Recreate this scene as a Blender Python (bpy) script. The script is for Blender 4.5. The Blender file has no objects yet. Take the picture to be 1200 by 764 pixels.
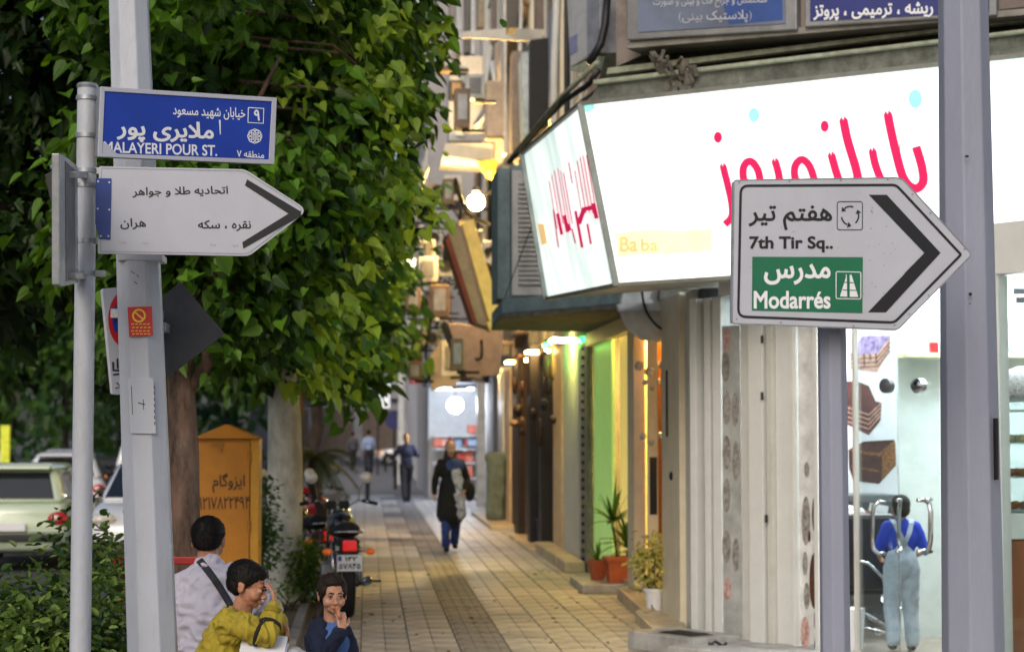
import bpy, math, random
from math import sin, cos, pi, tan, atan, radians, sqrt
from mathutils import Vector as V, Matrix, noise, Euler, Quaternion
random.seed(7)
SC = bpy.context.scene
COL = SC.collection

# ------------------------------------------------------------------ camera, world, sun, exposure
FPX, HZ, VPX, CAMH = 2200.0, 505.0, 430.0, 1.75
YAW, PITCH = atan((600 - VPX) / FPX), atan((HZ - 382) / FPX)
cam = bpy.data.cameras.new('camera')
camo = bpy.data.objects.new('camera', cam)
COL.objects.link(camo)
SC.camera = camo
camo.location = (0, 0, CAMH)
camo.rotation_euler = (pi / 2 + PITCH, 0, -YAW)
cam.sensor_width = 36
cam.lens = 36 * FPX / 1200
cam.clip_end = 2000
cam.clip_start = 0.05
cam.dof.use_dof = True
cam.dof.focus_distance = 8.2
cam.dof.aperture_fstop = 3.2
cam.dof.aperture_blades = 9

world = bpy.data.worlds.new('World')
SC.world = world
world.use_nodes = True
wn = world.node_tree
sky = wn.nodes.new('ShaderNodeTexSky')
sky.sky_type = 'NISHITA'
sky.sun_disc = False
SUN_EL, SUN_AZ = 34.0, 200.0
sky.sun_elevation = radians(SUN_EL)
sky.sun_rotation = radians(SUN_AZ)
sky.dust_density = 4
sky.air_density = 1.0
wn.links.new(sky.outputs[0], wn.nodes['Background'].inputs[0])
wn.nodes['Background'].inputs[1].default_value = 0.078
sun = bpy.data.lights.new('sun', 'SUN')
sun.energy = 0.5
sun.angle = radians(30)
sun.color = (1, .96, .9)
suno = bpy.data.objects.new('sun', sun)
COL.objects.link(suno)
_az = radians(SUN_AZ)
_d = V((sin(_az) * cos(radians(SUN_EL)), cos(_az) * cos(radians(SUN_EL)), sin(radians(SUN_EL))))
suno.rotation_euler = (-_d).to_track_quat('-Z', 'Y').to_euler()
SC.view_settings.view_transform = 'Standard'
SC.view_settings.look = 'None'
SC.view_settings.gamma = 1
SC.view_settings.exposure = 0.68

# ------------------------------------------------------------------ rays from the photograph
FW = V((sin(YAW) * cos(PITCH), cos(YAW) * cos(PITCH), sin(PITCH)))
RT = V((cos(YAW), -sin(YAW), 0))
UP = RT.cross(FW)
O = V((0, 0, CAMH))
def ray(px, py):
    return FW * FPX + RT * (px - 600) - UP * (py - 382)
def at(px, py, Y):
    d = ray(px, py)
    return O + d * (Y / d.y)
def atX(px, py, X):
    d = ray(px, py)
    return O + d * (X / d.x)
def YX(px, X):
    return atX(px, HZ, X).y
def zat(py, px, Y):
    return at(px, py, Y).z
class Plane:
    """a plane through three points; hit(px,py,off) = where the sight line meets it, moved off metres to the viewer's side"""
    def __init__(s, a, b, c):
        s.p = V(a); s.n = (V(b) - s.p).cross(V(c) - s.p).normalized()
        if s.n.dot(O - s.p) < 0: s.n = -s.n
    def hit(s, px, py, off=0.0):
        d = ray(px, py)
        t = (s.p - O).dot(s.n) / d.dot(s.n)
        return O + d * t + s.n * off
def vplane(x0, y0, x1, y1):
    return Plane((x0, y0, 0), (x1, y1, 0), (x0, y0, 1))

# ------------------------------------------------------------------ materials
def lin(c):
    if isinstance(c, str):
        c = c.lstrip('#'); c = [int(c[i:i + 2], 16) / 255 for i in (0, 2, 4)]
        c = [x / 12.92 if x <= .04045 else ((x + .055) / 1.055) ** 2.4 for x in c]
    return (*c[:3], 1)
MATS = {}
def mat(name, col, rough=.6, metal=0, var=.15, scale=6, bump=.0, bscale=40, spec=.5, col2=None, emis=None, estr=0,
        alpha=None, trans=0, rnd=0, stretch=None, coat=0, dirt=0, dirtcol=(.12, .1, .08)):
    if name in MATS: return MATS[name]
    m = bpy.data.materials.new(name); m.use_nodes = True
    nt = m.node_tree; N = nt.nodes; L = nt.links
    b = N['Principled BSDF']
    c = lin(col)
    tc = N.new('ShaderNodeTexCoord'); mp = N.new('ShaderNodeMapping')
    L.new(tc.outputs['Object'], mp.inputs[0])
    if stretch: mp.inputs['Scale'].default_value = stretch
    nz = N.new('ShaderNodeTexNoise'); nz.inputs['Scale'].default_value = scale; nz.inputs['Detail'].default_value = 6
    nz.inputs['Roughness'].default_value = .65
    L.new(mp.outputs[0], nz.inputs[0])
    mx = N.new('ShaderNodeMixRGB')
    c2 = lin(col2) if col2 else tuple(x * (1 - var * 2) for x in c[:3]) + (1,)
    rmp = N.new('ShaderNodeMapRange'); rmp.inputs[1].default_value = .38; rmp.inputs[2].default_value = .66
    L.new(nz.outputs[0], rmp.inputs[0]); L.new(rmp.outputs[0], mx.inputs[0])
    mx.inputs[1].default_value = tuple(min(1, x * (1 + var * .4)) for x in c[:3]) + (1,)
    mx.inputs[2].default_value = c2
    out = mx.outputs[0]
    if dirt:
        n2 = N.new('ShaderNodeTexNoise'); n2.inputs['Scale'].default_value = 2.3; n2.inputs['Detail'].default_value = 9
        n2.inputs['Roughness'].default_value = .75
        m2 = N.new('ShaderNodeMapping'); m2.inputs['Scale'].default_value = (1.6, 1.6, .5)
        L.new(tc.outputs['Object'], m2.inputs[0]); L.new(m2.outputs[0], n2.inputs[0])
        r2 = N.new('ShaderNodeMapRange'); r2.inputs[1].default_value = .5; r2.inputs[2].default_value = .75; r2.inputs[4].default_value = dirt
        L.new(n2.outputs[0], r2.inputs[0])
        x2 = N.new('ShaderNodeMixRGB'); L.new(r2.outputs[0], x2.inputs[0]); L.new(out, x2.inputs[1])
        x2.inputs[2].default_value = (*dirtcol, 1); out = x2.outputs[0]
    if rnd:
        oi = N.new('ShaderNodeObjectInfo'); h = N.new('ShaderNodeHueSaturation')
        r3 = N.new('ShaderNodeMapRange'); r3.inputs[3].default_value = 1 - rnd; r3.inputs[4].default_value = 1 + rnd
        L.new(oi.outputs['Random'], r3.inputs[0]); L.new(r3.outputs[0], h.inputs['Value']); L.new(out, h.inputs['Color'])
        out = h.outputs[0]
    L.new(out, b.inputs['Base Color'])
    b.inputs['Roughness'].default_value = rough
    rr = N.new('ShaderNodeMapRange'); rr.inputs[3].default_value = max(0, rough - .08); rr.inputs[4].default_value = min(1, rough + .12)
    L.new(nz.outputs[0], rr.inputs[0]); L.new(rr.outputs[0], b.inputs['Roughness'])
    b.inputs['Metallic'].default_value = metal
    b.inputs['Specular IOR Level'].default_value = spec
    b.inputs['Coat Weight'].default_value = coat
    b.inputs['Transmission Weight'].default_value = trans
    if alpha is not None: b.inputs['Alpha'].default_value = alpha
    if emis:
        b.inputs['Emission Color'].default_value = lin(emis); b.inputs['Emission Strength'].default_value = estr
    if bump:
        n3 = N.new('ShaderNodeTexNoise'); n3.inputs['Scale'].default_value = bscale; n3.inputs['Detail'].default_value = 5
        L.new(mp.outputs[0], n3.inputs[0])
        bp = N.new('ShaderNodeBump'); bp.inputs['Strength'].default_value = bump; bp.inputs['Distance'].default_value = .02
        L.new(n3.outputs[0], bp.inputs['Height']); L.new(bp.outputs[0], b.inputs['Normal'])
    MATS[name] = m
    return m
def leafmat(name, c1, c2, trans=.35, rough=.45):
    """green leaf: each leaf its own tint between c1 and c2, light passes through the blade"""
    m = bpy.data.materials.new(name); m.use_nodes = True
    nt = m.node_tree; N = nt.nodes; L = nt.links
    b = N['Principled BSDF']; out = N['Material Output']
    a = N.new('ShaderNodeAttribute'); a.attribute_name = 'tint'
    mx = N.new('ShaderNodeMixRGB'); L.new(a.outputs['Fac'], mx.inputs[0])
    mx.inputs[1].default_value = lin(c1); mx.inputs[2].default_value = lin(c2)
    L.new(mx.outputs[0], b.inputs['Base Color']); b.inputs['Roughness'].default_value = rough
    b.inputs['Specular IOR Level'].default_value = .35
    t = N.new('ShaderNodeBsdfTranslucent')
    h = N.new('ShaderNodeHueSaturation'); h.inputs['Hue'].default_value = .48; h.inputs['Value'].default_value = 1.5; h.inputs['Saturation'].default_value = 1.1
    L.new(mx.outputs[0], h.inputs['Color']); L.new(h.outputs[0], t.inputs[0])
    ms = N.new('ShaderNodeMixShader'); ms.inputs[0].default_value = trans
    L.new(b.outputs[0], ms.inputs[1]); L.new(t.outputs[0], ms.inputs[2]); L.new(ms.outputs[0], out.inputs[0])
    MATS[name] = m
    return m
def glass(name, tint=(.9, .95, .95), fac=.015, rough=.02):
    """thin shop or car glass: mostly see-through with a mirror coat"""
    m = bpy.data.materials.new(name); m.use_nodes = True
    nt = m.node_tree; N = nt.nodes; L = nt.links
    N.remove(N['Principled BSDF']); out = N['Material Output']
    tr = N.new('ShaderNodeBsdfTransparent'); tr.inputs[0].default_value = (*tint, 1)
    g = N.new('ShaderNodeBsdfGlossy'); g.inputs['Roughness'].default_value = rough
    fr = N.new('ShaderNodeFresnel'); fr.inputs[0].default_value = 1.5
    ad = N.new('ShaderNodeMath'); ad.operation = 'MULTIPLY_ADD'; ad.inputs[1].default_value = .45; ad.inputs[2].default_value = fac; L.new(fr.outputs[0], ad.inputs[0]); ad.use_clamp = True
    ms = N.new('ShaderNodeMixShader'); L.new(ad.outputs[0], ms.inputs[0]); L.new(tr.outputs[0], ms.inputs[1]); L.new(g.outputs[0], ms.inputs[2])
    L.new(ms.outputs[0], out.inputs[0]); MATS[name] = m
    return m

# ------------------------------------------------------------------ mesh building
class MB:
    def __init__(s): s.v = []; s.f = []; s.mi = []; s.cur = 0
    def add(s, vs, fs):
        n = len(s.v); s.v += [tuple(x) for x in vs]; s.f += [tuple(i + n for i in f) for f in fs]; s.mi += [s.cur] * len(fs)
        return s
    def box(s, x0, x1, y0, y1, z0, z1, M=None):
        vs = [V((x, y, z)) for x in (x0, x1) for y in (y0, y1) for z in (z0, z1)]
        if M: vs = [M @ v for v in vs]
        return s.add(vs, [(0, 1, 3, 2), (4, 6, 7, 5), (0, 4, 5, 1), (2, 3, 7, 6), (0, 2, 6, 4), (1, 5, 7, 3)])
    def cbox(s, c, sz, M=None):
        c = V(c); h = V(sz) / 2
        if M is None: return s.box(c.x - h.x, c.x + h.x, c.y - h.y, c.y + h.y, c.z - h.z, c.z + h.z)
        return s.box(-h.x, h.x, -h.y, h.y, -h.z, h.z, Matrix.Translation(c) @ M.to_4x4())
    def hexa(s, a, b):
        """two quads of four points each, joined"""
        return s.add(list(a) + list(b), [(3, 2, 1, 0), (4, 5, 6, 7), (0, 1, 5, 4), (1, 2, 6, 5), (2, 3, 7, 6), (3, 0, 4, 7)])
    def prism(s, pts, off):
        n = len(pts); off = V(off); pts = [V(p) for p in pts]
        return s.add(pts + [p + off for p in pts], [tuple(range(n)), tuple(range(2 * n - 1, n - 1, -1))] + [(i, i + n, (i + 1) % n + n, (i + 1) % n) for i in range(n)])
    def face(s, pts):
        return s.add(pts, [tuple(range(len(pts)))])
    def tube(s, pts, r, n=8, cap=True, r2=None):
        pts = [V(p) for p in pts]; k = len(pts); base = len(s.v); vs = []; prev = None
        for i, p in enumerate(pts):
            t = (pts[min(i + 1, k - 1)] - pts[max(i - 1, 0)]).normalized()
            if prev is None:
                a = t.orthogonal().normalized()
            else:
                a = (prev - t * prev.dot(t)).normalized()
            prev = a; b = t.cross(a)
            rr = r if r2 is None else r + (r2 - r) * i / (k - 1)
            if isinstance(r, (list, tuple)): rr = r[i]
            vs += [p + (a * cos(2 * pi * j / n) + b * sin(2 * pi * j / n)) * rr for j in range(n)]
        fs = [(i * n + j, i * n + (j + 1) % n, (i + 1) * n + (j + 1) % n, (i + 1) * n + j) for i in range(k - 1) for j in range(n)]
        if cap: fs += [tuple(range(n - 1, -1, -1)), tuple(range((k - 1) * n, k * n))]
        return s.add(vs, fs)
    def lathe(s, prof, n=20, M=None, c=(0, 0, 0)):
        """prof: list of (r,z), revolved about z"""
        c = V(c); vs = []
        for r, z in prof:
            for j in range(n):
                p = V((r * cos(2 * pi * j / n), r * sin(2 * pi * j / n), z))
                if M: p = M @ p
                vs.append(p + c)
        k = len(prof)
        fs = [(i * n + j, i * n + (j + 1) % n, (i + 1) * n + (j + 1) % n, (i + 1) * n + j) for i in range(k - 1) for j in range(n)]
        fs += [tuple(range(n - 1, -1, -1)), tuple(range((k - 1) * n, k * n))]
        return s.add(vs, fs)
    def ell(s, c, r, M=None, n=14, m=9):
        c = V(c); vs = []; 
        if isinstance(r, (int, float)): r = (r, r, r)
        def tf(p):
            p = V((p[0] * r[0], p[1] * r[1], p[2] * r[2]))
            return (M @ p if M else p) + c
        vs.append(tf((0, 0, -1)))
        for i in range(1, m):
            a = -pi / 2 + pi * i / m
            for j in range(n):
                vs.append(tf((cos(a) * cos(2 * pi * j / n), cos(a) * sin(2 * pi * j / n), sin(a))))
        vs.append(tf((0, 0, 1)))
        fs = [(0, 1 + (j + 1) % n, 1 + j) for j in range(n)]
        for i in range(m - 2):
            for j in range(n):
                fs.append((1 + i * n + j, 1 + i * n + (j + 1) % n, 1 + (i + 1) * n + (j + 1) % n, 1 + (i + 1) * n + j))
        last = len(vs) - 1; b = 1 + (m - 2) * n
        fs += [(last, b + j, b + (j + 1) % n) for j in range(n)]
        return s.add(vs, fs)
    def cap(s, a, b, r0, r1, n=12):
        """tapered limb with round ends"""
        a = V(a); b = V(b); t = (b - a); L = t.length or 1e-6; t /= L
        pts = []; rs = []
        for k in range(1, 5):
            q = pi / 2 * k / 5; pts.append(a - t * r0 * cos(q)); rs.append(r0 * sin(q))
        pts += [a, b]; rs += [r0, r1]
        for k in range(4, 0, -1):
            q = pi / 2 * k / 5; pts.append(b + t * r1 * cos(q)); rs.append(r1 * sin(q))
        return s.tube(pts, rs, n)
    def xf(s, M):
        s.v = [tuple(M @ V(p)) for p in s.v]; return s
def setp(o, **k):
    for a, b in k.items():
        if b is not None: o[a] = b
    return o
def link_mesh(name, me, m, parent=None, smooth=False, label=None):
    o = bpy.data.objects.new(name, me); COL.objects.link(o)
    if m is not None:
        me.materials.clear()
        for x in (m if isinstance(m, (list, tuple)) else [m]): me.materials.append(x)
    if smooth: me.shade_smooth()
    if parent is not None:
        o.parent = parent
        if parent.type == 'EMPTY': o.matrix_parent_inverse = Matrix.Translation(-parent.location)
    if label: o['label'] = label
    return o
def mk(mb, name, m, parent=None, smooth=False, label=None, bevel=0, auto=False, seg=2):
    me = bpy.data.meshes.new(name)
    me.from_pydata(mb.v, [], mb.f)
    if isinstance(m, (list, tuple)): me.polygons.foreach_set('material_index', mb.mi)
    me.update()
    import bmesh
    bm = bmesh.new(); bm.from_mesh(me); bmesh.ops.recalc_face_normals(bm, faces=bm.faces)
    if bevel:
        bmesh.ops.bevel(bm, geom=[e for e in bm.edges if len(e.link_faces) == 2 and e.calc_face_angle(0) > .6], offset=bevel, segments=seg, affect='EDGES', profile=.5)
    bm.to_mesh(me); bm.free()
    o = link_mesh(name, me, None, parent, smooth, label)
    for x in (m if isinstance(m, (list, tuple)) else [m]): me.materials.append(x)
    if auto: me.set_sharp_from_angle(angle=radians(38)) if hasattr(me, 'set_sharp_from_angle') else None
    if auto or smooth:
        me.shade_smooth()
        if auto:
            me.set_sharp_from_angle(angle=radians(38))
    return o
def thing(name, label, cat, loc=(0, 0, 0), group=None):
    o = bpy.data.objects.new(name, None); COL.objects.link(o); o.location = loc; o.empty_display_size = .1
    return setp(o, label=label, category=cat, group=group)
def tag(o, label, cat, group=None, kind=None):
    return setp(o, label=label, category=cat, group=group, kind=kind)
def struct(mb, name, m, smooth=False):
    o = mk(mb, name, m, smooth=smooth); o['kind'] = 'structure'; return o
KIDS = None
def dup(root, loc, rz=0, label=None, group=None, swap=None, scale=None):
    r = root.copy(); COL.objects.link(r); r.location = loc; r.rotation_euler = (0, 0, rz)
    if scale: r.scale = scale
    if label: r['label'] = label
    if group: r['group'] = group
    def rec(src, dst):
        for ch in [o for o in list(COL.objects) if o.parent is src]:
            c = ch.copy(); COL.objects.link(c); c.parent = dst
            if swap and c.data and len(c.data.materials) and c.data.materials[0] and c.data.materials[0].name in swap:
                c.data = c.data.copy(); c.data.materials[0] = MATS[swap[ch.data.materials[0].name]]
            rec(ch, c)
    rec(root, r)
    return r
def blob(mb, name, m, parent=None, voxel=.006, smooth=4, fold=0, fscale=9, label=None, fstretch=(1, 1, .6), factor=.5):
    """all the overlapping shapes in mb grown together into one continuous skin"""
    me = bpy.data.meshes.new(name); me.from_pydata(mb.v, [], mb.f); me.update()
    import bmesh
    bm = bmesh.new(); bm.from_mesh(me); bmesh.ops.recalc_face_normals(bm, faces=bm.faces); bm.to_mesh(me); bm.free()
    t = bpy.data.objects.new('tmp', me); COL.objects.link(t)
    r = t.modifiers.new('r', 'REMESH'); r.mode = 'VOXEL'; r.voxel_size = voxel
    if smooth:
        s = t.modifiers.new('s', 'SMOOTH'); s.factor = factor; s.iterations = smooth
    dg = bpy.context.evaluated_depsgraph_get()
    me2 = bpy.data.meshes.new_from_object(t.evaluated_get(dg))
    bpy.data.objects.remove(t); bpy.data.meshes.remove(me)
    me2.name = name
    if fold:
        nr = [v.normal.copy() for v in me2.vertices]
        for v, n in zip(me2.vertices, nr):
            p = V((v.co.x * fstretch[0], v.co.y * fstretch[1], v.co.z * fstretch[2])) * fscale
            q = p + noise.noise_vector(p * .7) * 1.1
            a = 1 - abs(noise.noise(q)) * 2.4
            v.co += n * fold * (a * .8 + noise.noise(q * 2.3) * .5)
    return link_mesh(name, me2, m, parent, True, label)

# ------------------------------------------------------------------ lettering
FORMS = {'ا': (0xFE8D, 0xFE8E, 0, 0), 'ب': (0xFE8F, 0xFE90, 0xFE91, 0xFE92), 'پ': (0xFB56, 0xFB57, 0xFB58, 0xFB59), 'ت': (0xFE95, 0xFE96, 0xFE97, 0xFE98),
 'ج': (0xFE9D, 0xFE9E, 0xFE9F, 0xFEA0), 'ح': (0xFEA1, 0xFEA2, 0xFEA3, 0xFEA4), 'خ': (0xFEA5, 0xFEA6, 0xFEA7, 0xFEA8), 'د': (0xFEA9, 0xFEAA, 0, 0),
 'ر': (0xFEAD, 0xFEAE, 0, 0), 'ز': (0xFEAF, 0xFEB0, 0, 0), 'س': (0xFEB1, 0xFEB2, 0xFEB3, 0xFEB4), 'ش': (0xFEB5, 0xFEB6, 0xFEB7, 0xFEB8),
 'ص': (0xFEB9, 0xFEBA, 0xFEBB, 0xFEBC), 'ط': (0xFEC1, 0xFEC2, 0xFEC3, 0xFEC4), 'ع': (0xFEC9, 0xFECA, 0xFECB, 0xFECC), 'ف': (0xFED1, 0xFED2, 0xFED3, 0xFED4),
 'ق': (0xFED5, 0xFED6, 0xFED7, 0xFED8), 'ک': (0xFB8E, 0xFB8F, 0xFB90, 0xFB91), 'گ': (0xFB92, 0xFB93, 0xFB94, 0xFB95), 'ل': (0xFEDD, 0xFEDE, 0xFEDF, 0xFEE0),
 'م': (0xFEE1, 0xFEE2, 0xFEE3, 0xFEE4), 'ن': (0xFEE5, 0xFEE6, 0xFEE7, 0xFEE8), 'و': (0xFEED, 0xFEEE, 0, 0), 'ه': (0xFEE9, 0xFEEA, 0xFEEB, 0xFEEC),
 'ی': (0xFBFC, 0xFBFD, 0xFBFE, 0xFBFF), 'ـ': (0x640, 0x640, 0x640, 0x640)}
def fa(s):
    s = s.replace('لا', '\u0001'); out = []
    F = dict(FORMS); F['\u0001'] = (0xFEFB, 0xFEFC, 0, 0)
    for i, c in enumerate(s):
        if c not in F: out.append(c); continue
        pj = i > 0 and s[i - 1] in F and F[s[i - 1]][2] != 0
        nj = F[c][2] != 0 and i + 1 < len(s) and s[i + 1] in F
        out.append(chr(F[c][3 if pj and nj else 1 if pj else 2 if nj else 0]))
    o = []; num = ''
    for c in out:                       # visual order, digit runs kept left to right
        if c in '0123456789۰۱۲۳۴۵۶۷۸۹': num += c
        else:
            if num: o.append(num); num = ''
            o.append(c)
    if num: o.append(num)
    return ''.join(reversed(o))
_TC = {}
def text_geo(s, bold=0.0):
    """outline of the lettering, filled by winding number so that overlapping strokes stay whole"""
    import numpy as np
    from mathutils.geometry import delaunay_2d_cdt
    k = (s, bold)
    if k in _TC: return _TC[k]
    c = bpy.data.curves.new('t', 'FONT'); c.body = s; c.size = 1; c.resolution_u = 4; c.offset = bold; c.fill_mode = 'NONE'
    o = bpy.data.objects.new('t', c); COL.objects.link(o)
    dg = bpy.context.evaluated_depsgraph_get()
    me = bpy.data.meshes.new_from_object(o.evaluated_get(dg))
    P = np.array([(v.co.x, v.co.y) for v in me.vertices]); E = np.array([tuple(e.vertices) for e in me.edges])
    bpy.data.objects.remove(o); bpy.data.meshes.remove(me); bpy.data.curves.remove(c)
    nb = {}
    for a, b_ in E: nb.setdefault(a, []).append(b_); nb.setdefault(b_, []).append(a)
    seen = set(); D = []; loops = []
    for st in range(len(P)):                      # walk each closed outline in vertex order
        if st in seen or st not in nb: continue
        lp = [st]; seen.add(st); cur = st; prev = -1
        nx = (st + 1) if (st + 1) in nb[st] else nb[st][0]
        while nx != st:
            lp.append(nx); seen.add(nx); prev, cur = cur, nx
            nn = [q for q in nb[cur] if q != prev]
            if not nn: break
            nx = nn[0]
        loops.append(lp); D += [(lp[i], lp[(i + 1) % len(lp)]) for i in range(len(lp))]
    if bold:
        area = sum(P[a][0] * P[b_][1] - P[b_][0] * P[a][1] for a, b_ in D); sg = 1 if area > 0 else -1; Q = P.copy()
        for lp in loops:
            n = len(lp)
            for i in range(n):
                p0, p1, p2 = P[lp[i - 1]], P[lp[i]], P[lp[(i + 1) % n]]
                d1 = p1 - p0; d2 = p2 - p1; d1 = d1 / (np.hypot(*d1) + 1e-9); d2 = d2 / (np.hypot(*d2) + 1e-9)
                m_ = np.array((d1[1] + d2[1], -d1[0] - d2[0])); L2 = (m_ ** 2).sum(); m_ = m_ * 2 / max(L2, 1.2)
                Q[lp[i]] = p1 + m_ * sg * bold
        P = Q
    D = np.array(D); A = P[D[:, 0]]; B = P[D[:, 1]]
    vo, eo, fo, _, _, _ = delaunay_2d_cdt([V(p) for p in P], [tuple(int(x) for x in e) for e in D], [], 0, 1e-6)
    VO = np.array([tuple(v) for v in vo]); F = np.array(fo); Cn = VO[F].mean(axis=1)
    up = (A[:, 1][None] <= Cn[:, 1][:, None]) & (B[:, 1][None] > Cn[:, 1][:, None]); dn = (A[:, 1][None] > Cn[:, 1][:, None]) & (B[:, 1][None] <= Cn[:, 1][:, None])
    cr = (B[:, 0] - A[:, 0])[None] * (Cn[:, 1][:, None] - A[:, 1][None]) - (Cn[:, 0][:, None] - A[:, 0][None]) * (B[:, 1] - A[:, 1])[None]
    wn_ = (up & (cr > 0)).sum(1) - (dn & (cr < 0)).sum(1)
    fs = [tuple(int(x) for x in f) for f in F[wn_ != 0]]
    used = sorted(set(i for f in fs for i in f)); mp = {u: i for i, u in enumerate(used)}
    vs = [V((VO[u][0], VO[u][1], 0)) for u in used]; fs = [tuple(mp[i] for i in f) for f in fs]
    _TC[k] = (vs, fs); return vs, fs
def text_px(s, x0, y0, x1, y1, pl, off, name, m, parent, bold=0.0, dy0=0, dy1=0, label=None, mb=None):
    """lettering fitted to the photograph's box x0..x1, y0..y1 on a plane; dy1 slants the right end"""
    vs, fs = text_geo(s, bold)
    ax, bx = min(v.x for v in vs), max(v.x for v in vs); ay, by = min(v.y for v in vs), max(v.y for v in vs)
    P = [pl.hit(x0, y1 + dy0, off), pl.hit(x1, y1 + dy1, off), pl.hit(x1, y0 + dy1, off), pl.hit(x0, y0 + dy0, off)]
    out = []
    for v in vs:
        u = (v.x - ax) / (bx - ax); w = (v.y - ay) / (by - ay)
        out.append(P[0] * (1 - u) * (1 - w) + P[1] * u * (1 - w) + P[2] * u * w + P[3] * (1 - u) * w)
    if mb is not None: mb.add(out, fs); return mb
    b = MB(); b.add(out, fs); return mk(b, name, m, parent, label=label)
def smoothline(pts, n=6):
    P = [V((p[0], p[1])) for p in pts]; out = []
    for i in range(len(P) - 1):
        p0, p1, p2, p3 = P[max(i - 1, 0)], P[i], P[i + 1], P[min(i + 2, len(P) - 1)]
        for k in range(n):
            t = k / n
            out.append(.5 * ((2 * p1) + (p2 - p0) * t + (2 * p0 - 5 * p1 + 4 * p2 - p3) * t * t + (3 * p1 - p0 - 3 * p2 + p3) * t ** 3))
    out.append(P[-1]); return out
def stroke(mb, pts, w, pl, off, n=6, closed=False, w2=None):
    """a flat painted line of width w (photo px) along pts on plane pl"""
    q = smoothline(pts, n) if n else [V(p) for p in pts]
    k = len(q); L = []; R = []
    for i, p in enumerate(q):
        a = q[max(i - 1, 0)]; b = q[min(i + 1, k - 1)]
        if closed and i in (0, k - 1): a = q[k - 2]; b = q[1]
        t = (b - a).normalized() if (b - a).length > 0 else V((1, 0)); nn = V((-t.y, t.x))
        ww = (w if w2 is None else w + (w2 - w) * i / (k - 1)) / 2
        L.append(pl.hit(*(p + nn * ww), off)); R.append(pl.hit(*(p - nn * ww), off))
    mb.add(L + R, [(i, i + 1, k + i + 1, k + i) for i in range(k - 1)]); return mb
def disc(mb, cx, cy, rx, ry, pl, off, n=20, a0=0, a1=2 * pi):
    full = a1 - a0 > 6.28
    pts = [pl.hit(cx + rx * cos(a0 + (a1 - a0) * i / n), cy + ry * sin(a0 + (a1 - a0) * i / n), off) for i in range(n if full else n + 1)]
    mb.face(pts); return mb
def polypx(mb, pts, pl, off):
    mb.face([pl.hit(x, y, off) for x, y in pts]); return mb
def plate(mb, pts, pl, front, thick):
    """a board whose outline is traced on plane pl, with its front face `front` metres before it and real thickness"""
    a = [pl.hit(x, y, front) for x, y in pts]
    mb.prism(a, -pl.n * thick); return mb
def roundpx(pts, r, k=4):
    out = []; n = len(pts)
    for i in range(n):
        p0, p, p2 = V(pts[i - 1]), V(pts[i]), V(pts[(i + 1) % n])
        rr = r[i] if isinstance(r, (list, tuple)) else r
        if rr <= 0: out.append(tuple(p)); continue
        a = p + (p0 - p).normalized() * rr; b = p + (p2 - p).normalized() * rr
        for j in range(k + 1):
            t = j / k; out.append(tuple(a * (1 - t) ** 2 + p * 2 * t * (1 - t) + b * t * t))
    return out
# ------------------------------------------------------------------ shared materials
polem = mat('pole_paint', '#b6bcc8', rough=.42, var=.06, scale=3, bump=.12, bscale=60, dirt=.55, dirtcol=(.25, .24, .23), stretch=(1, 1, .3))
galv = mat('galvanised', '#9fa5ac', rough=.38, metal=.6, var=.12, scale=14, bump=.05)
signw = mat('sign_white', '#b4b8c5', rough=.3, var=.04, scale=3, dirt=.3, dirtcol=(.42, .42, .44), coat=.2)
signedge = mat('sign_edge', '#8f949c', rough=.4, metal=.4, var=.15, scale=20, dirt=.5, dirtcol=(.15, .14, .13))
blackp = mat('sign_black', '#14151c', rough=.4, var=.1)
greenp = mat('sign_green', '#0f6b4b', rough=.35, var=.08, scale=8)
bluep = mat('sign_blue', '#1f3fa8', rough=.35, var=.1, scale=5)
whitep = mat('white_print', '#e4e6ec', rough=.4, var=.03)
redp = mat('red_print', '#c01a22', rough=.4, var=.08)
yelp = mat('yellow_print', '#f0c020', rough=.4, var=.05)
rubber = mat('rubber', '#17171a', rough=.8, var=.2, bump=.2)
darkm = mat('dark_metal', '#1c1d20', rough=.45, metal=.3)
chrome = mat('chrome', '#c8ccd2', rough=.14, metal=1, var=.05)
white = mat('white_paint', '#d3d5d3', rough=.45, var=.03, dirt=.1, dirtcol=(.4, .38, .34))
concrete = mat('concrete', '#8d8a86', rough=.85, var=.16, scale=5, bump=.3, bscale=50, dirt=.5)
cglass = glass('clear_glass')
dglass = mat('dark_glass', '#10151a', rough=.08, var=.2, spec=.8, coat=.6)

# ------------------------------------------------------------------ ground, road, pavement
asphalt = mat('asphalt', '#4b4c50', rough=.85, var=.15, scale=2.5, bump=.35, bscale=120, dirt=.35, dirtcol=(.12, .12, .12))
pavb = mat('pavement_bed', '#7a7264', rough=.95, var=.2, scale=8, bump=.3)
tilem = mat('paving_tile', '#b8ad9a', rough=.42, var=.2, scale=3.2, bump=.25, bscale=90, rnd=.22, dirt=.6, dirtcol=(.11, .095, .075))
tileg = mat('paving_tile_grey', '#b0afb3', rough=.42, var=.13, scale=3, bump=.25, bscale=90, rnd=.14, dirt=.3, dirtcol=(.1, .1, .11))
tiled = mat('paving_tile_dark', '#828087', rough=.6, var=.13, scale=3, bump=.25, bscale=90, rnd=.12, dirt=.3, dirtcol=(.08, .08, .085))
tact = mat('tactile_tile', '#948a7b', rough=.55, var=.16, scale=4, bump=.2, rnd=.1, dirt=.4, dirtcol=(.09, .08, .07))
soilm = mat('soil', '#6e604b', rough=.98, var=.35, scale=9, bump=.9, bscale=45, dirt=.5, dirtcol=(.06, .05, .035))
b = MB(); b.box(-300, 300, -60, 500, -.5, -.132); struct(b, 'ground', mat('ground_earth', '#55564f', rough=.95, var=.2, scale=.5))
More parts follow.
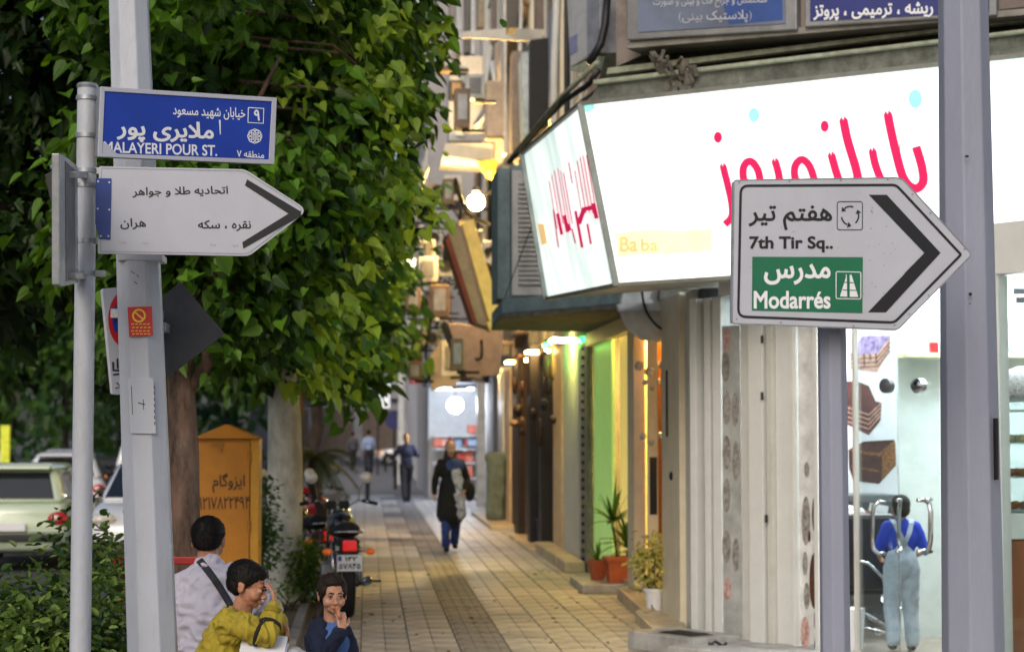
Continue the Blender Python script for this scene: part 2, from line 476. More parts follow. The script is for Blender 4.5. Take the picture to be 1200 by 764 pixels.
b = MB(); b.add([(-16, -40, -.12), (-1.9, -40, -.12), (-1.9, 300, -.12), (-16, 300, -.12)], [(0, 1, 2, 3)]); struct(b, 'road', asphalt)
b = MB(); b.box(-1.75, 14, 3.0, 52, -.3, -.012); pave = struct(b, 'pavement', pavb)
b = MB(); b.box(-1.9, 30, 52.004, 150, -.3, -.008); struct(b, 'side_road', mat('side_road_asphalt', '#77787e', rough=.7, var=.12, scale=1.5, bump=.2, bscale=60))
b = MB()
y = 3.0
while y < 52:
    b.box(-1.9, -1.753, y + .004, y + .79, -.3, .0 + random.uniform(0, .006)); y += .8
o = struct(b, 'kerb', concrete)
b = MB()
nx, ny = 12, 160
for j in range(ny + 1):
    for i in range(nx + 1):
        x = -1.745 + 1.1 * i / nx; y = 3 + 49 * j / ny
        b.v.append((x, y, .012 + .03 * noise.noise(V((x * 3, y * 2, 0))) + .02))
for j in range(ny):
    for i in range(nx):
        a = j * (nx + 1) + i; b.f.append((a, a + 1, a + nx + 2, a + nx + 1)); b.mi.append(0)
struct(b, 'planting_strip', soilm, smooth=True)
b = MB(); y = 3
while y < 52:
    b.box(-.645, -.56, y + .003, y + .497, -.2, .05 + random.uniform(-.004, .006)); y += .5
struct(b, 'planting_kerb', concrete)

TS = .4
def tilemesh(name, m, kind):
    b = MB(); h = TS / 2 - .0042
    def quadtop(x0, x1, y0, y1, z):
        g = .0032
        b.add([(x0, y0, -.012), (x1, y0, -.012), (x1, y1, -.012), (x0, y1, -.012), (x0 + g, y0 + g, z), (x1 - g, y0 + g, z), (x1 - g, y1 - g, z), (x0 + g, y1 - g, z)],
              [(4, 5, 6, 7), (0, 1, 5, 4), (1, 2, 6, 5), (2, 3, 7, 6), (3, 0, 4, 7)])
    if kind == 'ridge':
        quadtop(-h, h, -h, h, 0)
        for k in range(4):
            x = -h + .05 + k * .096
            quadtop(x - .022, x + .022, -h + .01, h - .01, .007)
    else:
        for ax in (-1, 0):
            for ay in (-1, 0): quadtop(-h + (ax + 1) * (h + .001), ax * (h + .001) + h, -h + (ay + 1) * (h + .001), ay * (h + .001) + h, (.0005 if ax == ay else -.0005))
    me = bpy.data.meshes.new(name); me.from_pydata(b.v, [], b.f); me.materials.append(m); return me, b
TM = {k: tilemesh('paving_' + k, m, 'ridge' if k == 'tactile' else 'flat') for k, m in (('beige', tilem), ('grey', tileg), ('dark', tiled), ('tactile', tact))}
def tkind(ix, y):
    if ix in (3, ): return 'tactile' if y < 25.2 else 'dark'
    if 23.6 < y < 26.4: return 'dark' if ix < 3 else 'grey'
    if y > 26.4: return ('dark' if ix == 2 else 'grey') if (int((y - 26.4) / 2.4) % 2) else 'grey'
    return 'beige'
XS = [-.355 + i * .4 for i in range(8)]       # the strip of ridged tiles is column 3
X0T = .76 + .2 - 3 * .4
rest = {k: MB() for k in TM}
ntile = 0
for j in range(-27, 96):
    for i in range(-1, 30):
        x = X0T + (i) * .4; yy = 14.2 + j * .4
        if x < -.36 or x > 13: continue
        if x > 3.6 and yy > 17: continue
        if yy > 51.8 or x > 2.8 and yy > 13.5 and yy > 14.9 - (x - 2.8) * 1.6: continue
        k = tkind(i, yy); me, tb = TM[k]
        M = Matrix.Translation((x, yy, random.uniform(-.002, .002))) @ Matrix.Rotation(random.uniform(-.006, .006), 4, 'X') @ Matrix.Rotation(random.uniform(-.006, .006), 4, 'Y')
        if 0 <= j < 37 and i < 8 and x < 2.8 and ntile < 298:
            o = bpy.data.objects.new('tile', me); COL.objects.link(o); o.parent = pave; o.matrix_local = M; ntile += 1
        else:
            rest[k].add([M @ V(p) for p in tb.v], tb.f)
for k in rest:
    if rest[k].v:
        o = mk(rest[k], 'far_tiles', dict(beige=tilem, grey=tileg, dark=tiled, tactile=tact)[k], pave); o['kind'] = 'stuff'

# ------------------------------------------------------------------ poles
def octpole(mb, x0, y0, z0, r0, x1, y1, z1, r1, n=8, rot=pi / 8):
    vs = []
    for (x, y, z, r) in ((x0, y0, z0, r0), (x1, y1, z1, r1)):
        vs += [(x + r * cos(rot + 2 * pi * i / n), y + r * sin(rot + 2 * pi * i / n), z) for i in range(n)]
    mb.add(vs, [(i, (i + 1) % n, n + (i + 1) % n, n + i) for i in range(n)] + [tuple(range(n - 1, -1, -1)), tuple(range(n, 2 * n))])
def leanpole(px0, px1, Y, w0, w1, zt, zb=0):
    """octagonal pole whose axis runs through px0 at the top edge and px1 at the bottom edge of the picture"""
    A = at(px0, 0, Y); B = at(px1, 764, Y)
    def P(z):
        t = (z - A.z) / (B.z - A.z); return A.x + (B.x - A.x) * t, (w0 + (w1 - w0) * t) * Y / FPX / 2
    b = MB(); xt, rt = P(zt); xb, rb = P(zb)
    return b, xb, rb, xt, rt
LP = thing('street_light_pole', 'thick leaning grey octagonal pole behind the blue street name sign, red sticker on it', 'pole', (at(179, 764, 8.45).x, 8.45, 0))
b, xb, rb, xt, rt = leanpole(151, 179, 8.45, 48, 60, 6.2)
octpole(b, xb, 8.45, 0, rb, xt, 8.45, 6.2, rt); mk(b, 'shaft', polem, LP, bevel=.006)
def onp(px, py): return at(px, py, 8.45)
pf = vplane(-3, 8.45 - .108, 3, 8.45 - .108)
b = MB(); plate(b, [(149, 443), (180, 443), (183, 508), (153, 508)], pf, .003, .01); mk(b, 'hatch', polem, LP, bevel=.002)
b = MB(); plate(b, [(136, 297), (190, 297), (190, 305), (137, 305)], pf, -.01, .19); mk(b, 'collar', polem, LP, bevel=.004)
b = MB(); plate(b, [(149.5, 360), (178, 359), (179.5, 393), (151.5, 395)], pf, .004, .002); st = mk(b, 'sticker', redp, LP, label='red warning sticker with yellow symbol')
b = MB(); stroke(b, [(163 + 7 * cos(a * pi / 8), 370 + 7 * sin(a * pi / 8)) for a in range(17)], 2.2, pf, .0055, n=0, closed=True)
stroke(b, [(158.5, 366), (167.5, 374)], 2, pf, .0062, n=0)
for yy, xx in ((380, 0), (384, 1), (388, 0), (391.5, 1)):
    for k in range(5): stroke(b, [(154 + xx + k * 4.6, yy), (157 + xx + k * 4.6, yy - .4)], 1.2, pf, .0055, n=0)
mk(b, 'sticker_print', yelp, st)
b = MB()
for a_ in ((153, 318, 5), (157, 330, 4), (160, 322, 3)): stroke(b, [(a_[0], a_[1]), (a_[0] + a_[2], a_[1] + 3)], .8, pf, .0035, n=0)
for k in range(7): stroke(b, [(180.5 + .1 * k, 452 + k * 7), (181 + .1 * k, 456 + k * 7)], 1, pf, .0042, n=0)
stroke(b, [(154, 452), (155.5, 486)], .7, pf, .0042, n=0); stroke(b, [(162, 472), (170, 474)], 1.2, pf, .0042, n=0); stroke(b, [(168, 468), (168.5, 480)], .8, pf, .0042, n=0)
mk(b, 'scratches', blackp, LP)

TP = thing('sign_pole', 'thin round grey pole that carries the blue street name sign and white arrow sign', 'pole', (at(94, 764, 8.0).x, 8.0, 0))
xa = at(94, 764, 8.0).x; zt = at(103, 101, 8.0).z
b = MB(); b.lathe([(.045, 0), (.042, zt - .002)], 20, c=(xa, 8, 0)); mk(b, 'shaft', polem, TP, auto=True)
b = MB(); b.lathe([(.044, 0), (.046, .01), (.04, .02)], 20, c=(xa, 8, zt - .01)); mk(b, 'pole_cap', galv, TP, auto=True)
for py in (118, 162, 203, 220, 285, 323):
    b = MB(); z = at(100, py, 8.0).z
    b.lathe([(.0475, 0), (.0475, .018)], 20, c=(xa, 8, z)); b.box(xa + .03, xa + .085, 7.985, 8.015, z - .004, z + .022)
    if py in (203, 323): b.box(xa - .11, xa - .03, 7.985, 8.015, z - .01, z + .03); b.tube([(xa - .07, 7.95, z + .01), (xa - .07, 8.05, z + .01)], .009, 6)
    mk(b, 'clamp', galv, TP, auto=True)

# blue street name sign
BS = thing('street_name_sign', 'blue street name plate in an aluminium frame, MALAYERI POUR ST.', 'sign', at(220, 192, 8.05))
pb = vplane(at(118, 150, 7.88).x, 7.88, at(323, 150, 8.32).x, 8.32)
b = MB(); plate(b, [(117, 102), (323.5, 115), (320.5, 193), (114, 184)], pb, 0, .028); mk(b, 'back_panel', signedge, BS, bevel=.003)
fr = [[(117, 102), (323.5, 115), (318, 119.5), (122, 107.5)], [(318, 119.5), (323.5, 115), (320.5, 193), (314.5, 187.5)],
      [(119, 180), (314.5, 187.5), (320.5, 193), (114, 184)], [(117, 102), (122, 107.5), (119, 180), (114, 184)]]
for q in fr:
    b = MB(); plate(b, q, pb, .008, .0075); mk(b, 'frame_bar', signw, BS, bevel=.0015)
b = MB(); plate(b, [(122.3, 107.8), (317.7, 119.8), (314.2, 187.2), (119.3, 179.8)], pb, .003, .0025); face = mk(b, 'blue_face', bluep, BS)
b = MB()
text_px(fa('خیابان شهید مسعود'), 202, 123, 287, 138, pb, .0045, 'lettering', whitep, BS, bold=.014, dy0=0, dy1=4)
text_px(fa('ملایری پور'), 136, 139, 250, 166, pb, .0045, 'lettering', whitep, BS, bold=.028, dy0=0, dy1=5)
text_px('MALAYERI POUR ST.', 121, 166, 254, 179, pb, .0045, 'lettering', whitep, BS, bold=.02, dy0=0, dy1=4.5)
text_px(fa('منطقه ۷'), 277, 176, 309, 184, pb, .0045, 'lettering', whitep, BS, bold=.014, dy0=0, dy1=2)
text_px(fa('۹'), 297, 129, 304, 142, pb, .0045, 'lettering', whitep, BS, bold=.03)
b = MB(); stroke(b, [(257, 141), (257.6, 158)], 2.2, pb, .0045, n=0, w2=1); stroke(b, [(290.5, 126.5), (308.5, 127.5), (308, 145), (290, 144), (290.5, 126.5)], 1.2, pb, .0045, n=0)
for k in range(8):
    a0 = k * pi / 4
    stroke(b, [(298 + 4.2 * cos(a0) + 5.6 * cos(a0 + t) * .75, 160 + 4.2 * sin(a0) + 5.6 * sin(a0 + t) * .75 + 0) for t in [i * pi / 5 for i in range(11)]], 1.1, pb, .0045, n=0)
mk(b, 'emblem', whitep, BS)
b = MB(); polypx(b, [(119.4, 166), (126, 170), (131, 176), (137, 180.6), (119.1, 179.8)], pb, .0052); mk(b, 'peeled_patch', signw, BS)

# white arrow sign (union of gold and jewellery)
WS = thing('arrow_sign', 'white arrow shaped sign with black Persian lettering below the blue street sign', 'sign', at(220, 300, 7.95))
pw = vplane(at(115, 250, 7.9).x, 7.9, at(355, 250, 8.02).x, 8.02)
OUT = roundpx([(116, 195), (287, 198.5), (361, 246.5), (292, 300), (114.5, 297)], [2, 6, 12, 6, 2])
b = MB(); plate(b, OUT, pw, 0, .03); mk(b, 'board', signw, WS)
b = MB()
cx, cy = 232, 247
inn = [(cx + (x - cx) * .975, cy + (y - cy) * .955) for x, y in OUT]
stroke(b, inn + [inn[0]], .7, pw, .0015, n=0); mk(b, 'rim_line', signedge, WS)
b = MB(); polypx(b, [(289.5, 210.5), (352.5, 248), (346, 250), (338, 250.5), (287, 217.5)], pw, .0022); polypx(b, [(352.5, 248), (352.8, 253.5), (285, 291.5), (284, 284), (338, 250.5), (346, 250)], pw, .0022)
mk(b, 'chevron', blackp, WS)
b = MB()
text_px(fa('اتحادیه طلا و جواهر'), 155, 219, 267, 231, pw, .002, 'lettering', blackp, WS, bold=.016, dy0=1, dy1=-1)
text_px(fa('نقره ، سکه'), 232, 258, 294, 271, pw, .002, 'lettering', blackp, WS, bold=.016)
text_px(fa('هران'), 141, 256, 171, 269, pw, .002, 'lettering', blackp, WS, bold=.016)
b = MB()
for (x, y_, n) in ((140, 283, 4), (168, 284, 3), (247, 286, 3), (273, 287, 3)):
    for k in range(n): stroke(b, [(x + k * 2.2, y_ + (k % 2) * 2), (x + k * 2.2 + 1.3, y_ + 2)], .9, pw, .002, n=0)
mk(b, 'worn_lettering', mat('faded_ink', '#9a9ca4', var=.1), WS)
b = MB(); plate(b, [(112, 209), (130.5, 209.5), (129.5, 281), (116, 280), (111.5, 262)], pw, .006, .005); mk(b, 'blue_end_plate', mat('end_plate_blue', '#173a8c', rough=.4), WS, bevel=.001)
b = MB()
for (x, y_) in ((115, 213), (128, 214), (114.5, 245), (128, 246), (118, 277), (127, 277)): disc(b, x, y_, 1.2, 1.2, pw, .007, 8)
mk(b, 'rivets', signw, WS)

# edge-on sign on the thin pole and the dark arrow plate behind
SS = thing('side_facing_sign', 'grey metal sign seen almost edge on at the left of the thin pole', 'sign', at(80, 330, 7.6))
ps = vplane(at(70.5, 250, 7.25).x, 7.25, at(92, 250, 7.9).x, 7.9)
b = MB(); plate(b, [(70, 180), (77, 183), (91, 195), (92, 332), (73, 336), (70, 334)], ps, 0, .03); mk(b, 'board', galv, SS, bevel=.004)
b = MB(); plate(b, [(76, 189), (87, 199), (88, 326), (77, 330)], ps, .0025, .002); mk(b, 'inner_face', mat('grey_sign_back', '#6f747c', rough=.6, dirt=.5), SS)
for yy in (205, 323):
    b = MB(); plate(b, [(80, yy - 4), (104, yy - 3), (104, yy + 4), (80, yy + 4)], ps, .03, .03); mk(b, 'bracket', galv, SS, bevel=.002)
DS = thing('dark_arrow_plate', 'dark back of an arrow plate sticking out left of the thin pole', 'sign', at(60, 285, 8.3))
pd = vplane(-3, 8.25, 3, 8.35)
b = MB(); plate(b, [(100, 190), (70, 196), (52, 205), (54, 214), (70, 284), (100, 290)], pd, 0, .02); mk(b, 'plate', darkm, DS, bevel=.003)

# no stopping panel and dark diamond behind the leaning pole
NS = thing('no_stopping_sign', 'white panel with a red and blue no stopping roundel, half behind the leaning pole', 'sign', at(135, 462, 8.7))
pn = vplane(at(120, 400, 8.64).x, 8.64, at(175, 400, 8.8).x, 8.8)
b = MB(); plate(b, roundpx([(120, 338.5), (176, 333), (182, 462), (132, 462.5)], 3), pn, 0, .02); mk(b, 'panel', signw, NS, bevel=.002)
b = MB(); disc(b, 148, 374, 21.5, 34, pn, .003, 36); ro = mk(b, 'roundel', redp, NS)
b = MB(); disc(b, 148, 374, 17, 27, pn, .0045, 36); mk(b, 'roundel_centre', bluep, ro)
b = MB(); stroke(b, [(136, 394), (160, 354)], 5, pn, .006, n=0); stroke(b, [(136, 354), (160, 394)], 5, pn, .0066, n=0); mk(b, 'roundel_bars', redp, ro)
b = MB(); stroke(b, [(132, 424), (132.5, 434), (142, 434)], 2.4, pn, .003, n=0); stroke(b, [(137, 420), (137.5, 432)], 2, pn, .0035, n=0); stroke(b, [(132, 439), (142, 438)], 1.8, pn, .003, n=0)
stroke(b, [(136, 448), (141, 453), (135, 455)], 1.3, pn, .003, n=0); mk(b, 'tow_symbol', blackp, NS)
b = MB(); c = at(160, 400, 8.7); b.box(c.x - .1, c.x + .12, 8.56, 8.74, c.z + .1, c.z + .14); mk(b, 'bracket', galv, NS)
DD = thing('diamond_sign', 'dark slate grey back of a diamond shaped sign behind the leaning pole', 'sign', at(200, 441, 8.8))
pdd = vplane(-3, 8.74, 3, 8.9)
b = MB(); plate(b, roundpx([(211, 330), (263.5, 391), (197, 441.5), (150, 384)], 3), pdd, 0, .018); mk(b, 'plate', mat('slate', '#3d4149', rough=.6, var=.12, dirt=.3, dirtcol=(.1, .1, .1)), DD, bevel=.002)
b = MB(); c = at(185, 385, 8.7); b.box(c.x - .09, c.x + .05, 8.55, 8.74, c.z - .02, c.z + .02); mk(b, 'bracket', galv, DD)

# ------------------------------------------------------------------ right: big pole, sign post, 7th Tir sign
RP = thing('lamp_post', 'thick grey octagonal post at the right in front of the bakery window', 'pole', (at(1139, 764, 7.7).x, 7.7, 0))
b, xb, rb, xt, rt = leanpole(1128.5, 1140.5, 7.7, 60, 74, 6.2)
octpole(b, xb, 7.7, 0, rb, xt, 7.7, 6.2, rt); mk(b, 'shaft', mat('post_paint', '#8f94a6', rough=.45, var=.06, scale=3, bump=.12, bscale=60, dirt=.3, dirtcol=(.2, .2, .22), stretch=(1, 1, .3)), RP, bevel=.006)
pr = vplane(-3, 7.7 - .12, 4, 7.7 - .12)
b = MB(); disc(b, 1136, 345, 2.2, 2.2, pr, .012, 12); disc(b, 1135.5, 356, 1.2, .8, pr, .012, 8); disc(b, 1132, 184, 2.6, 1.6, pr, .012, 8); mk(b, 'bolt_hole', blackp, RP)
b = MB(); plate(b, [(1167, 490), (1170, 490), (1170.5, 562), (1167.5, 562)], pr, 0, .05); mk(b, 'hatch_hinge', darkm, RP)
GP = thing('guide_sign_post', 'slim grey square post under the 7th Tir Sq. arrow sign', 'pole', (at(982, 764, 7.1).x, 7.1, 0))
b = MB(); xl, xr = at(964.5, 764, 7.1).x, at(999, 764, 7.1).x; zt = at(980, 300, 7.1).z
sx = (at(996, 390, 7.1).x - at(999, 764, 7.1).x)
octpole(b, (xl + xr) / 2, 7.13, 0, (xr - xl) / 2 * 1.06, (xl + xr) / 2 - .004, 7.13, zt, (xr - xl) / 2 * .97, n=8); mk(b, 'shaft', MATS['post_paint'], GP, bevel=.004)
b = MB(); z0 = at(980, 250, 7.1).z
for yy in (250, 350):
    z = at(980, yy, 7.1).z; b.box(xl - .02, xr + .02, 7.02, 7.2, z - .02, z + .02)
mk(b, 'clamp', galv, GP)
TS_ = thing('direction_sign', 'white arrow shaped direction sign reading 7th Tir Sq. and Modarres on green', 'sign', at(990, 386, 6.95))
pt = vplane(at(858, 300, 6.93).x, 6.93, at(1138, 300, 6.98).x, 6.98)
OUT = roundpx([(860, 211.5), (1050, 208.5), (1058, 210.5), (1139, 298.5), (1052, 386.5), (858, 379)], [3, 2, 3, 5, 4, 3])
b = MB(); plate(b, OUT, pt, 0, .035); mk(b, 'board', signw, TS_)
b = MB(); cx, cy = 975, 298
stroke(b, OUT + [OUT[0]], 1.6, pt, .001, n=0); mk(b, 'rim', signedge, TS_)
b = MB()
path = roundpx([(868, 218), (1050, 217), (1126, 298.5), (1048, 378), (865, 371)], [9, 5, 2, 5, 9]); path = path + [path[0]]
stroke(b, path, 3, pt, .0018, n=0); mk(b, 'border_line', blackp, TS_)
b = MB(); polypx(b, [(1018, 228.5), (1039, 228.5), (1102, 296.5), (1083, 296.5)], pt, .002); polypx(b, [(1083, 296.5), (1102, 296.5), (1038, 366), (1017, 366)], pt, .002)
polypx(b, [(1083, 296.6), (1060, 320), (1060, 321), (1083, 297)], pt, .0021); mk(b, 'chevron', blackp, TS_)
b = MB()
text_px(fa('هفتم تیر'), 877, 241, 975, 270, pt, .002, 'lettering', blackp, TS_, bold=.02)
text_px('7th Tir Sq..', 878, 277, 976, 296, pt, .002, 'lettering', blackp, TS_, bold=.03)
b = MB(); q = roundpx([(981, 236.5), (1010.5, 236.5), (1010.5, 269.5), (981, 269.5)], 3); stroke(b, q + [q[0]], .9, pt, .002, n=0)
for a0 in (-.2, 1.9, 4.0):
    stroke(b, [(996 + 10 * cos(a0 + t * .22), 253 + 11 * sin(a0 + t * .22)) for t in range(6)], 1.7, pt, .002, n=0)
    a1 = a0 - .05; x, y_ = 996 + 10 * cos(a1), 253 + 11 * sin(a1); tx, ty = sin(a1), -cos(a1); nx_, ny_ = cos(a1), sin(a1)
    polypx(b, [(x + tx * 4.5, y_ + ty * 4.5), (x + nx_ * 3.4, y_ + ny_ * 3.4), (x - nx_ * 3.4, y_ - ny_ * 3.4)], pt, .0022)
mk(b, 'roundabout_symbol', blackp, TS_)
b = MB(); polypx(b, [(881.5, 301), (1011, 301.5), (1010.5, 367), (881, 364)], pt, .0018); mk(b, 'green_field', greenp, TS_)
b = MB()
text_px(fa('مدرس'), 895, 309, 973, 334, pt, .003, '', None, None, bold=.026, mb=b)
text_px('Modarr\u00e9s', 883, 341, 973, 362, pt, .003, '', None, None, bold=.026, mb=b)
q = roundpx([(979.5, 318.5), (1008.5, 319), (1008.5, 350.5), (979.5, 350)], 2); stroke(b, q + [q[0]], 1, pt, .003, n=0)
polypx(b, [(992, 322), (984, 347.5), (992.5, 347.8)], pt, .003); polypx(b, [(990.8, 322), (992, 322), (992.5, 347.8)], pt, .0032)
polypx(b, [(995.5, 322), (997.5, 322), (1005.5, 348), (995.5, 348)], pt, .003)
mk(b, 'green_lettering', whitep, TS_)
b = MB(); stroke(b, [(988, 331), (1000, 331.5)], 1.2, pt, .0036, n=0); stroke(b, [(987, 340), (1003, 340.5)], 1.2, pt, .0036, n=0); mk(b, 'road_symbol_gap', greenp, TS_)
b = MB(); random.seed(3)
for (x, y_) in ((866, 214), (925, 212.5), (985, 211.5), (1040, 210.5), (1069, 228), (1090, 250), (1130, 292), (1088, 346), (1065, 368), (1048, 381), (1000, 382), (915, 378), (863, 374)): disc(b, x, y_, 1.1, 1.1, pt, .0025, 8)
mk(b, 'rivets', signedge, TS_)
b = MB()
for k in range(26):
    x = random.uniform(1010, 1050); y_ = random.uniform(240, 360); disc(b, x, y_, random.uniform(.3, 1.1), random.uniform(.3, .8), pt, .0012, 6)
for k in range(16): disc(b, random.uniform(875, 1045), random.uniform(222, 370), random.uniform(.3, .7), random.uniform(.3, .6), pt, .0034, 6)
mk(b, 'dirt_specks', mat('speck', '#777a80'), TS_)
# ------------------------------------------------------------------ buildings on the right
random.seed(11)
wallA = mat('render_wall', '#80746e', rough=.85, var=.12, scale=2, bump=.2, bscale=50, dirt=.6, dirtcol=(.12, .1, .09))
wallB = mat('grey_wall', '#6f6c6c', rough=.85, var=.15, scale=2, bump=.2, bscale=50, dirt=.7, dirtcol=(.1, .09, .08))
wallC = mat('pale_wall', '#a9a7aa', rough=.8, var=.08, scale=1.5, bump=.15, bscale=30, dirt=.4, dirtcol=(.35, .34, .34))
dirty = mat('dirty_concrete', '#66675f', rough=.9, var=.25, scale=9, bump=.6, bscale=70, dirt=.8, dirtcol=(.04, .045, .03))
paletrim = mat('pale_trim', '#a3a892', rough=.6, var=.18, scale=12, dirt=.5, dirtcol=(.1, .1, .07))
brown = mat('brown_wood', '#4a2e1e', rough=.5, var=.25, scale=4, stretch=(1, 1, .15), bump=.2)
dbrown = mat('dark_brown', '#2a1d17', rough=.6, var=.2, scale=5)
beige = mat('beige_panel', '#c6ad88', rough=.6, var=.12, scale=4, dirt=.3, dirtcol=(.2, .16, .12))
cream = mat('cream_frame', '#ddd3bb', rough=.5, var=.05, dirt=.15, dirtcol=(.3, .27, .22))
greywhite = mat('greywhite_metal', '#c6c6c0', rough=.5, var=.05, scale=5, dirt=.15, dirtcol=(.25, .24, .22))
blk = mat('black_iron', '#18181a', rough=.5, var=.1)
orange = mat('orange_wood', '#b87316', rough=.45, var=.12, scale=3, stretch=(1, 1, .2))
marble = mat('grey_marble', '#a9a9a6', rough=.35, var=.2, scale=5, bump=.05, dirt=.5, dirtcol=(.2, .19, .18))
stonem = mat('beige_stone', '#c9b898', rough=.5, var=.15, scale=4, dirt=.4, dirtcol=(.2, .17, .12))
acw = mat('ac_white', '#bfc0c2', rough=.5, var=.08, dirt=.6, dirtcol=(.2, .19, .18))
bluegrey = mat('bluegrey_paint', '#748a90', rough=.6, var=.15, scale=7, dirt=.7, dirtcol=(.06, .07, .07))
winglass = mat('window_dark', '#2b3036', rough=.12, var=.2, spec=.7)

FA = V((2.6, 15.5, 0)); FD = V((4.05, 13.3, 0)); FU = (FD - FA).normalized(); FN = V((FU.y, -FU.x, 0))
if FN.dot(O - FA) < 0: FN = -FN
PF = vplane(FA.x, FA.y, FD.x, FD.y)
def tpx(px): return (PF.hit(px, HZ) - FA).dot(FU)
def fbox(mb, t0, t1, d0, d1, z0, z1):
    """box on the shop front: along it from t0 to t1, from d0 to d1 before it, z0 to z1"""
    def P(t, d, z): q = FA + FU * t + FN * d; return (q.x, q.y, z)
    return mb.hexa([P(t0, d0, z0), P(t1, d0, z0), P(t1, d1, z0), P(t0, d1, z0)], [P(t0, d0, z1), P(t1, d0, z1), P(t1, d1, z1), P(t0, d1, z1)])
XF = 2.75
def sbox(mb, px0, px1, z0, z1, x0=XF, x1=XF + .2, X=XF):
    """box on the street side wall between two photo columns measured on plane x = X"""
    return mb.box(x0, x1, YX(px1, X), YX(px0, X), z0, z1)

CB = thing('corner_building', 'grey brown corner building above the lit bakery sign', 'building', (4, 18, 0))
foot = [(2.95, 31.5), (2.95, 16.6), (6.4, 13.9), (13, 13.9), (13, 31.5)]
b = MB(); b.prism([(x, y, 3.4) for x, y in foot], (0, 0, 9)); mk(b, 'upper_wall', wallA, CB)
b = MB(); b.box(3.0, 13, 22.9, 31.5, 0, 3.395); b.box(3.4, 13, 18.6, 22.9, 0, 3.395); mk(b, 'ground_floor_wall', wallB, CB)
B2 = thing('street_building', 'grey building with many fixtures between the corner shop and the lit far shop', 'building', (4, 38, 0))
b = MB(); b.box(2.9, 14, 31.504, 45.8, 0, 13); mk(b, 'wall', wallB, B2)
B3 = thing('far_building', 'pale building behind the shop with the bright bulb', 'building', (4, 53, 0))
b = MB(); b.box(2.95, 14, 45.804, 60, 0, 15); b.box(1.6, 2.945, 49.0, 60, 3.2, 15); b.box(1.6, 2.945, 49.004, 60, 0, 3.196); mk(b, 'wall', wallC, B3)
B4 = thing('farther_building', 'tall whitish building at the far end of the shop row', 'building', (4, 80, 0))
b = MB(); b.box(1.75, 14, 60.01, 104, 0, 22); mk(b, 'wall', mat('whitish_wall', '#d3d3d8', rough=.8, var=.06, dirt=.25, dirtcol=(.45, .45, .47)), B4)
B5 = thing('end_building', 'grey building closing the street across the junction', 'building', (0, 135, 0))
b = MB(); b.box(-8, 30, 130, 140, 0, 11); mk(b, 'wall', mat('end_wall', '#a3a4aa', rough=.8, var=.1, scale=1), B5)
b = MB(); b.box(-8.2, 30, 129.5, 129.99, 4.0, 4.7); mk(b, 'ledge', wallC, B5)
for r_ in range(2):
    for i in range(9):
        b = MB(); x = -6.5 + i * 2.1; z = 5.6 + r_ * 2.7; b.box(x, x + 1.2, 129.93, 130.1, z, z + 1.5); mk(b, 'window', winglass, B5)
for i in range(5):
    b = MB(); x = -6.5 + i * 3.1; b.box(x, x + 2.5, 129.93, 130.1, 0, 3.2); mk(b, 'shutter', mat('shutter_brown', '#7d6e62', rough=.7), B5)
# windows with frames on the street side
def window(par, X, y0, y1, z0, z1, n=2, fm=greywhite):
    f = MB(); w = .07
    f.box(X - .06, X - .002, y0, y1, z0, z0 + w); f.box(X - .06, X - .002, y0, y1, z1 - w, z1)
    for k in range(n + 1):
        y = y0 + (y1 - y0 - w) * k / n; f.box(X - .055, X - .002, y, y + w, z0 + w, z1 - w)
    o = mk(f, 'window', fm, par)
    g = MB()
    for k in range(n):
        a = y0 + (y1 - y0 - w) * k / n + w; g.box(X - .03, X - .001, a, y0 + (y1 - y0 - w) * (k + 1) / n, z0 + w, z1 - w)
    mk(g, 'pane', winglass, o)
    s = MB(); s.box(X - .14, X - .001, y0 - .06, y1 + .06, z0 - .08, z0 - .003); mk(s, 'sill', cream, o)
for (y0, y1, z0, z1) in ((24.4, 26.6, 6.2, 8.2), (27.6, 30.6, 4.3, 5.9), (27.6, 30.6, 6.7, 9.0), (19.6, 22.6, 5.9, 7.8)): window(CB, 2.95, y0, y1, z0, z1)
for i in range(4):
    for r_ in range(3): window(B2, 2.9, 32.3 + i * 3.3, 34.4 + i * 3.3, 4.4 + r_ * 2.8, 6.3 + r_ * 2.8)
for i in range(3):
    for r_ in range(3): window(B3, 1.6, 49.7 + i * 3.4, 51.6 + i * 3.4, 4.6 + r_ * 3, 6.4 + r_ * 3)
for i in range(6):
    for r_ in range(5): window(B4, 1.75, 62 + i * 6.5, 65 + i * 6.5, 4.6 + r_ * 3.2, 6.6 + r_ * 3.2)
# ribs and pilasters
for i, (y, w) in enumerate(((23.3, .5), (27.1, .35), (31.0, .4))):
    b = MB(); b.box(2.8, 2.948, y, y + w, 3.42, 12); mk(b, 'pilaster', cream if i % 2 else wallA, CB)
for i in range(5):
    b = MB(); b.box(2.76, 2.898, 31.6 + i * 3.3, 31.95 + i * 3.3, 3.3, 12.8); mk(b, 'pilaster', wallA if i % 2 else greywhite, B2)
for r_ in range(3):
    b = MB(); b.box(2.62, 2.896, 31.7, 45.6, 3.5 + r_ * 2.8, 3.68 + r_ * 2.8); mk(b, 'floor_band', wallA, B2)

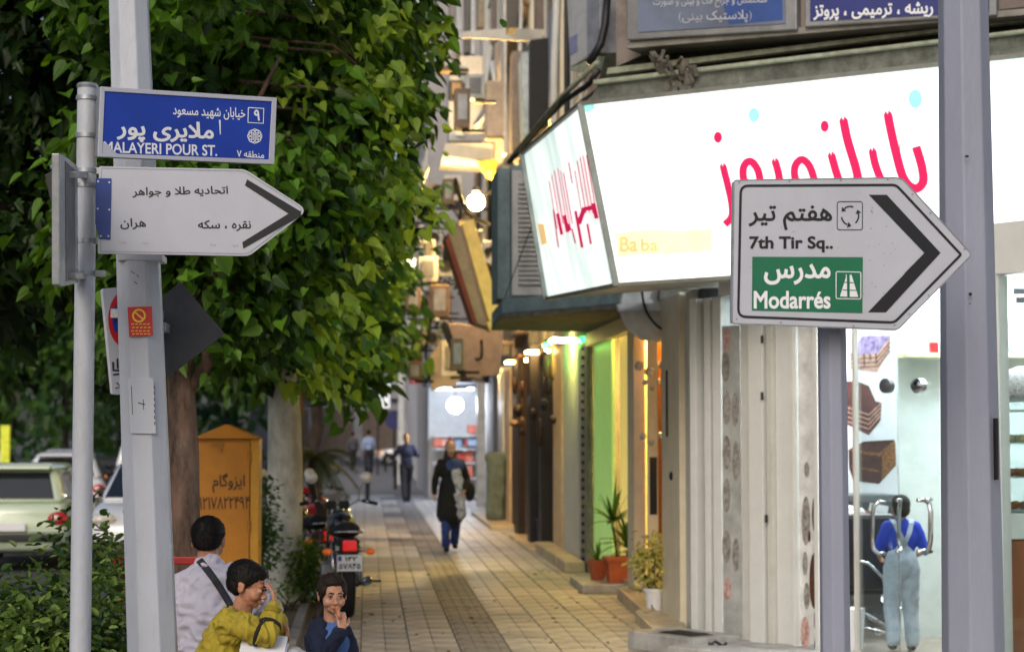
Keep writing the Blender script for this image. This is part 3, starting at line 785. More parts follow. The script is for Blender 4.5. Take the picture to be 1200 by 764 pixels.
# ---- ground floor along the street: posts, panels, recesses
warm = mat('warm_lamp', '#ffe0a0', emis='#ffd080', estr=70)
b = MB(); b.box(2.7, 3.6, 17.2, 31.4, 2.97, 3.395); mk(b, 'shop_header', dirty, CB)
SH = thing('green_lit_shop', 'shop with pale green and yellow lit window beside an orange door', 'shop front', (2.9, 20, 0))
b = MB(); b.box(3.3, 3.36, 17.9, 23.2, .14, 2.96); mk(b, 'back_wall', mat('shop_cream', '#e5dcae', rough=.7, var=.06), SH)
b = MB(); b.box(2.8, 3.3, 17.6, 23.2, 0, .139); mk(b, 'floor', stonem, SH)
b = MB(); sbox(b, 691, 712, .14, 2.96, XF + .05, XF + .08); mk(b, 'green_panel', mat('glowing_green_panel', '#b5d58c', rough=.35, var=.05, emis='#a8e070', estr=.22), SH)  # window light put into the panel as a glow, no lamp itself
b = MB()
y0, y1 = YX(737, XF), YX(712.5, XF); n = 60
vs = []
for i in range(n + 1):
    y = y0 + (y1 - y0) * i / n; x = XF + .16 + .035 * sin(i * 1.25) + .012 * sin(i * 3.1)
    vs += [(x, y, .16), (x, y, 2.9)]
b.add(vs, [(2 * i, 2 * i + 2, 2 * i + 3, 2 * i + 1) for i in range(n)]); mk(b, 'curtain', mat('glowing_yellow_curtain', '#e6d987', rough=.8, var=.06, emis='#ffe07a', estr=.3), SH, smooth=True)  # glow of the lit window put into the curtain material
b = MB(); sbox(b, 745.5, 757, .14, 2.96, XF + .12, XF + .17); o = mk(b, 'door', orange, SH)
b = MB(); sbox(b, 757, 778, .14, 2.96, XF + .3, XF + .34); mk(b, 'inner_door', orange, SH)
for k in range(5):
    b = MB(); sbox(b, 766, 776, .5 + k * .45, .82 + k * .45, XF + .27, XF + .297); mk(b, 'door_panel', mat('door_gold', '#d99b2c', rough=.35, var=.1), SH)
b = MB(); sbox(b, 737.5, 745, .14, 2.96, XF - .02, XF + .1); mk(b, 'frame_post', cream, SH)
b = MB(); sbox(b, 690, 779, 2.8, 2.965, XF - .03, XF + .1); mk(b, 'frame_head', cream, SH)
b = MB(); b.box(2.95, 3.25, 19.0, 20.0, 2.86, 2.9); b.box(2.95, 3.25, 21.0, 22.2, 2.86, 2.9); b.box(3.0, 3.25, 17.95, 18.3, 2.86, 2.9); mk(b, 'lamp', warm, SH)
gl = MB(); gl.box(2.72, 2.78, 23.5, 24.0, 2.88, 2.93); gl.box(2.4, 2.43, 24.2, 25.6, 2.9, 2.93); o = mk(gl, 'neon_lamp', mat('green_neon', '#30ff60', emis='#28ff60', estr=22), SH, label='small green neon tube')
# pillar with rivets
PI = thing('rivet_pillar', 'grey white pillar with a strip of rivets left of the green lit window', 'pillar', (2.8, 24, 0))
b = MB(); sbox(b, 663.5, 682, 0, 2.965, XF - .04, XF + .3); mk(b, 'shaft', greywhite, PI, bevel=.01)
b = MB(); sbox(b, 682.3, 690, 0, 2.965, XF - .02, XF + .25); mk(b, 'side_strip', mat('strip_grey', '#8b8880', rough=.7, dirt=.5), PI)
b = MB()
for k in range(26): b.ell((XF - .03, YX(686, XF), .15 + k * .11), (.03, .06, .03), n=8, m=5)
mk(b, 'rivet_strip', darkm, PI, smooth=True)
b = MB(); sbox(b, 650, 690, 0, .14, 2.45, XF - .05); mk(b, 'step', stonem, PI, bevel=.01)
# corner pillar panels between orange door and bakery front
CP = thing('white_entrance_panels', 'white metal shutter posts between the orange door and the bakery front', 'pillar', (2.7, 16.4, 0))
for (p0, p1, m_, xo) in ((779, 800, cream, 0), (800.6, 809, greywhite, .05), (809.2, 812, darkm, .1), (812.6, 820, white, -.01), (820.4, 826, darkm, .09), (826.4, 833, white, .02), (833.3, 836, blk, .06), (836.3, 846, white, .02)):
    b = MB()
    if p1 <= 812: sbox(b, p0, p1, .0, 2.96, XF + xo - .03, XF + .35)
    else: fbox(b, tpx(p0), tpx(p1), -.35, .03 - xo, .0, 2.84)
    mk(b, 'panel', m_, CP, bevel=.004)
b = MB(); b.ell((XF - .035, YX(791, XF), 1.35), (.02, .05, .04), n=10, m=6); mk(b, 'lock', darkm, CP, smooth=True)
b = MB(); b.box(XF - .045, XF - .028, YX(786, XF) - .03, YX(786, XF), 1.7, 2.3); mk(b, 'handle', darkm, CP)
# thin ornamental post
OP = thing('ornament_post', 'thin white post with crystal ornaments before the orange door', 'post', at(765, 712, 18.6))
Xo = at(765, 600, 18.0).x
b = MB(); b.cbox((Xo, 18.0, 1.4), (.1, .07, 2.55)); mk(b, 'shaft', cream, OP, bevel=.008)
for zz, s_ in ((2.36, 1.25), (1.68, .9), (2.2, .7)):
    for k in range(7):
        b = MB(); b.ell((Xo + s_ * .12 * cos(k * .9), 17.95 + .05 * sin(k * .9), zz + .04 * sin(k * 2.2)), .035 * s_, n=6, m=4); mk(b, 'crystal', mat('crystal', '#dfe3e6', rough=.1, metal=.5), OP)
b = MB(); b.box(Xo - .035, Xo + .035, 17.955, 17.966, .95, 1.5); mk(b, 'dark_inlay', darkm, OP)
# small shrubs' stone steps
for (pts, h) in (([(744, 716), (770, 703), (802, 716), (800, 744), (775, 746)], .1), ([(723, 688), (762, 684), (790, 706), (756, 716)], .12)):
    q = []
    for (x, y_) in pts:
        d = ray(x, y_); t = (h - CAMH) / d.z; p = O + d * t; q.append((p.x, p.y, h))
    b = MB(); b.prism([V(p) for p in q], (0, 0, -h - .005)); o = mk(b, 'stone_step', stonem, bevel=.008)
    tag(o, 'flat beige stone step in front of the ornament post' if h < .11 else 'long beige stone step under the yellow green shrub', 'step')
# dark shop
DK = thing('dark_brown_shop', 'dark shop front with brown columns and hanging goods behind the rivet pillar', 'shop front', (2.9, 30, 0))
b = MB(); b.box(2.9, 2.95, 24.7, 39, 0, 3.2); mk(b, 'back_wall', dbrown, DK)
for (p0, p1, m_, xo, z1) in ((592.5, 598, white, -.15, 3), (598.5, 605, beige, -.12, 2.9), (606, 615, brown, -.1, 3.1), (616, 621, dbrown, -.2, 3.0), (622, 626, brown, -.1, 3.1), (630, 634, cream, -.05, 2.8),
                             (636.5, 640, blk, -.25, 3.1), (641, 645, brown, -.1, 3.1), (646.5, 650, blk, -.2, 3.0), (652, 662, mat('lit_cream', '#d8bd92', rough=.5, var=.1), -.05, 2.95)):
    b = MB(); sbox(b, p0, p1, 0, z1, XF + xo, 2.898); mk(b, 'column', m_, DK, bevel=.006)
b = MB(); b.box(2.86, 2.895, YX(628, XF), YX(622, XF), .2, 2.7); mk(b, 'window_strip', mat('pale_window', '#9fa6b4', rough=.3), DK)
b = MB()
for k in range(2): b.box(2.6, 2.66, 27.2 + k * 3.4, 27.5 + k * 3.4, 2.9, 2.94)
mk(b, 'lamp', warm, DK)
for yy in (24.4, 28.2, 32.4, 36.8):  # lamps added along the shop to brighten the pavement
    b = MB(); b.box(2.42, 2.7, yy, yy + .5, 2.93, 2.965); mk(b, 'added_fill_lamp', mat('added_fill_lamp', '#ffe2b0', emis='#ffc878', estr=34), DK)
for k in range(16):      # goods hanging in front of the columns
    px = random.choice([603, 607, 612, 618, 624, 633, 638, 643, 648]); z = random.uniform(1.7, 2.85); Y = YX(px, XF - .25)
    b = MB(); w = random.uniform(.05, .13)
    b.tube([(XF - .25, Y, z + .35), (XF - .25, Y, z)], .006, 5); b.ell((XF - .25, Y, z - .07), (w * .7, w * 1.6, random.uniform(.06, .22)), n=8, m=6)
    o = mk(b, 'hanging_bag', random.choice([dbrown, brown, blk, mat('leather_tan', '#7a6247', rough=.6), mat('leather_grey', '#55585c', rough=.6)]), smooth=True)
    tag(o, 'small bag hung among the goods in front of the dark brown shop', 'bag', 'bags hung outside the dark shop')
# lit far shop, facing us
LS = thing('lit_far_shop', 'small open shop at the row end lit by a very bright bulb', 'shop front', (2.2, 46, 0))
b = MB(); b.box(1.6, 2.94, 48.9, 48.96, 0, 2.9); mk(b, 'back_wall', mat('shop_white', '#cfd2d6', rough=.6, var=.05), LS)
b = MB(); b.box(2.9, 2.948, 45.9, 48.9, 0, 2.9); mk(b, 'side_wall', MATS['shop_white'], LS)
b = MB(); b.box(1.45, 2.948, 44.5, 48.9, 2.9, 3.19); mk(b, 'awning', mat('awning_navy', '#20242e', rough=.8), LS, bevel=.02)
b = MB(); b.box(2.55, 2.75, 43.6, 43.8, 0, 2.88); mk(b, 'post', mat('shop_post', '#b9c2cc', rough=.4), LS)
coldlamp = mat('cold_lamp', '#f2f8ff', emis='#eaf3ff', estr=100)
b = MB(); b.ell((2.16, 46, 2.38), .19); mk(b, 'bulb', coldlamp, LS, smooth=True)
b = MB(); b.tube([(2.16, 46, 2.56), (2.16, 46, 2.9)], .012, 6); mk(b, 'bulb_cord', blk, LS)
b = MB(); b.tube([(1.72, 48.5, 2.84), (2.75, 48.5, 2.84)], .03, 8); mk(b, 'tube_lamp', mat('tube_light', '#f2f8ff', emis='#eaf3ff', estr=5), LS)
goods = [mat('good_%s' % i, c, rough=.5) for i, c in enumerate(('#c8433a', '#d9a39a', '#e6e2da', '#d8d040', '#d0705a', '#8fa8c8'))]
for k in range(22):
    b = MB(); z = random.choice([.25, .7, 1.1, 1.45, 1.8]); x = random.uniform(1.75, 2.75); b.cbox((x, 48.4 + random.uniform(-.2, .2), z), (random.uniform(.15, .3), .2, random.uniform(.18, .34)))
    o = mk(b, 'goods_box', random.choice(goods), bevel=.02); tag(o, 'small coloured goods box on display inside the lit far shop', 'box', 'goods in the lit far shop')
b = MB()
for z in (.1, .55, .95, 1.3, 1.65): b.box(1.7, 2.85, 48.1, 48.7, z - .03, z)
mk(b, 'shelf', MATS['shop_white'], LS)
# cloth bundle by the beige column
b = MB(); Y = 35.5
for (px, y0_, y1_) in ((578, 540, 604), (586, 538, 606)):
    A_ = at(px, y0_, Y); B_ = at(px - 2, y1_, Y); b.cap((A_.x, Y, A_.z), (B_.x, Y, B_.z), .12, .1)
b.cap(at(574, 536, Y), at(592, 536, Y), .1, .1)
o = blob(b, 'hanging_trousers', mat('greygreen_cloth', '#5d6a62', rough=.85, var=.15), voxel=.03, smooth=3, fold=.02, fscale=5); tag(o, 'grey green trousers hung out at the shop corner behind the walking woman', 'trousers')

# ---- upper clutter
def louvre_box(name, label, cat, pxb, Y, m_, depth=.5, n=9, group=None, grille=True):
    x0, y0, x1, y1 = pxb; A_ = at(x0, y1, Y); B_ = at(x1, y0, Y)
    t = thing(name, label, cat, (A_.x, Y, A_.z), group)
    b = MB(); b.box(A_.x, B_.x, Y, Y + depth, A_.z, B_.z); mk(b, 'casing', m_, t, bevel=.015)
    if grille:
        h = (B_.z - A_.z) * .84; w = (B_.x - A_.x)
        for k in range(n):
            b = MB(); z = A_.z + (B_.z - A_.z) * .08 + h * k / n; b.box(A_.x + w * .12, B_.x - w * .12, Y - .03, Y - .002, z, z + h / n * .55); mk(b, 'louvre', m_, t)
    return t
# evaporative cooler on its blue grey platform
EC = thing('evaporative_cooler', 'blue grey evaporative cooler with a white louvred side left of the lit bakery sign', 'cooler', at(610, 350, 21))
Y = 20.6; A_ = at(598, 350, Y); B_ = at(648, 193, Y)
b = MB(); b.box(A_.x, B_.x + .3, Y + .05, Y + 1.0, A_.z, B_.z); mk(b, 'casing', bluegrey, EC, bevel=.02)
C0, C1 = at(600, 346, Y), at(642, 200, Y)
b = MB(); b.box(C0.x, C1.x, Y + .02, Y + .047, C0.z, C1.z); mk(b, 'louvre_frame', acw, EC, bevel=.008)
for k in range(22):
    z = C0.z + .12 + (C1.z - C0.z - .22) * k / 22
    b = MB(); b.box(C0.x + .07, C1.x - .05, Y - .015, Y + .018, z, z + .03); mk(b, 'louvre', acw, EC)
b = MB(); b.box(A_.x - .14, A_.x - .005, Y, Y + 1.0, A_.z, B_.z - .05); mk(b, 'side_panel', bluegrey, EC)
PL = thing('cooler_platform', 'rusty blue grey steel platform under the cooler and bakery sign', 'platform', at(650, 370, 20))
A_ = at(588, 368, 20.3); 
b = MB(); zz = A_.z
b.hexa([(1.46, 20.3, zz), (2.75, 18.3, zz), (2.95, 23, zz), (1.5, 22.6, zz)], [(1.46, 20.3, zz + .16), (2.75, 18.3, zz + .16), (2.95, 23, zz + .16), (1.5, 22.6, zz + .16)]); mk(b, 'deck', bluegrey, PL, bevel=.01)
b = MB(); b.hexa([(1.44, 20.28, zz - .05), (2.73, 18.28, zz - .05), (2.95, 23, zz - .05), (1.5, 22.7, zz - .05)], [(1.44, 20.28, zz - .004), (2.73, 18.28, zz - .004), (2.95, 23, zz - .004), (1.5, 22.7, zz - .004)]); mk(b, 'edge_angle', dirty, PL)
for (a0, a1) in (((587, 362), (640, 240)),):
    b = MB(); b.tube([at(592, 348, 20.2), at(628, 252, 20.6)], .006, 5); mk(b, 'stay_wire', blk, PL)
# white cabinet and pale ledges above the street
cab = louvre_box('white_cabinet', 'white metal cabinet high on the street wall with black wires', 'cabinet', (526, 66, 566, 165), 33, acw, .9, grille=False)
b = MB(); b.box(*sorted((at(536, 83, 33).x, at(549, 83, 33).x)), 32.96, 32.999, at(540, 84, 33).z, at(540, 81, 33).z); mk(b, 'slot', darkm, cab)
b = MB(); b.box(at(534, 0, 33).x, at(544, 0, 33).x, 32.95, 32.999, at(540, 160, 33).z, at(540, 122, 33).z); mk(b, 'notice', white, cab)
for pl_, r_ in (([(538, 99), (550, 107), (560, 115), (568, 122), (572, 140)], .03), ([(541, 98), (556, 105), (566, 112), (574, 126)], .025), ([(556, 152), (560, 143), (568, 132), (576, 128)], .03)):
    b = MB(); b.tube([at(x, y_, 32.8) for x, y_ in smoothline(pl_, 4)], r_, 6); o = mk(b, 'wire', blk, cab, smooth=True)
for i, (q, Yq, m_) in enumerate((([(517, 190), (522, 168), (580, 168), (582, 186)], 32.5, cream), ([(516, 194), (520, 182), (572, 190), (574, 197)], 31.8, greywhite))):
    b = MB(); pp = vplane(-3, Yq, 6, Yq); plate(b, q, pp, 0, .6); o = mk(b, 'ledge_board', m_, bevel=.01); tag(o, ('upper' if i == 0 else 'lower thinner') + ' pale ledge board under the white metal cabinet', 'ledge')
b = MB()
for k, (x0, x1) in enumerate(((570, 579), (577, 586))):
    pass
b.tube([at(577, 72, 31), at(580, 95, 31), at(577, 118, 31), at(572, 128, 31)], .05, 8); b.tube([at(572, 128, 31), at(564, 142, 31), at(556, 150, 31)], .035, 8)
tag(mk(b, 'bent_pipe', acw, smooth=True), 'bent white pipe beside the white metal cabinet', 'pipe')
# steel channel bracket
b = MB(); pp = vplane(-3, 29, 6, 29.01)
plate(b, [(541, 40), (541, 44), (628, 49), (634, 49), (640, 35), (600, 33), (541, 37.5)], pp, 0, .08); tag(mk(b, 'channel_bracket', greywhite, bevel=.008), 'long white steel channel bracket sticking out over the street near the top', 'bracket')
b = MB(); pp = vplane(-3, 27, 6, 27.01)
plate(b, [(621, 47), (643, 44), (643, 148), (621, 157)], pp, 0, .8); o = mk(b, 'dark_board', darkm, bevel=.01); tag(o, 'tall black board standing out from the wall beside the bakery sign', 'board')
b = MB(); plate(b, [(612, 62), (620.5, 58), (620.5, 157), (614, 160)], pp, -.1, .7); tag(mk(b, 'pale_board', mat('palebluewhite', '#b7c3c8', rough=.4), bevel=.01), 'narrow pale board next to the tall black board', 'board')
# vertical strips: shutters and signs stacked along the wall
cl = random.Random(5)
strips = [(527, 534, -20, 64, 36, '#8b8780'), (535, 541, -20, 62, 35.5, '#c8cccf'), (545, 551, -20, 62, 35, '#6c6a66'), (552, 556, -20, 64, 35, '#d4d8dc'), (560, 568, -20, 32, 33, '#7d7a73'), (570, 590, 95, 160, 30, '#b5a89b'),
          (590, 594, -20, 180, 30, '#cfcdc8'), (596, 606, -20, 33, 28, '#5f5b57'), (580, 589, 50, 190, 31.5, '#a39890'), (600, 610, 60, 185, 28, '#8e7f72')]
for i, (x0, x1, y0_, y1_, Yq, c) in enumerate(strips):
    b = MB(); plate(b, [(x0, y0_), (x1, y0_), (x1, y1_), (x0, y1_)], vplane(-3, Yq, 6, Yq + .01), 0, .5)
    o = mk(b, 'wall_fin', mat('fin_' + 'abcdefghij'[i], c, rough=.7, var=.12, dirt=.4), bevel=.008); tag(o, 'tall narrow %s fin on the upper wall, %s' % (('drab', 'pale', 'dark', 'thin bright', 'dull', 'broad tan lower', 'long cream', 'dark upper', 'dusty pink brown', 'lower umber')[i], 'left of the black board' if x0 < 595 else 'close beside the black board'), 'fin', 'fins on the upper street wall')
# small lantern sign at the top
LT = thing('box_sign', 'small grey green box sign hanging at the top of the picture by the tree', 'sign', at(487, 28, 36))
b = MB(); plate(b, [(469, -10), (507, -14), (506, 24), (472, 28)], vplane(-3, 36, 6, 36.01), 0, .5); mk(b, 'casing', mat('lantern_green', '#3d4f4e', rough=.5), LT, bevel=.02)
b = MB(); plate(b, [(476, -6), (498, -8), (497, 16), (477, 19)], vplane(-3, 36, 6, 36.01), .01, .01); fc = mk(b, 'face', mat('lantern_face', '#aebfb8', rough=.3), LT)
b = MB(); stroke(b, [(480, 14), (486, 0), (490, 14)], 2.2, vplane(-3, 36, 6, 36.01), .02, n=0); stroke(b, [(482, 8), (490, 6)], 1.6, vplane(-3, 36, 6, 36.01), .021, n=0); mk(b, 'face_mark', darkm, fc)
for q in ([(480, 28), (484, 45), (506, 52), (510, 20)], [(510, 0), (511, 40), (506, 60)]):
    b = MB(); b.tube([at(x, y_, 36.1) for x, y_ in smoothline(q, 4)], .03, 6); mk(b, 'cable', blk, LT)
# yellow cone shade, bulb on an arm, far street lamp
b = MB(); p = at(574, 195, 30); b.lathe([(.0, .14), (.05, .13), (.19, -.12), (.17, -.12), (.04, .1)], 14, Matrix.Rotation(.9, 4, 'Y'), p); tag(mk(b, 'cone_lantern', mat('yellow_shade', '#e8bc30', rough=.4, emis='#ffc840', estr=.8), smooth=True), 'yellow cone lamp shade above the round street bulb', 'lamp shade')
BU = thing('wall_bulb', 'glowing round warm bulb on a short arm high above the pavement', 'lamp', at(558, 237, 30))
b = MB(); b.ell(at(558, 237, 30), .13); mk(b, 'bulb', mat('warm_bulb', '#fff2d0', emis='#ffd07c', estr=1100), BU, smooth=True)
b = MB(); p = at(558, 237, 30); b.tube([p + V((.0, .1, .02)), p + V((.3, .4, .25)), p + V((1.1, .7, .3))], .025, 6); b.lathe([(.05, 0), (.07, -.08)], 10, c=p + V((0, .02, .25))); mk(b, 'arm', darkm, BU)
SL = thing('far_street_lamp', 'lit box street lamp on a white pole beyond the tree', 'street lamp', (at(470, 500, 62).x, 62, 0))
p = at(473, 310, 62)
b = MB(); b.box(p.x - .36, p.x + .36, 61.7, 62.3, p.z - .16, p.z + .16); mk(b, 'lamp_head', mat('street_lamp_lit', '#fff0c8', emis='#ffefc8', estr=5), SL, bevel=.04)
b = MB(); b.box(p.x - .42, p.x + .42, 61.66, 62.34, p.z + .165, p.z + .22); mk(b, 'hood', greywhite, SL)
b = MB(); b.tube([(p.x - .03, 62, 0), (p.x - .03, 62, p.z - .17)], .17, 10, r2=.1); mk(b, 'pole', mat('lamp_pole_white', '#c8cacc', rough=.5), SL, auto=True)
# leaning sign boxes seen edge on
def slab(name, label, cat, q, Y, th, m_, edge=None):
    t = thing(name, label, cat, at(q[0][0], q[0][1], Y)); pp = vplane(-3, Y, 6, Y + .01)
    b = MB(); plate(b, q, pp, 0, th); mk(b, 'panel', m_, t, bevel=.01); return t, pp
litframe = mat('lit_yellow_frame', '#e8c878', rough=.5, var=.1, dirt=.3, dirtcol=(.3, .2, .1))
t, pp = slab('leaning_sign_box', 'leaning yellow edged sign box beneath the round bulb', 'sign', [(541, 262), (555, 256), (591, 380), (576, 386)], 26.5, 1.0, litframe)
b = MB(); plate(b, [(525, 272), (541, 262), (575, 383), (559, 378)], pp, -.15, .8); mk(b, 'face', mat('sign_dun', '#9c8a72', rough=.7, var=.15, dirt=.4), t)
b = MB(); plate(b, [(521, 276), (526, 272), (560, 378), (554, 376)], pp, -.1, .8); mk(b, 'red_edge', mat('red_brown', '#7a3020', rough=.6), t)
b = MB(); plate(b, [(570, 378), (586, 372), (618, 374), (612, 381), (575, 388)], pp, 0, .4); mk(b, 'foot_bracket', litframe, t)
t, pp = slab('beige_sign_board', 'large beige leaning board under the yellow edged sign box', 'sign', [(524, 378), (590, 384), (586, 439), (547, 442)], 30, .25, mat('dusty_beige', '#b39e8c', rough=.7, var=.1, dirt=.35, dirtcol=(.2, .17, .14)))
b = MB(); plate(b, [(517, 380), (524, 378), (547, 442), (541, 443)], pp, .02, .3); mk(b, 'dark_edge', blk, t)
t, pp = slab('grey_sign_board', 'grey leaning board left of the large beige board', 'sign', [(503, 420), (517, 396), (540, 446), (506, 458)], 34, .3, mat('dusty_grey', '#8d857d', rough=.7, var=.12, dirt=.5))
# outdoor units along the wall
k = 0
for (x0, y0_, w, h, Y) in ((500, 215, 26, 20, 40), (486, 236, 24, 24, 46), (512, 300, 20, 24, 36), (480, 345, 26, 22, 44), (508, 350, 18, 26, 34), (497, 270, 22, 18, 42), (494, 388, 24, 16, 40), (566, 282, 12, 26, 29), (520, 205, 22, 30, 38), (498, 310, 18, 16, 41)):
    t = thing('outdoor_unit', 'dusty %s outdoor air conditioner unit %s' % ('white' if k % 3 else 'beige', ('just under the box sign side of the tree', 'highest of the left column', 'right of the tree edge at bulb level', 'lower left over the red poles', 'over the grey leaning board', 'in the middle of the left column', 'lowest, above the red poles', 'between the round bulb and the cooler', 'directly left of the yellow cone lantern', 'half hidden behind the leaning sign box')[k]), 'air conditioner', at(x0, y0_ + h, Y), 'outdoor air conditioner units on the street wall')
    A_ = at(x0, y0_ + h, Y); B_ = at(x0 + w, y0_, Y)
    b = MB(); b.box(A_.x, B_.x, Y, Y + .7, A_.z, B_.z); mk(b, 'casing', acw if k % 3 else mat('ac_beige', '#a8947c', rough=.6, dirt=.5), t, bevel=.02)
    b = MB(); c = (A_ + B_) / 2; b.lathe([(min(B_.x - A_.x, B_.z - A_.z) * .4, -.01), (min(B_.x - A_.x, B_.z - A_.z) * .38, .01)], 16, Matrix.Rotation(pi / 2, 4, 'X'), (c.x, Y - .012, c.z)); mk(b, 'fan_grille', darkm, t)
    b = MB(); b.box(A_.x + .05, A_.x + .1, Y + .02, Y + .65, A_.z - .07, A_.z - .003); b.box(B_.x - .1, B_.x - .05, Y + .02, Y + .65, A_.z - .07, A_.z - .003); b.box(A_.x - .05, 2.9, Y + .6, Y + .66, A_.z - .12, A_.z - .075); mk(b, 'bracket', blk, t)
    k += 1
for i in range(16):   # hanging cables
    Y = cl.uniform(26, 44); x0 = cl.uniform(485, 600); y0_ = cl.uniform(180, 400); x1 = x0 + cl.uniform(-30, 45); y1_ = y0_ + cl.uniform(15, 75)
    b = MB(); b.tube([at(x, y_, Y + k * .2) for k, (x, y_) in enumerate(smoothline([(x0, y0_), ((x0 + x1) / 2 + cl.uniform(-8, 8), (y0_ + y1_) / 2 + cl.uniform(5, 18)), (x1, y1_)], 5))], cl.uniform(.015, .04), 5)
    tag(mk(b, 'cable', cl.choice([blk, greywhite, darkm]), smooth=True), 'loose cable sagging along the cluttered street wall', 'cable', 'cables on the street wall')
for i, x in enumerate((484, 497, 491, 508)):
    b = MB(); A_ = at(x, 450, 48); B_ = at(x + 2, 386, 48); b.tube([A_, B_], .09, 8)
    o = mk(b, 'striped_pole', mat('pole_red' if i % 2 == 0 else 'pole_pale', '#b0484a' if i % 2 == 0 else '#d5d6da', rough=.5), auto=True); tag(o, 'red upright pole above the far shops' if i % 2 == 0 else 'pale upright pole above the far shops', 'pole', 'red poles' if i % 2 == 0 else 'pale poles')
# meter boxes, ducts and rusty pipes crowding the wall
bxm = [mat('box_grey', '#76787a', rough=.6, dirt=.6), mat('box_dark', '#3c3b3a', rough=.7, dirt=.5), mat('box_tan', '#8c7660', rough=.7, dirt=.6), mat('box_white', '#b5b6b4', rough=.5, dirt=.6)]
bxn = ['grey', 'dark', 'tan', 'whitish']
for i in range(34):
    Y = cl.uniform(24, 44); px = cl.uniform(484, 590); py = cl.uniform(20, 445) if i % 3 else cl.uniform(255, 445)
    if px > 560 and py > 180: px -= 45
    k = cl.randrange(4); A_ = at(px, py, Y); w = cl.uniform(.1, .32); h = cl.uniform(.15, .6)
    t = thing('meter_box', '%s metal box among the cables and ducts of the street wall' % bxn[k], 'box', A_, '%s boxes on the street wall' % bxn[k])
    b = MB(); b.box(A_.x - w / 2, A_.x + w / 2, Y, Y + .3, A_.z - h / 2, A_.z + h / 2); mk(b, 'casing', bxm[k], t, bevel=.01)
    b = MB(); b.box(A_.x - w * .3, A_.x + w * .3, Y - .012, Y - .002, A_.z - h * .3, A_.z + h * .35); mk(b, 'door', bxm[(k + 1) % 4], t)
    b = MB(); b.box(A_.x, min(2.9, A_.x + .3), Y + .12, Y + .18, A_.z - h * .5 - .04, A_.z - h * .5 - .002); mk(b, 'bracket', blk, t)
for i in range(12):
    Y = cl.uniform(23, 44); X_ = cl.uniform(2.45, 2.82); z0 = cl.uniform(3, 5); b = MB(); b.tube([(X_, Y, z0), (X_, Y, z0 + cl.uniform(1.5, 5)), (X_ + .12, Y + .1, z0 + 5.2)], cl.uniform(.03, .06), 7)
    o = mk(b, 'wall_pipe', cl.choice([darkm, MATS['box_tan'], MATS['box_dark'], greywhite]), smooth=True); tag(o, 'upright service pipe fixed along the cluttered street wall', 'pipe', 'service pipes on the street wall')
# white round sign and blue sign far away
t = thing('far_white_sign', 'white square sign with a grey ring in the distance left of the shops', 'sign', at(445, 480, 75))
pp = vplane(-3, 75, 6, 75.01); b = MB(); plate(b, [(433, 448), (457, 446), (457, 478), (434, 479)], pp, 0, .3); mk(b, 'panel', mat('far_sign_white', '#e2e6ea', emis='#e2e6ea', estr=.3), t)
b = MB(); stroke(b, [(445 + 6 * cos(a * .5236), 460 + 6.5 * sin(a * .5236)) for a in range(13)], 1.6, pp, .02, n=0, closed=True); mk(b, 'ring', mat('ring_grey', '#8ea4a8'), t)
b = MB(); b.box(at(444, 0, 75).x, at(446, 0, 75).x, 75.35, 75.5, 0, at(445, 450, 75).z); mk(b, 'pole', darkm, t)
t = thing('far_blue_sign', 'round dark blue sign standing above the distant white car', 'sign', at(462, 505, 72))
b = MB(); p = at(462, 492, 72); b.lathe([(.36, -.02), (.36, .02)], 20, Matrix.Rotation(pi / 2, 4, 'X'), p); mk(b, 'disc', mat('navy', '#23245e', rough=.5), t)
b = MB(); b.tube([(p.x, 72.05, 0), (p.x, 72.05, p.z)], .04, 8); mk(b, 'post', darkm, t)
for i, (x, yb, Y) in enumerate(((431, 587, 47.2), (463.5, 572, 57), (497, 560, 70), (452, 548, 82))):
    b = MB(); X_ = at(x, 505, Y).x; b.lathe([(.07, 0), (.055, .04), (.055, .8), (.065, .82), (.03, .9)], 12, c=(X_, Y, 0)); tag(mk(b, 'bollard', darkm, auto=True), 'thin dark iron bollard at the end of the tiled pavement', 'bollard', 'bollards at the pavement end')

# ------------------------------------------------------------------ bakery: lit sign
LB = thing('lit_shop_sign', 'big glowing white bakery sign box with pink Persian lettering', 'sign', at(722, 334, 14.57))
P0 = at(680, 122, 14.4); P1 = at(722, 334, 14.57); P2 = at(1260, 58.5, 12.33)
FP = Plane(P0, P2, P1); P3 = FP.hit(1260, 300)
S0 = at(612, 180, 16.95); SP = Plane(P0, S0, P1); S1 = SP.hit(640, 350)
def litmat(name, st, tint='#ffffff', grad=None):
    m = bpy.data.materials.new(name); m.use_nodes = True; nt = m.node_tree; b_ = nt.nodes['Principled BSDF']
    b_.inputs['Base Color'].default_value = (.8, .82, .82, 1); b_.inputs['Roughness'].default_value = .35
    tc = nt.nodes.new('ShaderNodeTexCoord'); mp = nt.nodes.new('ShaderNodeMapping'); mp.inputs['Scale'].default_value = grad or (.6, .6, .6)
    nz = nt.nodes.new('ShaderNodeTexNoise'); nz.inputs['Scale'].default_value = 1.6; nz.inputs['Detail'].default_value = 2
    cr = nt.nodes.new('ShaderNodeValToRGB'); cr.color_ramp.elements[0].position = .3; cr.color_ramp.elements[1].position = .62
    cr.color_ramp.elements[0].color = lin('#c3dad5') if grad else lin('#b9dfd8'); cr.color_ramp.elements[1].color = lin(tint)
    L = nt.links; L.new(tc.outputs['Object'], mp.inputs[0]); L.new(mp.outputs[0], nz.inputs[0]); L.new(nz.outputs[0], cr.inputs[0]); L.new(cr.outputs[0], b_.inputs['Emission Color'])
    b_.inputs['Emission Strength'].default_value = st; MATS[name] = m; return m
lit = litmat('lit_acrylic', .85); lit2 = litmat('lit_acrylic_side', .68, '#f6fcf8', (2.2, 2.2, .25))
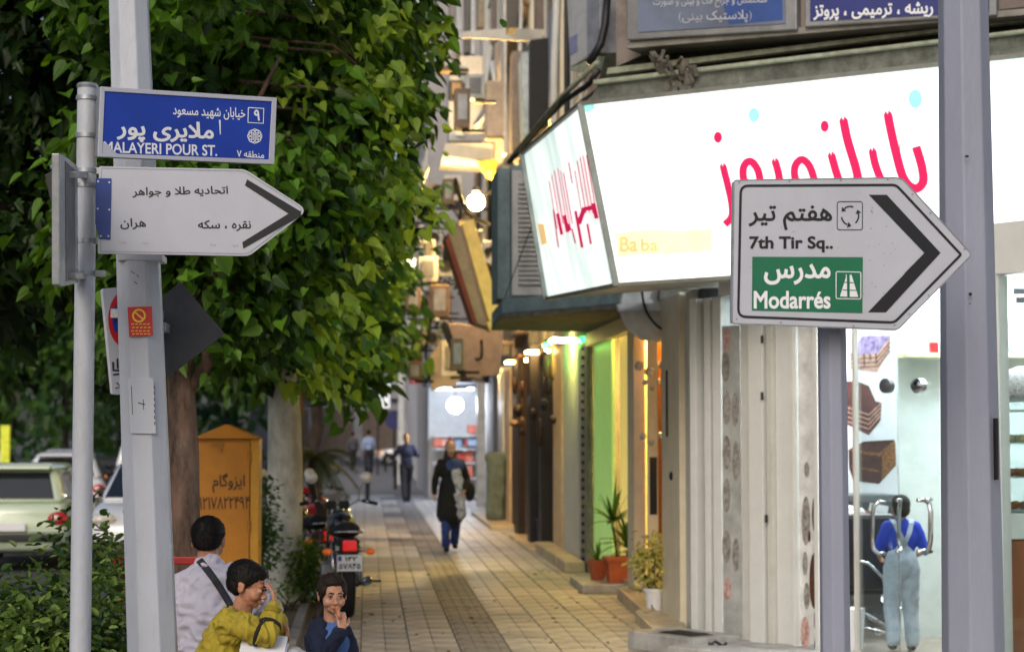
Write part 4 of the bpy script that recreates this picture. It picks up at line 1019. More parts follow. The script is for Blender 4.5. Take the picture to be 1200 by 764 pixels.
b = MB(); b.prism([P0, P2, P3, P1], -FP.n * .02); mk(b, 'front_panel', lit, LB)
b = MB(); sn = SP.n * .012; b.prism([S0 - sn, P0 - sn, P1 - sn, S1 - sn], -SP.n * .02); mk(b, 'side_panel', lit2, LB)
back = V((.42, .35, 0))
b = MB(); b.hexa([S0 + V((.06, .02, -.01)), P0 + V((.06, .06, -.01)), P2 + V((.06, .1, -.01)), P2 + V((.5, .6, -.01))], [S1 + V((.06, .02, .01)), P1 + V((.06, .06, .01)), P3 + V((.06, .1, .01)), P3 + V((.3, .5, .01))])
mk(b, 'casing', greywhite, LB)
for (a_, c_) in ((P0, P1), (S0, S1)):
    b = MB(); b.tube([a_, c_], .035, 4); mk(b, 'corner_profile', mat('alu_profile', '#aab4b2', rough=.3, metal=.4), LB)
for (a_, c_) in ((S0, P0), (P0, P2), (S1, P1), (P1, P3)):
    b = MB(); b.tube([a_, c_], .022, 4); mk(b, 'edge_profile', mat('edge_profile', '#7d8078', rough=.5, metal=.3, dirt=.5), LB)
pink = mat('pink_print', '#c41f56', rough=.4, var=.03, emis='#d81f5c', estr=.42)
for (xa_, xb_) in ((868, 878), (1052, 1060)):
    b = MB(); b.tube([FP.hit(xa_, 90, .004), FP.hit(xb_, 330, .004)], .004, 4); mk(b, 'panel_seam', MATS['alu_profile'], LB)
b = MB()
W = 10.5
for pts, w in (([(1041, 134), (1044, 150), (1052, 185), (1060, 210), (1072, 221), (1082, 214), (1081, 196), (1074, 172)], W), ([(1023, 177), (1027, 195), (1036, 215), (1050, 225), (1062, 214)], W - 1),
               ([(989, 141), (994, 165), (1003, 195), (1010, 222), (1022, 228), (1036, 216)], W), ([(975, 182), (980, 200), (985, 220), (975, 234), (960, 236)], W - 1),
               ([(958, 222), (950, 196), (940, 187), (932, 196), (934, 212), (948, 218), (959, 214), (956, 240), (940, 254)], W - 1.5), ([(909, 189), (914, 210), (912, 236), (900, 250)], W - 1.5),
               ([(893, 222), (889, 200), (880, 189), (872, 196), (873, 212), (884, 218), (893, 214), (888, 240), (876, 252)], W - 1.5), ([(848, 195), (853, 215), (858, 238), (858, 254), (850, 263)], W - 2)):
    stroke(b, pts, w, FP, .012, n=5)
    a_ = V(pts[0]); dd = (V(pts[1]) - a_).normalized(); nn = V((-dd.y, dd.x))
    polypx(b, [tuple(a_ - nn * w * .5), tuple(a_ - nn * w * .15 - dd * 5), tuple(a_), tuple(a_ + nn * w * .15 - dd * 5), tuple(a_ + nn * w * .5), tuple(a_ + dd * 1.5)], FP, .0125)
for (x, y_) in ((967, 148), (842, 161), (1031, 246), (1050, 250)): disc(b, x, y_, 5, 6.8, FP, .012, 14)
mk(b, 'lettering', pink, LB)
b = MB()
for (x, y_, r_, h_) in ((884, 135, 6.5, 8.5), (1073, 116, 8, 11)): disc(b, x, y_, r_, h_, FP, .008, 20)
polypx(b, [(684, 124), (697, 122), (698, 127), (690, 132), (685, 131)], FP, .008); mk(b, 'cyan_dot', mat('cyan_print', '#8fe0dc', emis='#9be8e4', estr=.5), LB)
b = MB(); polypx(b, [(720, 273), (760, 269), (800, 270), (836, 268), (834, 282), (837, 294), (800, 297), (745, 299), (723, 301), (724, 288)], FP, .008); br = mk(b, 'banner_print', mat('orange_wash', '#f4d9a8', emis='#fff0cf', estr=.5), LB)
b = MB(); text_px('Ba', 727, 277, 748, 295, FP, .012, '', None, None, bold=.03, mb=b); text_px('ba', 752, 280, 772, 294, FP, .012, '', None, None, bold=.02, mb=b); mk(b, 'banner_lettering', mat('pale_orange', '#e8b36a', emis='#f6cf90', estr=.5), br)
b = MB(); 
for (x, y0_, y1_, w) in ((645, 212, 268, 1), (648, 205, 262, 1), (651, 200, 262, 1.2), (655, 197, 262, 1), (658.5, 200, 262, 1), (662, 202, 262, 1.2), (668, 190, 215, 1.4), (675, 200, 250, 1), (678, 188, 250, 1.2), (681.5, 184, 250, 1.2), (685, 182, 250, 1.2), (689, 182, 248, 1.3)):
    stroke(b, [(x, y0_), (x + (y1_ - y0_) * .17, y1_)], w, SP, .012, n=0)
for pts, w in (([(655, 250), (660, 275)], 4), ([(663, 252), (667, 272)], 4.5), ([(668, 262), (670, 270)], 3), ([(650, 245), (656, 290)], 1.6), ([(680, 262), (686, 245), (697, 243)], 6), ([(676, 247), (684, 290)], 3.4), ([(690, 262), (694, 286)], 2.6), ([(672, 268), (676, 285)], 1.8), ([(697, 238), (701, 256)], 5)):
    stroke(b, pts, w, SP, .0125, n=0)
mk(b, 'side_lettering', pink, LB)
b = MB(); polypx(b, [(631, 262), (639, 262), (643, 285), (636, 287)], SP, .012); mk(b, 'side_banner_print', MATS['pale_orange'], LB)
# grimy ledge above the sign with blue dentist signs
AW = thing('grimy_ledge', 'grimy stepped metal ledge running above the lit bakery sign', 'ledge', (P0 + V((0, 0, .1))))
PU = vplane(P0.x + .1, P0.y + .1, P2.x + .1, P2.y + .1)
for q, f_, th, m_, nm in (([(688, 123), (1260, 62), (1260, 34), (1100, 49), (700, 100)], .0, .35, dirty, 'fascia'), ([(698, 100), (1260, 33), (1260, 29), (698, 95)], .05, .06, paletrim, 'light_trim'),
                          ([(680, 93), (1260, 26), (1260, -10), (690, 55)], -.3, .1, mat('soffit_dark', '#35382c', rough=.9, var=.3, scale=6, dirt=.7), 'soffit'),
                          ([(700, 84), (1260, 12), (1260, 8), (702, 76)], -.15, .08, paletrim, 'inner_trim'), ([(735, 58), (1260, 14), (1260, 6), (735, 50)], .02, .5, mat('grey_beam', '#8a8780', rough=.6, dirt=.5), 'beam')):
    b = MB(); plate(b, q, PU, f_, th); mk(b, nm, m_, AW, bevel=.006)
for q, nm, m_ in (([S0 + V((0, 0, .03)), P0 + V((0, 0, .03)), P0 + V((.25, .25, .22)), S0 + V((.25, .1, .2))], 'side_fascia', dirty),):
    b = MB(); b.prism(q, (0.02, 0, .02)); mk(b, nm, m_, AW)
b = MB(); b.tube([at(597, 190, 20), at(618, 168, 19.6), at(640, 140, 19), at(662, 118, 18), at(690, 99, 17), at(702, 82, 16.9)], .028, 6); mk(b, 'edge_cable', blk, AW, smooth=True)
b = MB(); b.tube([at(600, 184, 20), at(660, 112, 18), at(700, 74, 17)], .03, 6); mk(b, 'edge_rail', paletrim, AW, smooth=True)
b = MB()
for k in range(40):
    u = random.random(); x = 800 + random.uniform(-45, 28) * (1 - u * .7); p = PU.hit(x, 58 + u * 46, .05 + random.uniform(-.05, .05)); p2 = PU.hit(x + random.uniform(-8, 8), 58 + u * 46 + random.uniform(4, 14), .05)
    b.tube([p, p2], .014 + .02 * random.random(), 4)
tag(mk(b, 'bird_nest', mat('nest_grey', '#6a655c', rough=.95, var=.3)), 'ragged grey nest of straw and dust stuck on the ledge above the bakery sign', 'nest')
for i, (fr_, inn_, lab) in enumerate((([(738, -40), (937, -48), (937, 37), (738, 49)], [(752, -38), (924, -44), (924, 30), (752, 40)], 'grey and blue dentist sign with faded Persian lettering above the ledge'),
                                      ([(946, -40), (1170, -50), (1170, 20), (946, 34)], [(953, -38), (1162, -45), (1162, 17), (953, 27)], 'dark blue dentist sign with white Persian lettering at the top right'))):
    t = thing('dentist_sign', lab, 'sign', PU.hit(fr_[3][0], fr_[3][1]))
    b = MB(); plate(b, fr_, PU, .06, .1); mk(b, 'frame', mat('sign_frame_grey', '#8c8d90', rough=.4, metal=.3, dirt=.4), t, bevel=.01)
    b = MB(); plate(b, inn_, PU, .068, .004); mk(b, 'face', mat('dentist_faded', '#6d7890', rough=.5, var=.2, scale=1.2) if i == 0 else mat('dentist_blue', '#232c78', rough=.4, var=.1), t)
    b = MB()
    if i == 0:
        b2 = MB(); plate(b2, [(838, -40), (921, -43), (921, 26), (858, 31)], PU, .0695, .001); mk(b2, 'blue_patch', mat('dentist_mid', '#2c4d93', rough=.5, var=.1), t)
        text_px(fa('متخصص و جراح فک و بینی و صورت'), 770, -2, 903, 11, PU, .073, '', None, None, bold=.015, dy0=2, dy1=-1, mb=b)
        text_px(fa(')پلاستیک بینی('), 800, 15, 885, 30, PU, .073, '', None, None, bold=.015, dy0=1, dy1=-1, mb=b)
    else: text_px(fa('ریشه ، ترمیمی ، پروتز'), 957, 6, 1097, 26, PU, .073, '', None, None, bold=.03, dy0=2, dy1=-1.5, mb=b)
    mk(b, 'lettering', mat('faded_white', '#b4b9c4', rough=.5) if i == 0 else whitep, t)
# AC box upper, beside the signs
t = thing('wall_air_conditioner', 'pale window air conditioner high on the corner left of the dentist signs', 'air conditioner', at(680, 70, 19))
pp = vplane(at(664, 50, 19.5).x, 19.5, at(705, 50, 18.6).x, 18.6)
b = MB(); plate(b, [(663, -20), (690, -25), (690, 66), (668, 80)], pp, 0, .5); mk(b, 'casing', acw, t, bevel=.015)
b = MB(); plate(b, [(690.5, -25), (706, -25), (706, 62), (690.5, 66)], pp, .03, .5); mk(b, 'side', mat('ac_side', '#8f929c', rough=.5, dirt=.4), t, bevel=.01)
b = MB(); plate(b, [(667, 45), (677, 40), (677, 60), (668, 66)], pp, .004, .003); mk(b, 'blue_label', mat('faded_lilac', '#8d91b5', rough=.5), t)
b = MB(); plate(b, [(668, 82), (700, 66), (716, 68), (712, 84), (680, 86)], pp, .02, .5); mk(b, 'bracket', paletrim, t, bevel=.01)
b = MB(); b.tube([at(712, -5, 18.4), at(709, 30, 18.4), at(704, 52, 18.4), at(690, 75, 18.4)], .04, 6); tag(mk(b, 'drain_hose', blk, smooth=True), 'thick black hose between the pale air conditioner and the dentist sign', 'hose')
b = MB(); plate(b, [(706, -30), (737, -30), (737, 58), (706, 72)], PU, -.25, .2); tag(mk(b, 'wall_sheet', mat('corner_grey', '#8a807a', rough=.7, dirt=.5)), 'grey panel between the pale air conditioner and the first dentist sign', 'panel')
# dish and hood below the sign
t = thing('round_dish', 'round white dish tucked under the corner of the bakery sign', 'dish', at(770, 400, 17.6))
pp = vplane(-3, 17.3, 6, 17.31); b = MB(); plate(b, [(768 + 42 * cos(a * pi / 14), 358 + 43 * sin(a * pi / 14)) for a in range(28)], pp, 0, .06); mk(b, 'disc', mat('dish_white', '#c9ccc8', rough=.4, dirt=.35, dirtcol=(.4, .4, .38)), t, bevel=.02)
b = MB(); b.tube([at(x, y_, 17.2) for x, y_ in smoothline([(752, 340), (758, 366), (775, 385), (792, 380), (797, 350)], 5)], .012, 6); mk(b, 'cable', darkm, t)
b = MB(); plate(b, [(722, 357), (806, 352), (813, 360), (813, 378), (806, 364), (724, 366)], pp, .08, .1); mk(b, 'arm', acw, t)
b = MB(); plate(b, [(803, 375), (812, 375), (812, 418), (804, 416)], pp, .05, .12); tag(mk(b, 'junction_box', acw, bevel=.01), 'small grey junction box at the edge of the round dish', 'box')

# ------------------------------------------------------------------ bakery front and inside
BK = thing('bakery_front', 'white framed glass front of the bakery under the lit sign', 'shop front', (3.2, 14.6, 0))
FZ = .1
for (p0, p1, m_, d) in ((869, 873, blk, .0), (873.4, 886, greywhite, .05), (886.5, 903, white, .09), (903.3, 905, darkm, .04), (905.4, 912, greywhite, .07), (912.4, 930, white, .03), (930.3, 931.6, darkm, .01), (932, 935, white, .05), (959, 964, white, .06), (1001, 1003.5, greywhite, .02), (1166, 1171, white, .05)):
    b = MB(); fbox(b, tpx(p0), tpx(p1), -.03 if p0 == 1001 else -.12, d, 0 if d > .04 else FZ, 2.84); mk(b, 'frame_post', m_, BK, bevel=.004)
for (x, y_) in ((903, 464), (908, 607), (903, 398)):
    b = MB(); p = PF.hit(x, y_, .095); b.cbox(p, (.02, .02, .06)); mk(b, 'hinge', blk, BK)
b = MB(); fbox(b, tpx(845), tpx(1450), -.14, .02, 2.845, 3.2); mk(b, 'lintel', white, BK)
for (p0, p1, d) in ((846.4, 868.6, 0), (935.4, 958.6, 0), (1004, 1049.4, -.01), (1050.2, 1099, -.01), (1171.4, 1260, -.01)):
    b = MB(); fbox(b, tpx(p0), tpx(p1), d - .01, d, FZ + .02, 2.83); mk(b, 'glass_pane', cglass, BK, label='clear glass door leaf' if p0 in (1004, 1050.2) else None)
# stickers on the side panes
stk = MB(); i = 0
stm = [mat('food_pink', '#c9a29a', rough=.5, var=.3, scale=30), mat('food_brown', '#5b3524', rough=.5, var=.4, scale=30), mat('food_grey', '#9a958f', rough=.5, var=.3, scale=25)]
b0 = MB(); fbox(b0, tpx(936), tpx(958.4), .001, .003, .12, 2.82); mk(b0, 'frosted_film', mat('frosted_film', '#dcdedd', rough=.5), BK)
b0 = MB(); fbox(b0, tpx(847), tpx(868), .001, .003, .12, 2.6); mk(b0, 'frosted_film', mat('grey_film', '#b3b5b3', rough=.4), BK)
for (x, y_, rx, ry, k) in ((945, 610, 5, 29, 2), (956, 602, 4, 22, 1), (946, 550, 3, 9, 2), (955, 680, 6, 33, 1), (944, 660, 3, 14, 2), (946, 698, 3.5, 16, 2), (956.5, 726, 2.2, 12, 1), (944, 742, 5, 20, 0), (957, 757, 2.4, 13, 1), (949, 628, 1.6, 7, 1),
                           (852, 398, 4, 14, 0), (851, 430, 5, 18, 2), (852, 478, 5, 20, 2), (862, 480, 4, 20, 2), (852, 530, 5, 20, 2), (863, 540, 4, 24, 2), (852, 580, 4.5, 20, 2), (852, 640, 5, 20, 2), (863, 650, 4, 20, 2), (853, 690, 4, 14, 0)):
    b = MB(); disc(b, x, y_, rx, ry, PF, .006, 18); mk(b, 'food_sticker', stm[k], BK)
# handles and fittings
for (x, y0_, y1_) in ((1034, 588, 648), (1048, 586, 646)) + ((1078, 586, 646), (1094, 585, 646)):
    sgn = 1 if x in (1034, 1094) else -1
    A_, B_ = PF.hit(x + (3 if x < 1060 else -3), y1_, .0), PF.hit(x + (3 if x < 1060 else -3), y0_, .0)
    nn = FN * (.075 if x in (1034, 1094) else -.085); sd = FU * (-.055 if x < 1060 else .055)
    b = MB(); pts = [A_, A_ + nn * .7 + sd * .3, A_ + nn + sd * .8 + V((0, 0, .03)), A_ + nn + sd + V((0, 0, .09)), B_ + nn + sd - V((0, 0, .09)), B_ + nn + sd * .8 - V((0, 0, .03)), B_ + nn * .7 + sd * .3, B_]; b.tube(pts, .016, 8); mk(b, 'handle', chrome, BK, smooth=True)
for (x, y_) in ((1040, 452), (1077, 452)):
    b = MB(); p = PF.hit(x, y_, .0); R_ = FN.to_track_quat('Z', 'Y').to_matrix().to_4x4(); b.lathe([(.055, -.02), (.055, .03), (.03, .045)], 20, R_, p); mk(b, 'door_fitting', chrome if x > 1060 else mat('rubber_disc', '#53565a', rough=.4), BK, auto=True)
# threshold and steps
b = MB(); fbox(b, tpx(803), tpx(1260), -.1, .34, 0, FZ); mk(b, 'threshold', marble, BK, bevel=.01)
b = MB(); fbox(b, tpx(800), tpx(878), .1, .62, 0, .145); mk(b, 'side_step', marble, BK, bevel=.012)
b = MB(); fbox(b, tpx(826), tpx(866), .3, .52, .146, .152); mk(b, 'grate', mat('grate', '#5b5450', rough=.7, var=.3, scale=40), BK)
for k in range(9):
    b = MB(); t0 = tpx(828) + (tpx(864) - tpx(828)) * k / 9; fbox(b, t0, t0 + .018, .31, .51, .1525, .158); mk(b, 'grate_bar', darkm, BK)
b = MB(); fbox(b, tpx(868), tpx(960), .36, .8, 0, .1); mk(b, 'lower_step', mat('white_marble', '#bdbdb9', rough=.4, var=.15, dirt=.3), BK, bevel=.01)
b = MB(); p = PF.hit(892, 752, .5); b.tube([p + V((-.06, 0, 0)), p + V((0, 0, .04)), p + V((.08, .02, -.01))], .012, 5); b.tube([p + V((-.05, .02, .03)), p + V((.03, 0, -.02)), p + V((.09, 0, .03))], .01, 5); tag(mk(b, 'door_chain', blk), 'small black chain lying on the bakery step', 'chain')
# room
floorm = mat('shop_floor', '#8c7f70', rough=.3, var=.1)
mint = mat('mint_wall', '#d5dfdb', rough=.6, var=.05)
IN = thing('bakery_room', 'bright inside of the bakery seen through the glass front', 'room', (5, 16, 0))
b = MB(); b.prism([tuple((FA + FU * -.1 - FN * .12) + V((0, 0, 0)))[:2] + (FZ,), tuple(FA + FU * 6.2 - FN * .12)[:2] + (FZ,), (9, 10.4, FZ), (9, 18.4, FZ), (3.4, 18.4, FZ), (3.4, 16.0, FZ)], (0, 0, -.09)); mk(b, 'floor', floorm, IN)
b = MB(); b.box(3.42, 9, 18.35, 18.5, FZ, 3.38); mk(b, 'back_wall', mint, IN)
b = MB(); b.prism([(2.9, 16.15, 3.2), tuple(FA + FU * 6.2 - FN * .15)[:2] + (3.2,), (9, 10.4, 3.2), (9, 18.4, 3.2), (3.3, 18.4, 3.2)], (0, 0, .1)); mk(b, 'ceiling', mint, IN)
b = MB(); b.box(8.9, 9, 10.4, 18.4, FZ, 3.19); mk(b, 'side_wall', mint, IN)
shopl = mat('shop_panel_light', '#ffffff', emis='#f4f8ff', estr=34)
for (x, y_) in ((3.9, 15.6), (4.6, 14.3), (5.2, 16.6), (5.8, 13.8), (7, 15)):
    b = MB(); b.box(x - .35, x + .35, y_ - .35, y_ + .35, 3.15, 3.19); o = mk(b, 'ceiling_light', shopl); tag(o, 'square white panel light in the bakery ceiling', 'light', 'panel lights in the bakery ceiling')
# cake poster board
t = thing('cake_poster', 'tall white poster with three photographs of cakes behind the glass door', 'poster', at(1010, 575, 15.8))
pp = vplane(-3, 15.8, 6, 15.81); b = MB(); plate(b, [(962, 386), (1054, 388), (1054, 577), (962, 577)], pp, 0, .05); mk(b, 'board', mat('poster_white', '#dfe0e4', rough=.4, var=.02), t)
choc = mat('chocolate', '#46201a', rough=.4, var=.25, scale=12, bump=.3); choc2 = mat('chocolate_glaze', '#5a2f2e', rough=.3, var=.25, scale=9); creamp = mat('cake_cream', '#c9a18e', rough=.6, var=.25, scale=20); lil = mat('lilac_cake', '#9a86b0', rough=.5, var=.35, scale=25)
b = MB(); polypx(b, [(996, 420), (1010, 396), (1043, 394), (1042, 412), (1028, 436), (996, 432)], pp, .003); mk(b, 'cake_picture', creamp, t, label='picture of a layered lilac glazed cake')
b = MB(); polypx(b, [(994, 418), (1010, 393), (1044, 393), (1029, 413)], pp, .0045); mk(b, 'cake_picture', lil, t)
b = MB()
for k in range(3): stroke(b, [(996, 421 + k * 5), (1028, 419 + k * 5.2), (1043, 401 + k * 5)], 1.3, pp, .0055, n=0)
for k in range(5): stroke(b, [(998 + k * 7, 414), (999 + k * 7, 422 + (k % 3) * 4)], 1.8, pp, .006, n=0)
mk(b, 'cake_layer', choc2, t)
b = MB(); polypx(b, [(990, 447), (1003, 446), (1018, 452), (1026, 470), (1033, 472), (1032, 492), (1018, 510), (990, 496)], pp, .003); mk(b, 'cake_picture', choc2, t, label='picture of a sliced round chocolate cake')
b = MB()
for k in range(4): stroke(b, [(992, 477 + k * 5.5), (1018, 486 + k * 5.5), (1032, 473 + k * 4.5)], 1.4, pp, .005, n=0)
mk(b, 'cake_layer', creamp, t)
b = MB(); polypx(b, [(994, 527), (1012, 517), (1048, 515), (1050, 545), (1030, 567), (1000, 563), (995, 548)], pp, .003); mk(b, 'cake_picture', choc, t, label='picture of a dark chocolate cake wedge')
b = MB(); stroke(b, [(995, 527), (1030, 533), (1048, 517)], 3.5, pp, .005, n=0); stroke(b, [(996, 546), (1030, 552)], 2, pp, .0052, n=0); polypx(b, [(1034, 531), (1049, 519), (1050, 543), (1033, 562)], pp, .0048); mk(b, 'cake_layer', mat('caramel', '#8a5a2e', rough=.4, var=.5, scale=60), t)
# grey cabinet under the poster, desk paper, leather chair
t = thing('steel_cabinet', 'grey steel cabinet under the cake poster', 'cabinet', (4.2, 15.75, FZ))
A_ = at(962, 660, 15.7); B_ = at(1052, 579, 15.7); b = MB(); b.box(A_.x, B_.x, 15.7, 16.3, FZ, B_.z); mk(b, 'body', mat('steel_grey', '#6f7274', rough=.45, metal=.3), t, bevel=.01)
b = MB(); b.box(A_.x + .03, B_.x - .03, 15.68, 15.698, B_.z - .5, B_.z - .06); mk(b, 'drawer_front', mat('steel_dark', '#4d5053', rough=.4, metal=.3), t)
b = MB(); p = at(1028, 604, 15.5); b.cbox(p, (.16, .01, .19), Matrix.Rotation(.2, 3, 'Y')); tag(mk(b, 'paper_sheet', whitep), 'white sheet of paper stuck on the grey steel cabinet', 'paper')
t = thing('leather_chair', 'black leather armchair with chrome tube arms inside the bakery', 'chair', (4.0, 14.75, FZ))
lea = mat('black_leather', '#121214', rough=.35, var=.2, bump=.3, bscale=30)
cx = at(1008, 700, 14.8).x
b = MB(); b.box(cx - .32, cx + .25, 14.6, 14.72, .5, 1.1); mk(b, 'backrest', lea, t, bevel=.04)
b = MB(); b.box(cx - .32, cx + .25, 14.72, 15.2, .45, .58); mk(b, 'seat', lea, t, bevel=.04)
for s_ in (-.36, .29):
    b = MB(); b.tube([(cx + s_, 14.55, 1.0), (cx + s_ + .03, 14.62, .98), (cx + s_ + .06, 14.9, .82), (cx + s_ + .05, 15.2, .74), (cx + s_ + .04, 15.3, .6), (cx + s_, 15.2, .35), (cx + s_ - .02, 14.6, .35)], .016, 8); mk(b, 'armrest', chrome, t, smooth=True)
b = MB(); b.tube([at(1000, 655, 14.5), at(1018, 660, 14.5), at(1034, 676, 14.5), at(1041, 700, 14.5)], .014, 8); b.tube([at(1000, 732, 14.5), at(1025, 738, 14.5), at(1042, 742, 14.5)], .013, 8); mk(b, 'back_tube', chrome, t, smooth=True)
b = MB()
for a in range(5): b.tube([(cx, 14.9, .32), (cx + .3 * cos(a * 1.257), 14.9 + .3 * sin(a * 1.257), .15)], .02, 6)
b.tube([(cx, 14.9, .3), (cx, 14.9, .45)], .03, 8); mk(b, 'leg', chrome, t)
t = thing('white_bin', 'small white bin in front of the leather chair', 'bin', at(1005, 750, 14.0)); p = at(1003, 715, 13.95); b = MB(); b.lathe([(.1, FZ), (.12, p.z), (.112, p.z), (.1, p.z - .05)], 18, c=(p.x, 14.15, 0)); mk(b, 'body', whitep, t, auto=True)
# drawers counter and right-hand counter with glass case
woodm = mat('brown_counter', '#6b3f22', rough=.4, var=.2, scale=3, stretch=(.4, 1, 3), bump=.05)
t = thing('drawer_counter', 'dark wooden drawer counter right of the child', 'counter', at(1090, 764, 15.3))
A_ = at(1066, 660, 15.3); B_ = at(1180, 628, 15.3); b = MB(); b.box(A_.x, B_.x, 15.3, 15.9, FZ, B_.z - .04); mk(b, 'body', mat('dark_drawers', '#4a3326', rough=.4, var=.2, scale=4), t, bevel=.01)
for k in range(4):
    b = MB(); z = .16 + k * .19; b.box(A_.x + .05, A_.x + .6, 15.275, 15.298, z, z + .16); o = mk(b, 'drawer', woodm, t, bevel=.005)
    b = MB(); b.box(A_.x + .08, A_.x + .2, 15.255, 15.274, z + .06, z + .1); mk(b, 'drawer_label', mat('cream_label', '#e6d2a0'), o)
b = MB(); b.box(A_.x - .03, B_.x, 15.26, 15.95, B_.z - .035, B_.z + .02); mk(b, 'counter_top', mat('dark_top', '#33363a', rough=.3), t)
for k in range(3):
    b = MB(); x = A_.x + .05 + k * .14; b.cbox((x, 15.5, B_.z + .12), (.1, .12, .2)); tag(mk(b, 'till_item', mat('till_dark', '#26282c', rough=.4), bevel=.01), 'dark boxy item standing on the drawer counter behind the child', 'device', 'items on the drawer counter')
t = thing('pastry_counter', 'wooden pastry counter with white top right of the lamp post', 'counter', at(1180, 764, 13.2))
A_ = at(1150, 632, 13.2); b = MB(); b.box(A_.x, A_.x + 1.6, 13.2, 13.8, FZ, A_.z); mk(b, 'body', mat('warm_wood', '#8a5226', rough=.4, var=.2, scale=3, stretch=(1, 1, .2)), t, bevel=.01)
z1 = at(1150, 601, 13.2).z
b = MB(); b.box(A_.x - .02, A_.x + 1.6, 13.17, 13.82, A_.z + .003, z1); mk(b, 'white_band', mint, t, bevel=.008)
t2 = thing('pastry_case', 'glass display case full of pastries on the white topped counter', 'display case', (A_.x, 13.4, z1))
z2 = at(1150, 470, 13.2).z
for k, yy in enumerate((482, 520, 560, 599)):
    b = MB(); z = at(1150, yy, 13.3).z; b.box(A_.x, A_.x + 1.6, 13.25, 13.75, z, z + .012); mk(b, 'shelf', greywhite, t2)
b = MB(); b.box(A_.x, A_.x + 1.6, 13.2, 13.21, z1 + .005, z2); mk(b, 'front_glass', cglass, t2)
b = MB(); b.box(A_.x, A_.x + 1.6, 13.2, 13.78, z2 + .002, z2 + .03); mk(b, 'top', mat('case_top', '#8e9699', rough=.3), t2)
pm = [mat('pastry_%s' % i, c, rough=.6, var=.3, scale=40) for i, c in enumerate(('#c99a55', '#e2cf9c', '#a8662e', '#d8dcd6', '#c77a6a'))]
for k, yy in enumerate((520, 560, 599)):
    z = at(1150, yy, 13.3).z + .015
    for j in range(14):
        for d in range(2):
            b = MB(); b.ell((A_.x + .06 + j * .075 + random.uniform(-.01, .01), 13.34 + d * .15, z + .025), (.034, .05, .03), n=8, m=5); tag(mk(b, 'pastry', random.choice(pm), smooth=True), 'small round pastry on a shelf of the glass display case', 'pastry', 'pastries in the glass case')
t = thing('mesh_cover', 'white net food cover standing on top of the display case', 'cover', (A_.x + .5, 13.5, z2))
b = MB(); b.lathe([(.3, z2 + .032), (.28, z2 + .1), (.18, z2 + .2), (.03, z2 + .26)], 16, c=(A_.x + .42, 13.5, 0)); mk(b, 'net', mat('net', '#d9d6d6', rough=.8, var=.3, scale=60, bump=.8, bscale=90), t, smooth=True)
zs = at(1150, 416, 14.2).z
t = thing('wall_shelf', 'thin yellowish wall shelf behind the lamp post', 'shelf', (4.4, 14.2, zs))
b = MB(); b.box(at(1058, 0, 14.6).x, at(1240, 0, 14.6).x, 14.6, 14.85, zs, zs + .035); mk(b, 'board', mat('shelf_cream', '#d9d3a8', rough=.5), t)
b = MB(); b.box(at(1058, 0, 14.6).x, at(1260, 0, 14.6).x, 14.86, 14.9, 1.6, 3.19); b.box(at(1058, 0, 14.6).x, at(1260, 0, 14.6).x, 14.86, 14.9, FZ, 1.599); mk(b, 'panel', mint, t)
b = MB(); p = at(1094, 409, 14.7); b.cbox((p.x, 14.7, zs + .08), (.07, .08, .09)); tag(mk(b, 'red_box', redp, bevel=.01), 'tiny red box on the wall shelf', 'box')
for (x, h, c) in ((1168, .28, '#d8d8d0'), (1176, .34, '#e6d0cc'), (1190, .2, '#caa'), (1198, .36, '#e8e8e4')):
    p = at(x, 410, 14.7); b = MB(); b.lathe([(.03, 0), (.05, .02), (.045, h * .6), (.02, h)], 10, c=(p.x, 14.7, zs + .036)); tag(mk(b, 'bottle', mat('bottle_white', '#d8dad6', rough=.3), auto=True), 'pale bottle on the wall shelf above the display case', 'bottle', 'bottles on the wall shelf')
b = MB(); pp = vplane(-3, 14.55, 6, 14.56); plate(b, [(1174, 341), (1215, 341), (1215, 348), (1174, 348)], pp, .28, .02); plate(b, [(1177, 351), (1215, 351), (1215, 358), (1177, 358)], pp, .28, .02); tag(mk(b, 'price_board', blk), 'black two line price board at the right edge above the shelf', 'board')
# ------------------------------------------------------------------ foliage
HEART = [(0, .1), (.2, -.03), (.4, .06), (.47, .3), (.36, .62), (.14, .92), (0, 1.12)]
OVAL = [(0, 0), (.18, .12), (.27, .4), (.22, .7), (.08, .93), (0, 1.0)]
LOBED = [(0, 0), (.3, -.08), (.52, .1), (.34, .24), (.6, .5), (.3, .5), (.22, .78), (0, 1.1)]
BLADE = [(0, 0), (.035, .05), (.045, .5), (.02, .9), (0, 1.0)]
def leafgeo(shape, fold=.35, droop=.25):
    R_ = [(x, y, abs(x) * fold - droop * y * y) for x, y in shape]; n = len(R_)
    L_ = [(-x, y, z) for x, y, z in R_[1:-1]]
    vs = R_ + L_
    return vs, [tuple(range(n)), tuple([0] + [n + i for i in range(n - 2)] + [n - 1])[::-1]]
def leafmatrix(p, outw, size, rnd, down=.55):
    d = V((outw.x + rnd.gauss(0, .6), outw.y + rnd.gauss(0, .6), outw.z * .3 - down + rnd.gauss(0, .5))).normalized()
    up = V((outw.x * .5 + rnd.gauss(0, .6), outw.y * .5 + rnd.gauss(0, .6), .75)); x = d.cross(up)
    if x.length < .01: x = V((1, 0, 0))
    x.normalize(); z = x.cross(d)
    s = size * rnd.uniform(.45, 1.3)
    M = Matrix(((x.x * s, d.x * s, z.x * s, p.x), (x.y * s, d.y * s, z.y * s, p.y), (x.z * s, d.z * s, z.z * s, p.z), (0, 0, 0, 1)))
    return M
